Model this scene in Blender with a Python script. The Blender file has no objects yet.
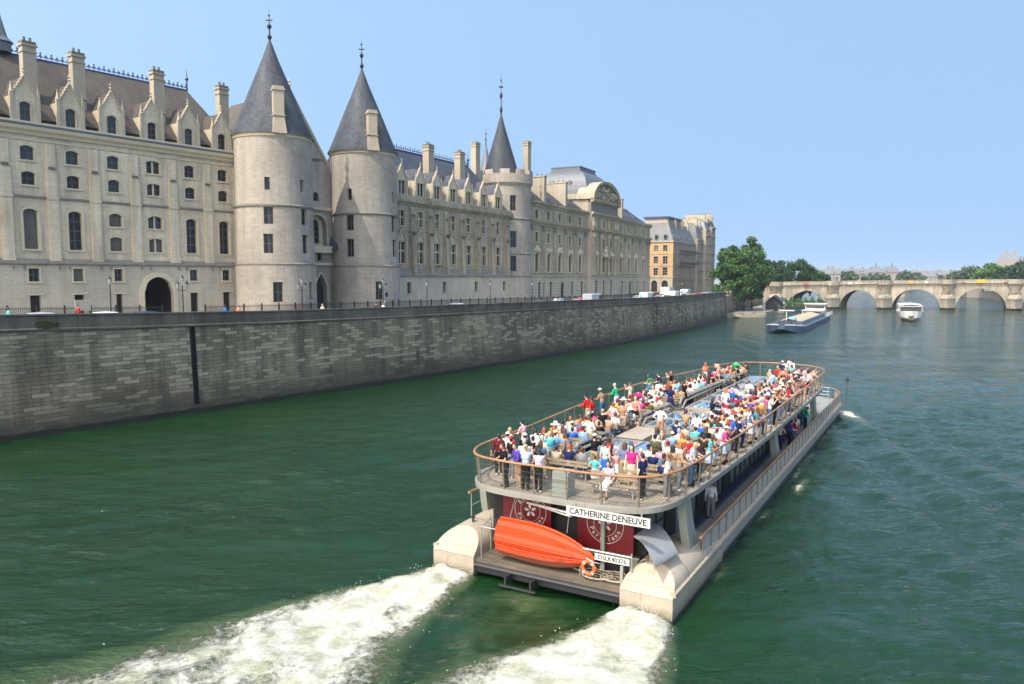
import bpy, math, random
import numpy as np
from mathutils import Vector, Matrix
random.seed(7)
PI = math.pi
R = math.radians
SC = bpy.context.scene
COL = SC.collection

# ------------------------------------------------------------------ materials
MATS = {}
def nt(m):
    return m.node_tree.nodes, m.node_tree.links
def base(name, rough=0.6, metal=0.0, spec=0.5):
    m = bpy.data.materials.new(name); m.use_nodes = True
    n, l = nt(m); b = n['Principled BSDF']
    b.inputs['Roughness'].default_value = rough
    b.inputs['Metallic'].default_value = metal
    b.inputs['Specular IOR Level'].default_value = spec
    MATS[name] = m
    return m, n, l, b
def rgb(c): return (c[0], c[1], c[2], 1)
def plain(name, c, rough=0.6, metal=0.0, var=0.12, scale=3.0, bump=0.0, spec=0.5):
    """colour with a soft noise variation"""
    m, n, l, b = base(name, rough, metal, spec)
    tc = n.new('ShaderNodeTexCoord'); no = n.new('ShaderNodeTexNoise')
    no.inputs['Scale'].default_value = scale; no.inputs['Detail'].default_value = 5
    l.new(tc.outputs['Object'], no.inputs['Vector'])
    mx = n.new('ShaderNodeMixRGB'); l.new(no.outputs['Fac'], mx.inputs['Fac'])
    mx.inputs[1].default_value = rgb([x*(1-var) for x in c]); mx.inputs[2].default_value = rgb([min(1, x*(1+var)) for x in c])
    l.new(mx.outputs[0], b.inputs['Base Color'])
    if bump:
        bp = n.new('ShaderNodeBump'); bp.inputs['Strength'].default_value = bump; bp.inputs['Distance'].default_value = .05
        l.new(no.outputs['Fac'], bp.inputs['Height']); l.new(bp.outputs[0], b.inputs['Normal'])
    return m
def ramp(n, l, src, stops):
    r = n.new('ShaderNodeValToRGB'); e = r.color_ramp.elements
    while len(e) > 1: e.remove(e[0])
    e[0].position = stops[0][0]; e[0].color = rgb(stops[0][1])
    for p, c in stops[1:]:
        q = e.new(p); q.color = rgb(c)
    l.new(src, r.inputs['Fac']); return r
def mixc(n, l, kind, fac, a, b_):
    x = n.new('ShaderNodeMixRGB'); x.blend_type = kind
    for i, v in ((0, fac), (1, a), (2, b_)):
        if hasattr(v, 'is_linked') or hasattr(v, 'links'): l.new(v, x.inputs[i])
        elif i == 0: x.inputs[0].default_value = v
        else: x.inputs[i].default_value = rgb(v)
    return x.outputs[0]
def stone(name, c1, c2, mortar, bw=.9, bh=.38, rough=.85, stain=.35, streak=.3, patches=None, msize=.012, zdark=None, bump=.4, soot=None, detail=1.0):
    """coursed stone from the UV map (metres), with block to block variation, stains and vertical streaks"""
    m, n, l, b = base(name, rough, 0, .25)
    uv = n.new('ShaderNodeUVMap')
    def noise(scale, sc=(1, 1, 1), det=6, rg=.6, loc=0):
        mp = n.new('ShaderNodeMapping'); mp.inputs['Scale'].default_value = sc; mp.inputs['Location'].default_value = (loc, loc*.7, 0)
        l.new(uv.outputs[0], mp.inputs['Vector'])
        q = n.new('ShaderNodeTexNoise'); q.inputs['Scale'].default_value = scale; q.inputs['Detail'].default_value = det
        q.inputs['Roughness'].default_value = rg; l.new(mp.outputs[0], q.inputs['Vector']); return q.outputs['Fac']
    def brick(ca, cb, cm, bias=0, sq=1):
        br = n.new('ShaderNodeTexBrick'); l.new(uv.outputs[0], br.inputs['Vector'])
        br.inputs['Scale'].default_value = 1; br.inputs['Brick Width'].default_value = bw; br.inputs['Row Height'].default_value = bh
        br.inputs['Mortar Size'].default_value = msize; br.inputs['Mortar Smooth'].default_value = .3; br.inputs['Bias'].default_value = bias
        br.inputs['Color1'].default_value = rgb(ca); br.inputs['Color2'].default_value = rgb(cb); br.inputs['Mortar'].default_value = rgb(cm)
        return br
    br = brick(c1, c2, mortar)
    col = br.outputs['Color']
    big = ramp(n, l, noise(.12, det=8, rg=.65), [(.35, (1-stain,)*3), (.62, (1.08, 1.08, 1.08))])
    col = mixc(n, l, 'MULTIPLY', 1, col, big.outputs[0])
    st = ramp(n, l, noise(1.0, (1.1, .09, 1), det=5, loc=3), [(.35, (1-streak, 1-streak, 1-streak*.95)), (.6, (1, 1, 1))])
    col = mixc(n, l, 'MULTIPLY', .9, col, st.outputs[0])
    fine = ramp(n, l, noise(5, det=8, rg=.7, loc=9), [(.3, (.8, .8, .8)), (.7, (1.12, 1.12, 1.12))])
    col = mixc(n, l, 'MULTIPLY', detail, col, fine.outputs[0])
    if patches:
        br2 = brick((0, 0, 0), (1, 1, 1), (0, 0, 0)); sel = mixc(n, l, 'MIX', .42, br2.outputs['Color'], ramp(n, l, noise(.3, (.7, 1.6, 1), det=4, loc=17), [(.3, (0, 0, 0)), (.7, (1, 1, 1))]).outputs[0])
        mk = ramp(n, l, sel, [(patches[1], (0, 0, 0)), (patches[1]+.05, (patches[2],)*3)]).outputs[0]
        col = mixc(n, l, 'MIX', mk, col, patches[0])
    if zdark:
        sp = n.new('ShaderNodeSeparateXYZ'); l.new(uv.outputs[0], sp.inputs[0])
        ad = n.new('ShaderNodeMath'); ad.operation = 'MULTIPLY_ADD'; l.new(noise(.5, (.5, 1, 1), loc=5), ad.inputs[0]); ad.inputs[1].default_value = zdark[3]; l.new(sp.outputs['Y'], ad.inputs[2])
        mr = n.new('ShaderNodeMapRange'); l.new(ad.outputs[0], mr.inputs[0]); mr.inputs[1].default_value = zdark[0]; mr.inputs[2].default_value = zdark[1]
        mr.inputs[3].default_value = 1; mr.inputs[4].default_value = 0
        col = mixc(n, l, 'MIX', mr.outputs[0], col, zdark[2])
    l.new(col, b.inputs['Base Color'])
    bp = n.new('ShaderNodeBump'); bp.inputs['Strength'].default_value = bump; bp.inputs['Distance'].default_value = .03
    hh = n.new('ShaderNodeMath'); hh.operation = 'MULTIPLY_ADD'; l.new(br.outputs['Fac'], hh.inputs[0]); hh.inputs[1].default_value = -1; l.new(noise(4, loc=2), hh.inputs[2])
    l.new(hh.outputs[0], bp.inputs['Height']); l.new(bp.outputs[0], b.inputs['Normal'])
    return m

# ------------------------------------------------------------------ mesh builder
ZB = {}                     # base height of each thing: its meshes are written in heights above the water
class MB:
    def __init__(s): s.v = []; s.f = []; s.m = []; s.uv = []; s.src = None; s.marks = []
    def mark(s): s.marks.append(len(s.f)); return s
    def add(s, vs, fs, m=0, uvs=None):
        o = len(s.v); s.v.extend([tuple(p) for p in vs])
        for i, f in enumerate(fs):
            s.f.append(tuple(o+k for k in f)); s.m.append(m if isinstance(m, int) else m[i]); s.uv.append(uvs[i] if uvs else None)
        return s
    def box(s, x0, x1, y0, y1, z0, z1, m=0):
        if x0 > x1: x0, x1 = x1, x0
        if y0 > y1: y0, y1 = y1, y0
        if z0 > z1: z0, z1 = z1, z0
        v = [(x, y, z) for z in (z0, z1) for y in (y0, y1) for x in (x0, x1)]
        return s.add(v, [(0, 2, 3, 1), (4, 5, 7, 6), (0, 1, 5, 4), (2, 6, 7, 3), (0, 4, 6, 2), (1, 3, 7, 5)], m)
    def poly(s, pts, m=0): return s.add(pts, [tuple(range(len(pts)))], m)
    def loft(s, rings, m=0, closed=True, cap0=False, cap1=False):
        n = len(rings[0]); vs = [p for r in rings for p in r]; fs = []
        for i in range(len(rings)-1):
            for j in range(n if closed else n-1):
                k = (j+1) % n
                fs.append((i*n+j, i*n+k, (i+1)*n+k, (i+1)*n+j))
        if cap0: fs.append(tuple(range(n))[::-1])
        if cap1: fs.append(tuple((len(rings)-1)*n+j for j in range(n)))
        return s.add(vs, fs, m)
    def prism(s, poly, a, b_, axis='y', m=0):
        """2D polygon extruded along an axis; poly in the two other coordinates in order"""
        def p3(p, t):
            if axis == 'y': return (p[0], t, p[1])
            if axis == 'x': return (t, p[0], p[1])
            return (p[0], p[1], t)
        return s.loft([[p3(p, a) for p in poly], [p3(p, b_) for p in poly]], m, True, True, True)
    def tube(s, path, r, n=6, m=0, caps=True):
        P = [Vector(p) for p in path]; rings = []
        rr = r if isinstance(r, (list, tuple)) else [r]*len(P)
        for i, p in enumerate(P):
            d = (P[min(i+1, len(P)-1)]-P[max(i-1, 0)]).normalized()
            u = d.cross(Vector((0, 0, 1)))
            if u.length < 1e-3: u = Vector((1, 0, 0))
            u.normalize(); w = d.cross(u)
            rings.append([tuple(p+(u*math.cos(2*PI*k/n)+w*math.sin(2*PI*k/n))*rr[i]) for k in range(n)])
        return s.loft(rings, m, True, caps, caps)
    def lathe(s, prof, cx=0, cy=0, n=24, m=0, a0=0, a1=2*PI, uvr=None, cap=False):
        full = abs(a1-a0-2*PI) < 1e-6
        k = n if full else n+1
        vs = []; fs = []; uvs = []
        acc = [0]
        for i in range(1, len(prof)): acc.append(acc[-1]+math.hypot(prof[i][0]-prof[i-1][0], prof[i][1]-prof[i-1][1]))
        for r, z in prof:
            for j in range(k):
                a = a0+(a1-a0)*j/n; vs.append((cx+r*math.cos(a), cy+r*math.sin(a), z))
        rm = uvr or max(p[0] for p in prof)
        for i in range(len(prof)-1):
            for j in range(n):
                q = (j+1) % k if full else j+1
                fs.append((i*k+j, i*k+q, (i+1)*k+q, (i+1)*k+j))
                u0 = rm*(a0+(a1-a0)*j/n); u1 = rm*(a0+(a1-a0)*(j+1)/n); z0 = prof[0][1]+acc[i]; z1 = prof[0][1]+acc[i+1]
                uvs.append([(u0, z0), (u1, z0), (u1, z1), (u0, z1)])
        s.add(vs, fs, m, uvs)
        if cap: s.add([vs[(len(prof)-1)*k+j] for j in range(k)], [tuple(range(k))], m)
        return s
    def sphere(s, c, r, n=8, k=6, m=0, sz=1):
        prof = [(max(1e-4, r*math.sin(PI*i/k)), c[2]-r*sz*math.cos(PI*i/k)) for i in range(k+1)]
        return s.lathe(prof, c[0], c[1], n, m)
    def xform(s, fn):
        if s.src is None: s.src = list(s.v)
        else: s.src += s.v[len(s.src):]
        s.v = [tuple(fn(*p)) for p in s.v]; return s
    def mesh(s, name, mats, smooth=False, dz=0):
        me = bpy.data.meshes.new(name)
        v = s.v if not dz else [(p[0], p[1], p[2]-dz) for p in s.v]
        me.from_pydata(v, [], s.f)
        for mt in mats: me.materials.append(MATS[mt] if isinstance(mt, str) else mt)
        me.polygons.foreach_set('material_index', s.m)
        src = s.src if s.src is not None else s.v
        if len(src) < len(s.v): src = src + s.v[len(src):]
        ul = me.uv_layers.new(name='UVMap'); out = []
        for f, uv in zip(s.f, s.uv):
            if uv: out += [c for p in uv for c in p]; continue
            P = [src[i] for i in f]
            nx = ny = nz = 0
            for i in range(len(P)):
                a = P[i]; b_ = P[(i+1) % len(P)]
                nx += (a[1]-b_[1])*(a[2]+b_[2]); ny += (a[2]-b_[2])*(a[0]+b_[0]); nz += (a[0]-b_[0])*(a[1]+b_[1])
            ax, ay, az = abs(nx), abs(ny), abs(nz)
            if az >= ax and az >= ay: out += [c for p in P for c in (p[0], p[1])]
            elif ay >= ax: out += [c for p in P for c in (p[0], p[2])]
            else: out += [c for p in P for c in (p[1], p[2])]
        if out: ul.data.foreach_set('uv', out)
        if smooth: me.polygons.foreach_set('use_smooth', [True]*len(me.polygons))
        me.update(); return me
    def build(s, name, mats, parent=None, smooth=False, dz=None):
        if dz is None: dz = ZB.get(parent.name, 0) if parent is not None else 0
        if isinstance(mats, str): mats = [mats]
        o = bpy.data.objects.new(name, s.mesh(name, mats, smooth, dz)); COL.objects.link(o); o.parent = parent
        return o
def pieces(mb, name, mats, parent, smooth=False):
    """one object per marked piece of the builder"""
    cuts_ = mb.marks+[len(mb.f)]; out = []
    if cuts_[0] != 0: cuts_ = [0]+cuts_
    for a, b_ in zip(cuts_, cuts_[1:]):
        if b_ <= a: continue
        q = MB(); ids = sorted({i for f in mb.f[a:b_] for i in f}); rm = {k: i for i, k in enumerate(ids)}
        q.v = [mb.v[i] for i in ids]; q.f = [tuple(rm[i] for i in f) for f in mb.f[a:b_]]; q.m = mb.m[a:b_]; q.uv = mb.uv[a:b_]
        if mb.src is not None: q.src = [mb.src[i] for i in ids]
        out.append(q.build(name, mats, parent, smooth))
    return out
def autosmooth(o, deg=35):
    me = o.data; me.polygons.foreach_set('use_smooth', [True]*len(me.polygons))
    try: me.set_sharp_from_angle(angle=R(deg))
    except Exception: pass
    return o
def thing(name, label, cat, loc=(0, 0, 0), rotz=0, group=None, zb=None):
    o = bpy.data.objects.new(name, None); COL.objects.link(o); o.empty_display_size = .3
    o.location = loc; o.rotation_euler = (0, 0, rotz); o['label'] = label; o['category'] = cat
    if group: o['group'] = group
    ZB[o.name] = loc[2] if zb is None else zb
    return o
def tag(o, label, cat, group=None):
    o['label'] = label; o['category'] = cat
    if group: o['group'] = group
    return o
def struct(o, kind='structure'): o['kind'] = kind; return o
def child(name, me, parent, loc=(0, 0, 0), rotz=0, scale=None):
    o = bpy.data.objects.new(name, me); COL.objects.link(o); o.parent = parent; o.location = loc; o.rotation_euler = (0, 0, rotz)
    if scale: o.scale = scale
    return o
def copy_tree(o, parent=None):
    c = o.copy(); COL.objects.link(c); c.parent = parent
    for ch in o.children: copy_tree(ch, c)
    return c

# ------------------------------------------------------------------ walls with openings
def archf(kind, u):
    u = min(1, abs(u))
    if kind == 'round': return math.sqrt(max(0, 1-u*u))
    if kind == 'seg': return 1-u*u
    if kind == 'pointed': return 1-(.3*u+.7*u**1.9)
    return 0
def wall(mb, x0, x1, z0, z1, y, holes, depth=.3, m=0, mr=None, cuts=()):
    """front face at y with holes (xa, xb, za, zb, kind, rise), reveals going in by depth"""
    mr = m if mr is None else mr
    holes = [h if len(h) == 6 else tuple(h)+('', 0) for h in holes]
    xs = sorted(set([x0, x1]+[v for h in holes for v in h[:2] if x0 < v < x1]+[c for c in cuts if x0 < c < x1]))
    zs = sorted(set([z0, z1]+[v for h in holes for v in h[2:4] if z0 < v < z1]))
    for i in range(len(xs)-1):
        run = None
        for j in range(len(zs)-1):
            cx, cz = (xs[i]+xs[i+1])/2, (zs[j]+zs[j+1])/2
            inside = any(h[0] < cx < h[1] and h[2] < cz < h[3] for h in holes)
            if not inside:
                if run is None: run = zs[j]
                end = zs[j+1]
            if run is not None and (inside or j == len(zs)-2):
                top = zs[j] if inside else zs[j+1]
                mb.add([(xs[i], y, run), (xs[i+1], y, run), (xs[i+1], y, top), (xs[i], y, top)], [(0, 1, 2, 3)], m); run = None
    for xa, xb, za, zb, kind, rise in holes:
        sp = zb-rise if kind else zb
        q = y+depth
        mb.add([(xa, y, za), (xa, q, za), (xa, q, sp), (xa, y, sp)], [(0, 1, 2, 3)], mr)
        mb.add([(xb, y, za), (xb, q, za), (xb, q, sp), (xb, y, sp)], [(3, 2, 1, 0)], mr)
        mb.add([(xa, y, za), (xb, y, za), (xb, q, za), (xa, q, za)], [(0, 1, 2, 3)], mr)
        if not kind: mb.add([(xa, y, zb), (xb, y, zb), (xb, q, zb), (xa, q, zb)], [(3, 2, 1, 0)], mr)
        else:
            N = 10; c = (xa+xb)/2; hw = (xb-xa)/2
            P = [(xa+(xb-xa)*k/N, sp+rise*archf(kind, (xa+(xb-xa)*k/N-c)/hw)) for k in range(N+1)]
            for k in range(N):
                a, b_ = P[k], P[k+1]
                if zb-min(a[1], b_[1]) > 1e-4:
                    mb.add([(a[0], y, a[1]), (b_[0], y, b_[1]), (b_[0], y, zb+1e-4), (a[0], y, zb+1e-4)], [(0, 1, 2, 3)], m)
                mb.add([(a[0], y, a[1]), (a[0], q, a[1]), (b_[0], q, b_[1]), (b_[0], y, b_[1])], [(0, 1, 2, 3)], mr)
def outline(w, h, kind='', rise=0, inset=0):
    hw = w/2-inset; z0 = inset; h = h-inset; sp = h-rise if kind else h
    pts = [(-hw, z0), (hw, z0)]
    if not kind: return pts+[(hw, h), (-hw, h)]
    N = 10
    return pts+[(hw-2*hw*k/N, sp+rise*archf(kind, (hw-2*hw*k/N)/hw)) for k in range(N+1)]
WC = {}
def window_meshes(w, h, kind='', rise=0, nx=2, ny=3, frame='window_frame', t=.07, bar=.03, stonecross=None, glass='window_glass'):
    key = (round(w, 2), round(h, 2), kind, round(rise, 2), nx, ny, frame, t, bar, stonecross, glass)
    if key in WC: return WC[key]
    f = MB(); o = outline(w, h, kind, rise); i = outline(w, h, kind, rise, t)
    f.loft([[(p[0], 0, p[1]) for p in o], [(p[0], 0, p[1]) for p in i], [(p[0], .07, p[1]) for p in i]], 0)
    spr = h-rise if kind else h
    for k in range(1, nx):
        x = -w/2+w*k/nx; top = spr+rise*archf(kind, x/(w/2))-t*.5 if kind else h-t
        f.box(x-bar, x+bar, .012, .06, t, top)
    for k in range(1, ny):
        z = h*k/ny; f.box(-w/2+t, w/2-t, .02, .055, z-bar*.8, z+bar*.8)
    if stonecross:
        cx, cz, st = stonecross
        for x in cx: f.box(x-st, x+st, -.12, .01, 0, (spr+rise*archf(kind, x/(w/2))) if kind else h, 1)
        for z in cz: f.box(-w/2, w/2, -.115, .005, z-st, z+st, 1)
    p = MB(); g = outline(w, h, kind, rise, t*.6); p.poly([(q[0], .045, q[1]) for q in g])
    WC[key] = (f.mesh('window', [frame, 'stone_trim']), p.mesh('pane', [glass]))
    return WC[key]
WRAND = random.Random(3)
def window(parent, x, z, w, h, kind='', rise=0, y=.28, rot=0, name='window', z_b=None, open_=False, glass=None, **kw):
    zb = ZB[parent.name] if z_b is None else z_b
    if glass is None: glass = WRAND.choice(['window_glass', 'window_glass', 'window_glass', 'window_glass_curtain', 'window_glass_blue'])
    fm, pm = window_meshes(w, h, kind, rise, glass=glass, **kw)
    o = child(name, fm, parent, (x, y, z-zb), rot); child('pane', pm, o)
    return o
def surround(mb, x, z, w, h, t=.16, proj=.07, y=0, kind='', rise=0, sill=True, m=0, hood=0):
    """moulding around an opening"""
    if kind:
        hw = w/2; sp = z+h-rise; N = 10
        o = []; i = []
        for k in range(N+1):
            u = -1+2*k/N
            i.append((x+hw*u, sp+rise*archf(kind, u))); o.append((x+(hw+t)*u, sp+(rise+t)*archf(kind, u)))
        for k in range(N):
            a, b_, c, d = i[k], i[k+1], o[k+1], o[k]
            mb.loft([[(a[0], y, a[1]), (d[0], y, d[1]), (d[0], y-proj, d[1]), (a[0], y-proj, a[1])], [(b_[0], y, b_[1]), (c[0], y, c[1]), (c[0], y-proj, c[1]), (b_[0], y-proj, b_[1])]], m)
        top = sp
    else:
        mb.box(x-w/2-t, x+w/2+t, y-proj, y, z+h, z+h+t, m); top = z+h
    mb.box(x-w/2-t, x-w/2, y-proj, y, z, top, m); mb.box(x+w/2, x+w/2+t, y-proj, y, z, top, m)
    if sill: mb.box(x-w/2-t-.05, x+w/2+t+.05, y-proj-.1, y, z-.16, z, m)
    if hood: mb.box(x-w/2-t-.12, x+w/2+t+.12, y-proj-hood, y, z+h+t, z+h+t+.16, m)
def finial(mb, x, y, z, h, r=.12, m=0):
    mb.lathe([(r*.7, z), (r*.35, z+h*.3), (r*.9, z+h*.38), (r*.3, z+h*.48), (r*.22, z+h*.62), (r*.7, z+h*.7), (r*.2, z+h*.8), (.01, z+h)], x, y, 6, m)
# ------------------------------------------------------------------ camera, sky, sun
PITCH = math.atan(65/760)
cam = bpy.data.cameras.new('camera'); cam.sensor_width = 36; cam.lens = 760/1024*36; cam.clip_end = 9000; cam.clip_start = .2
co = bpy.data.objects.new('camera', cam); COL.objects.link(co); co.location = (0, 0, 12); co.rotation_euler = (PI/2-PITCH, 0, 0)
SC.camera = co
EL = R(54); AZX, AZY = -math.sin(R(39)), -math.cos(R(39))      # the sun stands behind the camera to the left, just behind the line of the palace fronts
w = bpy.data.worlds.new('World'); SC.world = w; w.use_nodes = True
wn, wl = w.node_tree.nodes, w.node_tree.links
sky = wn.new('ShaderNodeTexSky'); sky.sky_type = 'NISHITA'; sky.sun_disc = False; sky.sun_elevation = EL
sky.sun_rotation = math.atan2(AZX, AZY) % (2*PI); sky.altitude = 50; sky.air_density = 2.3; sky.dust_density = 4.2; sky.ozone_density = 5.0
# clear midday sky: look the sky up a little above the true direction so that the horizon stays blue
tcw = wn.new('ShaderNodeTexCoord'); spw = wn.new('ShaderNodeSeparateXYZ'); cbw = wn.new('ShaderNodeCombineXYZ'); maw = wn.new('ShaderNodeMath'); maw.operation = 'MULTIPLY_ADD'
wl.new(tcw.outputs['Generated'], spw.inputs[0]); wl.new(spw.outputs[0], cbw.inputs[0]); wl.new(spw.outputs[1], cbw.inputs[1]); wl.new(spw.outputs[2], maw.inputs[0]); wl.new(maw.outputs[0], cbw.inputs[2]); wl.new(cbw.outputs[0], sky.inputs[0])
maw.inputs[1].default_value = .4; maw.inputs[2].default_value = .6
wl.new(sky.outputs[0], wn['Background'].inputs[0]); wn['Background'].inputs[1].default_value = .128
sl = bpy.data.lights.new('sun', 'SUN'); sl.energy = 2.1; sl.angle = R(.53); sl.color = (1, .93, .82)
so = bpy.data.objects.new('sun', sl); COL.objects.link(so)
so.rotation_euler = Vector((AZX*math.cos(EL), AZY*math.cos(EL), math.sin(EL))).to_track_quat('Z', 'Y').to_euler(); so.location = (-40, -60, 80)
SC.view_settings.view_transform = 'Standard'; SC.view_settings.look = 'None'; SC.view_settings.exposure = 1.17; SC.view_settings.gamma = 1
SC.cycles.max_bounces = 6; SC.cycles.diffuse_bounces = 2; SC.cycles.glossy_bounces = 3; SC.cycles.transmission_bounces = 3; SC.cycles.transparent_max_bounces = 6
SC.cycles.caustics_reflective = False; SC.cycles.caustics_refractive = False; SC.cycles.sample_clamp_indirect = 5

# ------------------------------------------------------------------ materials
PLASTER = (.46, .41, .32)
stone('stone_wing', (.72, .61, .44), (.66, .56, .40), (.56, .485, .36), 1.0, .42, stain=.24, streak=.3)
stone('stone_plinth', (.50, .44, .34), (.465, .41, .315), (.38, .335, .26), 1.1, .45, stain=.14, streak=.15)
stone('stone_tower', (.42, .375, .315), (.365, .325, .27), (.30, .265, .22), .75, .30, stain=.24, streak=.2, bump=.4)
stone('stone_hall', (.50, .43, .305), (.41, .35, .25), (.28, .24, .175), .95, .4, stain=.3, streak=.4)
stone('stone_court', (.46, .40, .285), (.41, .355, .25), (.28, .24, .17), 1.2, .5, stain=.25, streak=.35)
stone('stone_warm', (.56, .33, .165), (.50, .30, .15), (.42, .26, .14), 1.2, .5, stain=.14, streak=.15)
stone('stone_haussmann', (.36, .31, .24), (.32, .28, .215), (.26, .225, .17), 1.2, .5, stain=.2, streak=.2)
stone('stone_cream', (.44, .38, .29), (.40, .345, .265), (.32, .28, .21), 1.2, .5, stain=.15, streak=.2)
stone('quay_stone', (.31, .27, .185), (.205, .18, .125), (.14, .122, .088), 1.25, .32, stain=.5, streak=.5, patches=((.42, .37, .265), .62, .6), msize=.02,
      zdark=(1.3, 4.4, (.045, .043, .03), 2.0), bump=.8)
stone('parapet_stone', (.17, .155, .125), (.12, .11, .09), (.07, .065, .055), 1.4, 1.0, stain=.45, streak=.4, bump=.5)
stone('bridge_stone', (.47, .415, .325), (.39, .345, .27), (.27, .24, .19), 1.1, .45, stain=.35, streak=.4, bump=.6)
plain('stone_trim', (.54, .47, .34), .85, 0, .16, 2.5, .3, .2)
plain('stone_dark', (.14, .13, .11), .9, 0, .3, 2.0, .3, .2)
plain('stone_ledge', (.20, .185, .155), .9, 0, .35, 1.2, .3, .2)
plain('gothic_trim', (.44, .38, .28), .85, 0, .25, 2.0, .3, .2)
plain('chimney_stone', (.36, .31, .24), .85, 0, .15, 2.0, .3, .2)
plain('algae_and_hollow', (.014, .016, .011), .6, 0, .5, 1.5, .5, .3)  # waterline growth; also paints the dark of the drain hole and ladder grooves
plain('iron', (.02, .02, .022), .5, .3, .2, 5)
plain('iron_blue', (.03, .04, .09), .5, .2, .2, 5)
plain('lead', (.10, .11, .13), .45, .3, .25, 1.5, .2)
plain('zinc', (.115, .125, .14), .45, .1, .15, .7, .1)
plain('window_frame', (.11, .10, .085), .6, 0, .2, 3)
plain('window_frame_white', (.45, .43, .38), .6, 0, .1, 3)
plain('window_glass', (.014, .016, .019), .16, 0, .3, .4, 0, .3)
plain('window_glass_blue', (.03, .038, .052), .12, 0, .3, .4, 0, .45)
plain('window_glass_curtain', (.11, .10, .088), .3, 0, .5, 1.3, 0, .3)
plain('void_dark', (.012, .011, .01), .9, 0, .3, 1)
plain('asphalt', (.09, .088, .085), .9, 0, .2, 1.2, .2, .2)
plain('pavement', (.34, .32, .28), .9, 0, .15, 1.5, .2, .2)
plain('white_line', (.7, .7, .68), .8, 0, .08, 3)
plain('rubber', (.02, .02, .02), .8, 0, .2, 6)
plain('tinted_glass', (.02, .024, .028), .06, 0, .2, 1, 0, .8)
plain('lamp_glass', (.28, .29, .28), .3, 0, .1, 3)
plain('chrome', (.5, .5, .5), .25, .9, .1, 3)
for nme, c in dict(white=(.55, .56, .57), silver=(.45, .47, .5), navy=(.02, .035, .1), lightblue=(.22, .38, .55), darkgrey=(.06, .06, .065), teal=(.1, .28, .28), red=(.45, .03, .03), palegrey=(.36, .39, .43)).items():
    plain('paint_'+nme, c, .3, .1, .05, 2)
# slate roofs: rows of slates, blotched with lichen
def slate(name, c1, c2, lichen, amount=.5, rough=.45, bh=.22):
    m, n, l, b = base(name, rough, 0, .22)
    uv = n.new('ShaderNodeUVMap'); br = n.new('ShaderNodeTexBrick'); l.new(uv.outputs[0], br.inputs['Vector'])
    br.inputs['Scale'].default_value = 1; br.inputs['Brick Width'].default_value = .3; br.inputs['Row Height'].default_value = bh; br.inputs['Mortar Size'].default_value = .012
    br.inputs['Color1'].default_value = rgb(c1); br.inputs['Color2'].default_value = rgb(c2); br.inputs['Mortar'].default_value = rgb([x*.5 for x in c2])
    no = n.new('ShaderNodeTexNoise'); no.inputs['Scale'].default_value = .45; no.inputs['Detail'].default_value = 8; no.inputs['Roughness'].default_value = .7
    mp = n.new('ShaderNodeMapping'); mp.inputs['Scale'].default_value = (1, .45, 1); l.new(uv.outputs[0], mp.inputs[0]); l.new(mp.outputs[0], no.inputs['Vector'])
    rp = ramp(n, l, no.outputs['Fac'], [(.5-amount*.25, (0, 0, 0)), (.72, (1, 1, 1))])
    c = mixc(n, l, 'MIX', rp.outputs[0], br.outputs['Color'], lichen)
    no2 = n.new('ShaderNodeTexNoise'); no2.inputs['Scale'].default_value = 3; no2.inputs['Detail'].default_value = 6; l.new(uv.outputs[0], no2.inputs['Vector'])
    c = mixc(n, l, 'MULTIPLY', 1, c, ramp(n, l, no2.outputs['Fac'], [(.3, (.75, .75, .75)), (.7, (1.15, 1.15, 1.15))]).outputs[0])
    l.new(c, b.inputs['Base Color'])
    rr = ramp(n, l, no2.outputs['Fac'], [(.3, (rough-.1,)*3), (.7, (rough+.15,)*3)]); l.new(rr.outputs[0], b.inputs['Roughness'])
    bp = n.new('ShaderNodeBump'); bp.inputs['Strength'].default_value = .35; bp.inputs['Distance'].default_value = .02
    l.new(br.outputs['Fac'], bp.inputs['Height']); bp.invert = True; l.new(bp.outputs[0], b.inputs['Normal'])
slate('slate_brown', (.075, .064, .058), (.05, .044, .042), (.12, .10, .078), .9, .6)
slate('slate_cone', (.07, .08, .098), (.038, .044, .056), (.10, .105, .11), .3, .62)
slate('slate_dark', (.045, .052, .066), (.028, .032, .042), (.07, .073, .078), .6, .55)
slate('slate_blue', (.065, .075, .11), (.045, .052, .08), (.10, .105, .12), .5, .45)
slate('slate_pale', (.15, .155, .165), (.125, .13, .14), (.18, .175, .165), .4, .4)

# ------------------------------------------------------------------ water
BO = (1.31, 28.24); BTH = R(30)                       # boat: stern centre on the waterline, heading
BF = (math.sin(BTH), math.cos(BTH)); BL = (-math.cos(BTH), math.sin(BTH))
def vnoise(x, y, seed=0):
    xi = np.floor(x).astype(np.int64); yi = np.floor(y).astype(np.int64); fx = x-xi; fy = y-yi
    fx = fx*fx*(3-2*fx); fy = fy*fy*(3-2*fy)
    def h(a, b_):
        n_ = (a*374761393+b_*668265263+seed*974634777) & 0xffffffff
        n_ = ((n_ ^ (n_ >> 13))*1274126177) & 0xffffffff
        return ((n_ ^ (n_ >> 16)) & 0xffff)/65535.0
    return (h(xi, yi)*(1-fx)+h(xi+1, yi)*fx)*(1-fy)+(h(xi, yi+1)*(1-fx)+h(xi+1, yi+1)*fx)*fy
def fbm(x, y, o=4, seed=0):
    r = 0; a = .5; t = 0
    for k in range(o): r = r+a*vnoise(x*2**k+k*17.3, y*2**k-k*9.1, seed+k); t += a; a *= .55
    return r/t
def grow(a, b_, step, lo, hi, g=1.07):
    v = list(np.arange(a, b_+1e-6, step)); s = step; x = b_
    while x < hi: s = s*g; x += s; v.append(x)
    s = step; x = a; pre = []
    while x > lo: s = s*g; x -= s; pre.append(x)
    return np.array(pre[::-1]+v)
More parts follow.
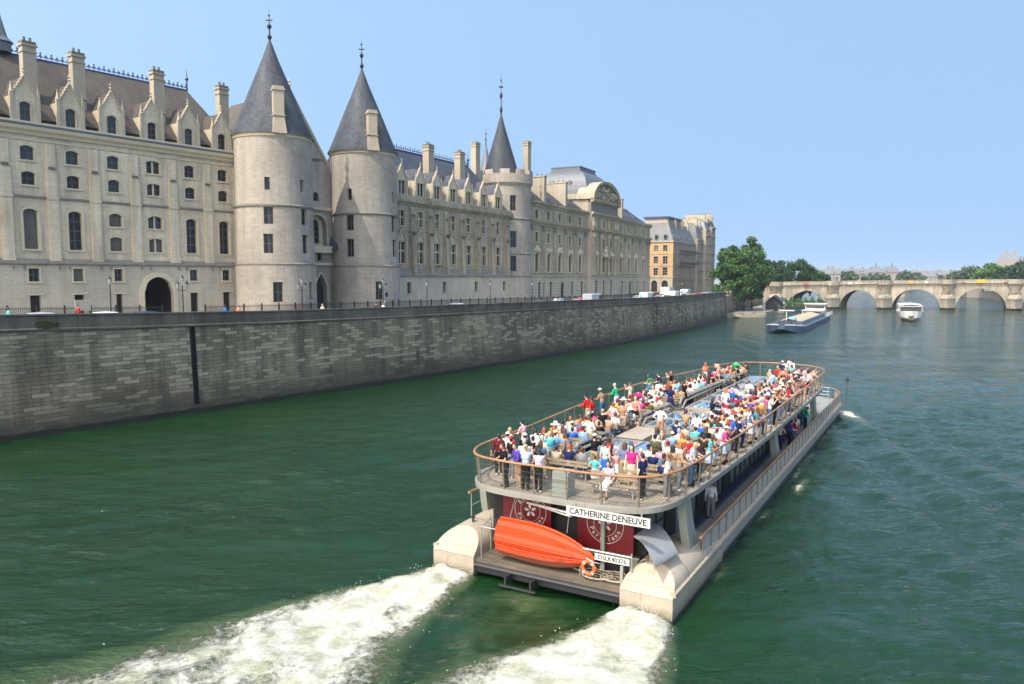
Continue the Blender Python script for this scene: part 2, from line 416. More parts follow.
gx = grow(-20, 44, .2, -4000, 4000); gy = grow(17, 62, .2, -1500, 7000)
X, Y = np.meshgrid(gx, gy)
bx = (X-BO[0])*BF[0]+(Y-BO[1])*BF[1]; by = (X-BO[0])*BL[0]+(Y-BO[1])*BL[1]
near = np.clip(1-(np.hypot(X-10, Y-40)-60)/90, 0, 1)
Z = near*(.015*np.sin(X*1.9+Y*.9+3*fbm(X*.12, Y*.12, 2, 3))+.02*np.sin(-X*1.1+Y*2.3+4*fbm(X*.1, Y*.1, 2, 5))+.24*(fbm(X*.7, Y*1.5, 4, 1)-.5)+.02*np.sin(2.6*(X*.28+Y*.96)+4*fbm(X*.07, Y*.1, 3, 8)))
foam = np.zeros_like(X)
for yc, sd in ((4.1, 11), (-4.1, 23)):
    a = -(bx+.1); ctr = yc+(.10 if yc > 0 else .03)*a+.35*np.sin(a*.55+sd)*np.clip(a/6, 0, 1)
    wdt = 1.0+.42*np.clip(a, 0, 40)+.6*(fbm(a*.5, a*0+sd, 2, sd)-.5)
    lat = np.abs(by-ctr)/wdt
    m_ = np.clip(a*2.2, 0, 1)*np.clip(1.25-lat*lat*1.15, 0, 1)*np.exp(-np.clip(a, 0, 99)/22)
    streak = fbm(bx*.45, by*1.4, 4, sd+2)
    foam = np.maximum(foam, m_*(.80+.72*streak))
    Z += np.clip(m_, 0, 1)*(.18+.85*(fbm(bx*1.1, by*1.4, 5, sd+5)-.36))*np.exp(-np.clip(a-2, 0, 99)/16)
cen = np.clip(1-np.abs(by)/3.1, 0, 1)*np.clip(-(bx+.4)*1.5, 0, 1)*np.exp(-np.clip(-bx, 0, 60)/7)
foam = np.maximum(foam, cen*(.28+.9*(fbm(bx*.9+fbm(bx, by, 2, 9)*2, by*1.1, 4, 31)-.32)))
Z += cen*.22*(fbm(bx*1.6, by*1.6, 4, 61)-.5)
for sg in (-1, 1):
    d = 47.6-bx                                       # distance aft of the bow
    u = (sg*by-5.0)-d*math.tan(R(19))                  # across the bow wave crest
    env = np.clip(d/4, 0, 1)*np.exp(-np.clip(d, 0, 200)/75)
    Z += env*.17*np.cos(2*PI*u/3.9)*np.exp(-(u/6.0)**2)*(sg*by > 4.9)
    u2 = (sg*by-5.0)-d*math.tan(R(30)); Z += env*.08*np.cos(2*PI*u2/5.2)*np.exp(-(u2/7.0)**2)*(sg*by > 4.9)
    q = np.exp(-((u-.2)/.8)**2)*np.exp(-np.clip(d-1, 0, 99)/3.2)*(d > -1)*(sg*by > 4.6)
    foam = np.maximum(foam, q*1.3*(.5+fbm(bx, by, 3, 44)))
    hull = np.exp(-((sg*by-5.25)/.28)**2)*((bx > 0) & (bx < 47)).astype(float)   # thin disturbed line along the hull
    foam = np.maximum(foam, hull*np.clip(1.5*(fbm(bx*.35, by, 3, 71+sg)-.38), 0, 1))
dq = np.exp(-((by+5.9)/.3)**2-((bx-20.5)/1.6)**2); foam = np.maximum(foam, dq*1.0*(.4+fbm(bx*1.5, by*1.5, 3, 90)))
Z = np.where((bx > 0) & (bx < 47) & (np.abs(by) < 4.9), np.minimum(Z, .02)-.05, Z)
# small wakes of the white launch and the barge
for (ox, oy, dx, dy, ln) in ((107, 205, .25, .97, 14), (58, 160, -.42, -.9, 8)):
    ax = (X-ox)*dx+(Y-oy)*dy; ay = np.abs((X-ox)*dy-(Y-oy)*dx)
    foam = np.maximum(foam, np.exp(-((ay-.5-.28*np.clip(ax, 0, 99))/.7)**2)*np.clip(ax+1, 0, 1)*np.exp(-np.clip(ax, 0, 99)/ln)*.9)
ny_, nx_ = X.shape
idx = np.arange(nx_*ny_).reshape(ny_, nx_)
F = np.stack([idx[:-1, :-1], idx[:-1, 1:], idx[1:, 1:], idx[1:, :-1]], -1).reshape(-1, 4)
me = bpy.data.meshes.new('river_water')
me.vertices.add(nx_*ny_); me.vertices.foreach_set('co', np.stack([X, Y, Z], -1).astype(np.float32).ravel())
me.loops.add(F.size); me.loops.foreach_set('vertex_index', F.astype(np.int32).ravel())
me.polygons.add(len(F)); me.polygons.foreach_set('loop_start', np.arange(0, F.size, 4, dtype=np.int32))
me.polygons.foreach_set('loop_total', np.full(len(F), 4, dtype=np.int32))
me.polygons.foreach_set('use_smooth', np.ones(len(F), dtype=bool))
at_ = me.attributes.new('foam', 'FLOAT', 'POINT'); at_.data.foreach_set('value', np.clip(foam, 0, 1.5).astype(np.float32).ravel())
me.update(); me.validate()
m, n, l, b = base('river', .07, 0, .5); b.inputs['IOR'].default_value = 1.37
geo = n.new('ShaderNodeNewGeometry')
def wnoise(scale, sc, det=3, rg=.55, rot=0):
    mp = n.new('ShaderNodeMapping'); mp.inputs['Scale'].default_value = sc; mp.inputs['Rotation'].default_value = (0, 0, rot); l.new(geo.outputs['Position'], mp.inputs[0])
    q = n.new('ShaderNodeTexNoise'); q.inputs['Scale'].default_value = scale; q.inputs['Detail'].default_value = det; q.inputs['Roughness'].default_value = rg
    l.new(mp.outputs[0], q.inputs['Vector']); return q.outputs['Fac']
def bump(h, st, dist, prev=None):
    q = n.new('ShaderNodeBump')
    if isinstance(st, float): q.inputs['Strength'].default_value = st
    else: l.new(st, q.inputs['Strength'])
    q.inputs['Distance'].default_value = dist; l.new(h, q.inputs['Height'])
    if prev: l.new(prev, q.inputs['Normal'])
    return q.outputs[0]
calm = ramp(n, l, wnoise(.055, (1, 3.2, 1), 4, .6, .3), [(.38, (.28, .28, .28)), (.62, (.95, .95, .95))]).outputs[0]   # calm slicks and ruffled patches
nb = bump(wnoise(.11, (1, 2.4, 1), 3, .6, .2), .5, .7)
nb = bump(wnoise(.62, (1, 2.5, 1), 5, .62, .22), calm, .42, nb)
nb = bump(wnoise(2.0, (1, 2.1, 1), 5, .65, -.15), calm, .12, nb)
nb = bump(wnoise(7.0, (1, 1.6, 1), 3, .6, .3), .5, .02, nb)
fa = n.new('ShaderNodeAttribute'); fa.attribute_name = 'foam'
f1 = wnoise(4.5, (1, 1, 1), 12, .84); f2 = wnoise(.9, (1, 1, 1), 6, .65)
ad = n.new('ShaderNodeMath'); ad.operation = 'MULTIPLY_ADD'; l.new(f1, ad.inputs[0]); ad.inputs[1].default_value = 1.5; ad.inputs[2].default_value = -1.12
a2 = n.new('ShaderNodeMath'); a2.operation = 'MULTIPLY_ADD'; l.new(f2, a2.inputs[0]); a2.inputs[1].default_value = .7; l.new(ad.outputs[0], a2.inputs[2])
a3 = n.new('ShaderNodeMath'); a3.operation = 'ADD'; l.new(a2.outputs[0], a3.inputs[0]); l.new(fa.outputs['Fac'], a3.inputs[1])
fm = n.new('ShaderNodeMapRange'); l.new(a3.outputs[0], fm.inputs[0]); fm.inputs[1].default_value = .44; fm.inputs[2].default_value = .74; fm.interpolation_type = 'SMOOTHSTEP'
big = ramp(n, l, wnoise(.03, (1, 2, 1), 3), [(.35, (.0025, .022, .004)), (.65, (.005, .029, .007))])
aer = n.new('ShaderNodeMapRange'); l.new(fa.outputs['Fac'], aer.inputs[0]); aer.inputs[1].default_value = .128; aer.inputs[2].default_value = 1.0; aer.inputs[4].default_value = .8
wc = mixc(n, l, 'MIX', aer.outputs[0], big.outputs[0], (.15, .20, .09))
foamc = mixc(n, l, 'MIX', ramp(n, l, wnoise(1.1, (1, 1, 1), 6, .7), [(.42, (0, 0, 0)), (.66, (.85, .85, .85))]).outputs[0], (.76, .75, .66), (.36, .38, .21)); fc = mixc(n, l, 'MIX', fm.outputs[0], wc, foamc); l.new(fc, b.inputs['Base Color'])
rg = n.new('ShaderNodeMapRange'); l.new(fm.outputs[0], rg.inputs[0]); rg.inputs[3].default_value = .07; rg.inputs[4].default_value = .7; l.new(rg.outputs[0], b.inputs['Roughness'])
fb = n.new('ShaderNodeMath'); fb.operation = 'MULTIPLY'; l.new(fm.outputs[0], fb.inputs[0]); l.new(f1, fb.inputs[1])
nb = bump(fb.outputs[0], .9, .22, nb); l.new(nb, b.inputs['Normal'])
me.materials.append(m)
spr = MB(); sr = random.Random(91)                     # droplets thrown up along the wakes
for k in range(1500):
    yc = sr.choice((4.1, -4.1)); a = sr.random()**1.6*11; wv_ = 1.0+.42*a; lat = max(-.95, min(.95, sr.gauss(0, .45)))*wv_; h_ = abs(sr.gauss(0, .12))*math.exp(-a/6)+.06+.12*math.exp(-a/5)
    px_ = -.3-a; py_ = yc+(.10 if yc > 0 else .03)*a+lat; r_ = sr.uniform(.006, .02)
    wx, wy = BO[0]+px_*BF[0]+py_*BL[0], BO[1]+px_*BF[1]+py_*BL[1]
    spr.add([(wx+r_, wy, h_), (wx, wy+r_, h_), (wx-r_, wy, h_), (wx, wy-r_, h_), (wx, wy, h_+r_), (wx, wy, h_-r_)], [(0, 1, 4), (1, 2, 4), (2, 3, 4), (3, 0, 4), (1, 0, 5), (2, 1, 5), (3, 2, 5), (0, 3, 5)])
plain('spray', (.78, .78, .74), .5, 0, .05, 5); struct(spr.build('wake_spray', 'spray'), 'stuff')
water = bpy.data.objects.new('river_water', me); COL.objects.link(water); struct(water)

# ------------------------------------------------------------------ quay curve: arc length, inward offset, height -> world
_qy = np.arange(20, 219.31, .5); _qx = -1.14240382e-3*_qy**2+.917194185*_qy-84.2982666
_qs = np.concatenate([[0], np.cumsum(np.hypot(np.diff(_qx), np.diff(_qy)))])
QL = float(_qs[-1])
_tx = np.gradient(_qx, _qs); _ty = np.gradient(_qy, _qs)
def Q(s, off=0):
    x = np.interp(s, _qs, _qx); y = np.interp(s, _qs, _qy); tx = np.interp(s, _qs, _tx); ty = np.interp(s, _qs, _ty)
    h = math.hypot(tx, ty); tx /= h; ty /= h
    return float(x-ty*off), float(y+tx*off), math.atan2(ty, tx)
def QT(s): return float(np.interp(np.interp(s, _qs, _qy), [20, 55, 64, 73, 87, 108, 155, 200, 219], [10.0, 9.27, 9.0, 8.76, 8.6, 8.43, 7.97, 7.82, 7.85]))
def qmap(s, y, z): x_, y_, _ = Q(s, y); return (x_, y_, z)
def ground_z(s, off=3): return QT(s)-1.42 if 2.6 < off < 11 else QT(s)-1.27
# quay wall > parapet, footing, ladder
cuts = list(np.arange(0, QL, 2.0))+[QL]
wallE = thing('quay_wall', 'long grey weathered stone quay wall rising out of the green river below the palace', 'wall', (0, 0, 0))
mb = MB(); dips = [(60.3, 60.85), (163.8, 164.2), (197.9, 198.3)]
ss = sorted(set(cuts+[v for d in dips for v in d]))
def batter(z, t): return .55*(1-(z+1)/(t+1))          # the wall leans back as it rises
rings = []
for s in ss:
    t = QT(s)
    rings.append([(s, .35-batter(z, t), z) for z in np.linspace(-1, t-1.3, 6)])
for i in range(len(ss)-1):
    a, b_ = rings[i], rings[i+1]; niche = any(abs(ss[i]-d[0]) < 1e-6 for d in dips)
    dy = .35 if niche else 0
    for k in range(5):
        q = [a[k], b_[k], b_[k+1], a[k+1]]; uvq = [(p[0], p[2]) for p in q]
        mb.add([(p[0], p[1]+dy, p[2]) for p in q], [(0, 1, 2, 3)], 1 if niche else 0, [uvq])
        if niche:
            for side in (a, b_):
                p, r_ = side[k], side[k+1]; mb.add([p, (p[0], p[1]+dy, p[2]), (r_[0], r_[1]+dy, r_[2]), r_], [(0, 1, 2, 3)], 1)
e = rings[-1]; mb.loft([e, [(QL, 8, p[2]) for p in e]], 0, False)
mb.box(52.7, 53.6, -.02, .3, .9, 1.6, 1)  # dark block painted in for the shade inside a drain hole
mb.xform(qmap).build('wall_face', ['quay_stone', 'algae_and_hollow'], wallE)
mb = MB()
for i in range(len(ss)-1):
    a, b_ = ss[i], ss[i+1]; ta, tb = QT(a), QT(b_)
    pr = lambda s, t: [(s, .3, t-1.32), (s, .12, t-1.26), (s, .12, t-1.12), (s, .34, t-1.05), (s, .34, t-.16), (s, .26, t-.13), (s, .26, t), (s, .92, t), (s, .92, t-.13), (s, .84, t-.16), (s, .84, t-1.4)]
    mb.loft([pr(a, ta), pr(b_, tb)], 0, False)
mb.loft([pr(QL, QT(QL)), [(QL, p[1], p[2]-.01) for p in pr(QL, QT(QL))]], 0, False)
mb.prism([(.3, QT(QL)-1.32), (.26, QT(QL)), (.92, QT(QL)), (.84, QT(QL)-1.4)], QL, QL+.02, 'x')
mb.xform(qmap).build('parapet', 'parapet_stone', wallE)
mb = MB(); fs_ = list(np.arange(0, QL, .35))+[QL]; rj = lambda s: float(fbm(np.array([s*1.3]), np.array([.5]), 4, 12)[0])-.5
for i in range(len(fs_)-1):
    a, b_ = fs_[i], fs_[i+1]
    pr = lambda s: [(s, -.5, -1), (s, -.42, .45+.25*rj(s)), (s, -.34, .62+.35*rj(s+40)), (s, .1, .8+.5*rj(s+90))]
    mb.loft([pr(a), pr(b_)], 0, False)
mb.xform(qmap).build('footing', 'algae_and_hollow', wallE)
mb = MB(); t = QT(60.6)
for yy in (60.36, 60.8): mb.box(yy-.03, yy+.03, .2, .26, .2, t-1.3)
for k in range(24): mb.box(60.36, 60.8, .2, .25, .4+k*.3, .44+k*.3)
mb.xform(lambda s, y, z: qmap(s, y-batter(z, QT(s))+.12, z)).build('ladder', 'iron', wallE)
mb = MB(); rr = random.Random(5)                       # a tuft of weeds at the coping, iron mooring rings
for s in (48.3, 48.6, 48.9, 49.3):
    for k in range(30):
        x0 = s+rr.uniform(-.3, .3); z0 = QT(s)-.9+rr.uniform(-.35, .25); d = rr.uniform(.1, .22)
        mb.add([(x0, .25, z0), (x0+d, .12, z0+d*.4), (x0+d*.3, .08, z0+d)], [(0, 1, 2)])
plain('weed', (.09, .11, .03), .7, 0, .3, 8)
tag(mb.xform(qmap).build('weed_tuft', 'weed', None, dz=0), 'tuft of weeds growing out of the dark quay parapet near the left end', 'plant')
# quay: roadway and pavements
mb = MB(); mk = MB(); pv = MB()
S2 = list(np.arange(0, QL, 4.0))+[QL]
for i in range(len(S2)-1):
    a, b_ = S2[i], S2[i+1]; ga, gb = QT(a)-1.27, QT(b_)-1.27
    for (o0, o1, dz, mbx) in ((2.6, 11.0, -.15, mb), (.8, 2.6, 0, pv), (11.0, 17.0, 0, pv)):
        mbx.add([(a, o0, ga+dz), (b_, o0, gb+dz), (b_, o1, gb+dz), (a, o1, ga+dz)], [(0, 1, 2, 3)])
    for o in (2.6, 11.0): pv.add([(a, o, ga-.15), (b_, o, gb-.15), (b_, o, gb), (a, o, ga)], [(0, 1, 2, 3)])
    if i % 2: mk.add([(a, 6.75, ga-.146), (b_, 6.75, gb-.146), (b_, 6.87, gb-.146), (a, 6.87, ga-.146)], [(0, 1, 2, 3)])
    pv.add([(a, 17, ga), (b_, 17, gb), (b_, 60, gb-.05), (a, 60, ga-.05)], [(0, 1, 2, 3)])
struct(mb.xform(qmap).build('quay_road', 'asphalt')); struct(pv.xform(qmap).build('quay_pavement', 'pavement')); struct(mk.xform(qmap).build('road_markings', 'white_line'))
# iron railing in front of the palace
def railing(name, label, s0, s1, off, h=1.35, thick=.025):
    t = thing(name, label, 'railing', (*Q(s0, off)[:2], QT(s0)-1.27))
    rail = MB(); bars = MB(); o = t.location
    k = 0; s = s0
    while s < s1:
        g = QT(s)-1.27; bars.box(s-thick*.5, s+thick*.5, off-thick*.5, off+thick*.5, g, g+h+.1)
        if k % 16 == 0: bars.box(s-.06, s+.06, off-.06, off+.06, g, g+h+.25)
        k += 1; s += .15
    for q in (.12, h-.1):
        S3 = list(np.arange(s0, s1, 2.0))+[s1]
        for i in range(len(S3)-1):
            a, b_ = S3[i], S3[i+1]; ga, gb = QT(a)-1.27+q, QT(b_)-1.27+q
            rail.add([(a, off-.03, ga), (b_, off-.03, gb), (b_, off-.03, gb+.05), (a, off-.03, ga+.05), (a, off+.03, ga), (b_, off+.03, gb), (b_, off+.03, gb+.05), (a, off+.03, ga+.05)],
                     [(0, 1, 2, 3), (3, 2, 6, 7), (4, 5, 1, 0), (7, 6, 5, 4)])
    f = lambda s, y, z: (qmap(s, y, z)[0]-o[0], qmap(s, y, z)[1]-o[1], z)
    bars.xform(f).build('railing_bars', 'iron', t); rail.xform(f).build('top_rail', 'iron', t)
railing('iron_railing', 'black iron railing in front of the pale plinth left of the arched gateway', 34, 65.2, 13.8)
railing('iron_railing', 'black iron railing before the twin round towers and the right of the gateway', 69.6, 99, 13.0)
railing('iron_railing', 'black iron railing along the foot of the gothic hall and the crenellated tower', 100, 137, 13.4)
railing('iron_railing', 'black iron railing in front of the classical courthouse ground floor', 138.5, 214, 14.2, 1.3)
# street lamps
def lamp(label, s, off, twin=False, h=4.3):
    x, y, a = Q(s, off); g = QT(s)-1.27
    t = thing('street_lamp', label, 'street lamp', (x, y, g), a, 'street lamps along the quay')
    m_ = MB(); m_.lathe([(.17, g), (.15, g+.5), (.09, g+.6), (.06, g+1.2), (.045, g+h-.75), (.07, g+h-.7)], 0, 0, 8); m_.build('post', 'iron', t)
    heads = [(-.45, g+h-.95), (.45, g+h-.95), (0, g+h-.4)] if twin else [(0, g+h-.65)]
    if twin:
        a_ = MB(); a_.tube([(-.45, 0, g+h-.95), (-.3, 0, g+h-1.15), (.3, 0, g+h-1.15), (.45, 0, g+h-.95)], .025, 5); a_.build('arm', 'iron', t)
    for hx, hz in heads:
        L_ = MB(); L_.lathe([(.09, hz), (.17, hz+.42)], hx, 0, 6); L_.build('lantern', 'lamp_glass', t)
        c_ = MB(); c_.lathe([(.2, hz+.42), (.12, hz+.52), (.04, hz+.58), (.03, hz+.65), (.005, hz+.72)], hx, 0, 6); c_.build('cap', 'iron', t)
for lab, s, off, tw in (('single lantern lamp post left of the white notice board by the railing', 55.6, 4.5, 0),
        ('lamp post standing just right of the arched gateway', 60.9, 2.2, 1),
        ('lamp post with three lanterns in front of the left round tower', 74.0, 2.2, 1),
        ('lamp post with three lanterns in front of the right round tower', 85.6, 2.2, 1),
        ('single lantern lamp post nearest the left end of the gothic hall', 93.2, 2.2, 0),
        ('single lantern lamp post near the right end of the gothic hall', 106.5, 2.2, 0),
        ('lamp post where the crenellated tower meets the courthouse', 117.4, 2.2, 0),
        ('lamp post by the parapet in front of the courthouse centre', 150.0, 2.2, 0),
        ('lamp post by the parapet in front of the orange corner house', 189.0, 2.2, 0)): lamp(lab, s, off, tw)
# vehicles
def make_car(colour, kind='car'):
    t = thing({'car': 'parked_car', 'van': 'delivery_van', 'truck': 'box_truck'}[kind], 'x', kind, (0, 0, 0))
    b_ = MB()
    def ring(x, hw, z0, z1, r=.12): return [(x, -hw+r, z0), (x, hw-r, z0), (x, hw, z0+r), (x, hw, z1-r), (x, hw-r, z1), (x, -hw+r, z1), (x, -hw, z1-r), (x, -hw, z0+r)]
    if kind == 'car':
        b_.loft([ring(-2.1, .7, .4, .75), ring(-2.0, .82, .25, .9), ring(-1.0, .86, .2, .95), ring(.7, .86, .2, .95), ring(1.6, .84, .22, .86), ring(2.05, .74, .3, .7), ring(2.12, .62, .4, .6)], 0, True, True, True)
        b_.loft([ring(-1.75, .74, .85, .95, .04), ring(-1.2, .68, .9, 1.4), ring(-.2, .66, .9, 1.46), ring(.35, .66, .9, 1.4), ring(1.1, .74, .85, .93, .04)], 0, True, True, True)
        b_.build('body', 'paint_'+colour, t)
        g = MB()
        for sg in (-1, 1):
            for xa, xb in ((-1.15, -.35), (-.25, .62)): g.add([(xa, sg*.735, .97), (xb, sg*.735, .97), (xb-.2 if xb > 0 else xb, sg*.685, 1.34), (xa, sg*.69, 1.34)], [(0, 1, 2, 3)])
        g.add([(1.12, -.6, .96), (1.12, .6, .96), (.46, .52, 1.38), (.46, -.52, 1.38)], [(0, 1, 2, 3)]); g.add([(-1.72, -.6, .99), (-1.72, .6, .99), (-1.3, .52, 1.37), (-1.3, -.52, 1.37)], [(0, 1, 2, 3)])
        g.build('windows', 'tinted_glass', t); wx = (-1.3, 1.3); hw = .8
        for sg in (-1, 1):
            h = MB(); h.box(2.06, 2.13, sg*.5-.14, sg*.5+.14, .55, .67); h.build('headlight', 'lamp_glass', t)
    elif kind == 'van':
        b_.loft([ring(-2.5, .9, .3, 2.2), ring(-2.4, .95, .25, 2.3), ring(1.2, .95, .25, 2.3), ring(1.75, .92, .25, 1.35), ring(2.4, .88, .3, 1.05), ring(2.5, .8, .35, .9)], 0, True, True, True)
        b_.build('body', 'paint_'+colour, t)
        g = MB(); g.add([(1.3, -.8, 2.12), (1.3, .8, 2.12), (1.74, .85, 1.38), (1.74, -.85, 1.38)], [(0, 1, 2, 3)])
        for sg in (-1, 1): g.add([(.5, sg*.96, 1.35), (1.55, sg*.955, 1.35), (1.25, sg*.955, 2.0), (.5, sg*.96, 2.0)], [(0, 1, 2, 3)])
        g.build('windows', 'tinted_glass', t); wx = (-1.6, 1.6); hw = .88
    else:
        b_.box(-3, 1.2, -1.1, 1.1, .9, 3.1); b_.build('cargo_box', 'paint_'+colour, t)
        c_ = MB(); c_.loft([ring(1.25, 1.0, .5, 2.3), ring(2.3, 1.0, .5, 2.3), ring(2.7, .95, .5, 1.4)], 0, True, True, True); c_.build('cab', 'paint_white', t)
        g = MB(); g.add([(2.34, -.9, 2.2), (2.34, .9, 2.2), (2.7, .9, 1.42), (2.7, -.9, 1.42)], [(0, 1, 2, 3)]); g.build('windows', 'tinted_glass', t); wx = (-1.9, 2.0); hw = 1.0
    for x in wx:
        for sg in (-1, 1):
            wh = MB(); wh.tube([(x, sg*(hw-.12), .33), (x, sg*(hw+.06), .33)], .33, 12); wo = wh.build('wheel', 'rubber', t)
            rm = MB(); rm.tube([(x, sg*(hw+.05), .33), (x, sg*(hw+.075), .33)], .2, 10); rm.build('rim', 'chrome', wo, dz=0)
    return t
for lab, kind, colr, s, off, flip in (
        ('white car at the far left behind the quay parapet', 'car', 'palegrey', 50.2, 3.8, 0),
        ('white car behind the parapet beside the first single lamp post', 'car', 'white', 55.2, 3.8, 0),
        ('dark blue car in front of the arched gateway', 'car', 'navy', 58.7, 3.8, 0),
        ('pale blue car in front of the courthouse, left of the other', 'car', 'lightblue', 128.6, 3.8, 0),
        ('silver blue car just left of the white van below the courthouse', 'car', 'silver', 134.4, 3.8, 1),
        ('pale grey delivery van parked below the courthouse', 'van', 'palegrey', 141.5, 3.9, 0),
        ('dark car parked behind the pale grey delivery van', 'car', 'darkgrey', 148.5, 3.8, 0),
        ('small white car below the right end of the courthouse', 'car', 'white', 163, 3.8, 0),
        ('white delivery van in front of the arches of the orange house', 'van', 'white', 170, 4.2, 0),
        ('silver car between the two white vans by the orange house', 'car', 'silver', 177, 3.8, 0),
        ('black car behind the parapet near the orange house', 'car', 'darkgrey', 183, 3.8, 0),
        ('white delivery van next to the box truck', 'van', 'white', 190, 4.2, 0),
        ('white box truck driving along the quay past the orange house', 'truck', 'white', 200, 8.4, 0),
        ('teal car following the box truck', 'car', 'teal', 208, 6, 0),
        ('red car parked near the far end of the quay', 'car', 'red', 215, 3.8, 0),
        ('dark grey car parked left of the two blue cars below the courthouse', 'car', 'darkgrey', 122.6, 3.8, 0),
        ('grey car driving in the far lane below the courthouse', 'car', 'palegrey', 137, 8.6, 1),
        ('red car in the far lane behind the pale grey delivery van', 'car', 'red', 146, 8.6, 1),
        ('navy car parked left of the small white car', 'car', 'navy', 156.5, 3.8, 0),
        ('second silver car in the far lane before the orange house', 'car', 'silver', 176, 8.6, 1),
        ('white van in the far lane beyond the box truck', 'van', 'white', 219, 8.4, 1),
        ('dark car just in front of the box truck', 'car', 'darkgrey', 193.5, 8.6, 0),
        ('pale blue car between the red car and the last white car on the quay', 'car', 'lightblue', 229.5, 3.8, 0),
        ('grey car in front of the gothic hall, half hidden by the parapet', 'car', 'silver', 101.5, 3.8, 0),
        ('white car parked at the very end of the quay beside the tree', 'car', 'white', 224, 3.8, 0)):
    t = make_car(colr, kind); x, y, a = Q(s, off); t.location = (x, y, QT(s)-1.42); t.rotation_euler = (0, 0, a+(PI if flip else 0)); t['label'] = lab
    t['group'] = 'vehicles on the quay road'
# white notice board on the railing, round blue road sign
x, y, a = Q(57.0, 13.2); g = QT(57)-1.27
t = thing('notice_board', 'blank pale notice board fixed in front of the railing left of the gateway', 'sign', (x, y, g), a)
mb = MB(); mb.box(-.7, .7, -.04, .04, g+1.1, g+2.1); mb.build('panel', 'stone_plinth', t)
mb = MB(); mb.box(-.6, -.52, -.03, .03, g, g+1.1); mb.box(.52, .6, -.03, .03, g, g+1.1); mb.build('post', 'iron', t)
x, y, a = Q(92.0, 8.0); g = QT(92)-1.27
t = thing('road_sign', 'small round blue road sign on a thin pole before the gothic hall', 'road sign', (x, y, g), a)
mb = MB(); mb.lathe([(.03, g), (.03, g+2.6)], 0, 0, 6); mb.build('pole', 'iron', t)
mb = MB(); mb.tube([(0, -.06, g+2.5), (0, -.03, g+2.5)], .33, 16); mb.build('disc', 'iron_blue', t)
# ------------------------------------------------------------------ buildings. Each is an Empty whose x runs along its front, y goes into the building
def wing(name, label, A, th, g, cat='building'):
    return thing(name, label, cat, (A[0], A[1], g), R(90-th))
def place_thing(px, py, pz): return (px, py, pz)
def ridge_crest(parent, x0, x1, y, z, step=.55, h=.75, m='iron_blue'):
    mb = MB(); mb.box(x0, x1, y-.12, y+.12, z-.1, z+.12); x = x0+.2; k = 0
    while x < x1:
        mb.tube([(x, y, z+.1), (x, y, z+h)], .035, 4)
        if k % 2 == 0: mb.sphere((x, y, z+h), .11, 6, 4)
        mb.loft([[(x-.2, y, z+.45), (x-.02, y, z+.62), (x-.02, y, z+.5), (x-.12, y, z+.35)], [(x-.2, y+.03, z+.45), (x-.02, y+.03, z+.62), (x-.02, y+.03, z+.5), (x-.12, y+.03, z+.35)]], 0, True, True, True)
        mb.loft([[(x+.2, y, z+.45), (x+.02, y, z+.62), (x+.02, y, z+.5), (x+.12, y, z+.35)], [(x+.2, y+.03, z+.45), (x+.02, y+.03, z+.62), (x+.02, y+.03, z+.5), (x+.12, y+.03, z+.35)]], 0, True, True, True)
        x += step; k += 1
    mb.box(x0, x1, y-.02, y+.02, z+.32, z+.38)
    return mb.build('ridge_crest', m, parent)
def hip_roof(parent, x0, x1, y0, y1, z0, rx0, rx1, ry, rz, mat, name='roof'):
    mb = MB(); a, b_, c, d = (x0, y0, z0), (x1, y0, z0), (x1, y1, z0), (x0, y1, z0); e, f = (rx0, ry, rz), (rx1, ry, rz)
    def sl(pts):                       # uv: along the eave and up the slope
        P = [Vector(p) for p in pts]; u = (P[1]-P[0]).normalized(); nrm = u.cross(P[2]-P[0]).normalized(); v = nrm.cross(u)
        mb.add(pts, [tuple(range(len(pts)))], 0, [[((p-P[0]).dot(u), (p-P[0]).dot(v)) for p in P]])
    sl([a, b_, f, e]); sl([b_, c, f]); sl([c, d, e, f]); sl([d, a, e])
    return mb.build(name, mat, parent)
def chimney(parent, x, y, z0, z1, w=1.3, d=.9, m='chimney_stone', pots=True):
    mb = MB(); mb.box(x-w/2, x+w/2, y-d/2, y+d/2, z0, z1-.5); mb.box(x-w/2-.08, x+w/2+.08, y-d/2-.08, y+d/2+.08, z1-1.1, z1-.98)
    mb.box(x-w/2-.12, x+w/2+.12, y-d/2-.12, y+d/2+.12, z1-.5, z1-.3); mb.box(x-w/2-.02, x+w/2+.02, y-d/2-.02, y+d/2+.02, z1-.3, z1, 1)
    mb.box(x-w/2-.1, x+w/2+.1, y-d/2-.1, y+d/2+.1, z0+(z1-z0)*.3, z0+(z1-z0)*.3+.14)
    if pots:
        for k in (-1, 1): mb.lathe([(.15, z1), (.12, z1+.4), (.15, z1+.42)], x+k*w*.22, y, 8, 1)
    return mb.build('chimney', [m, 'stone_dark'], parent)
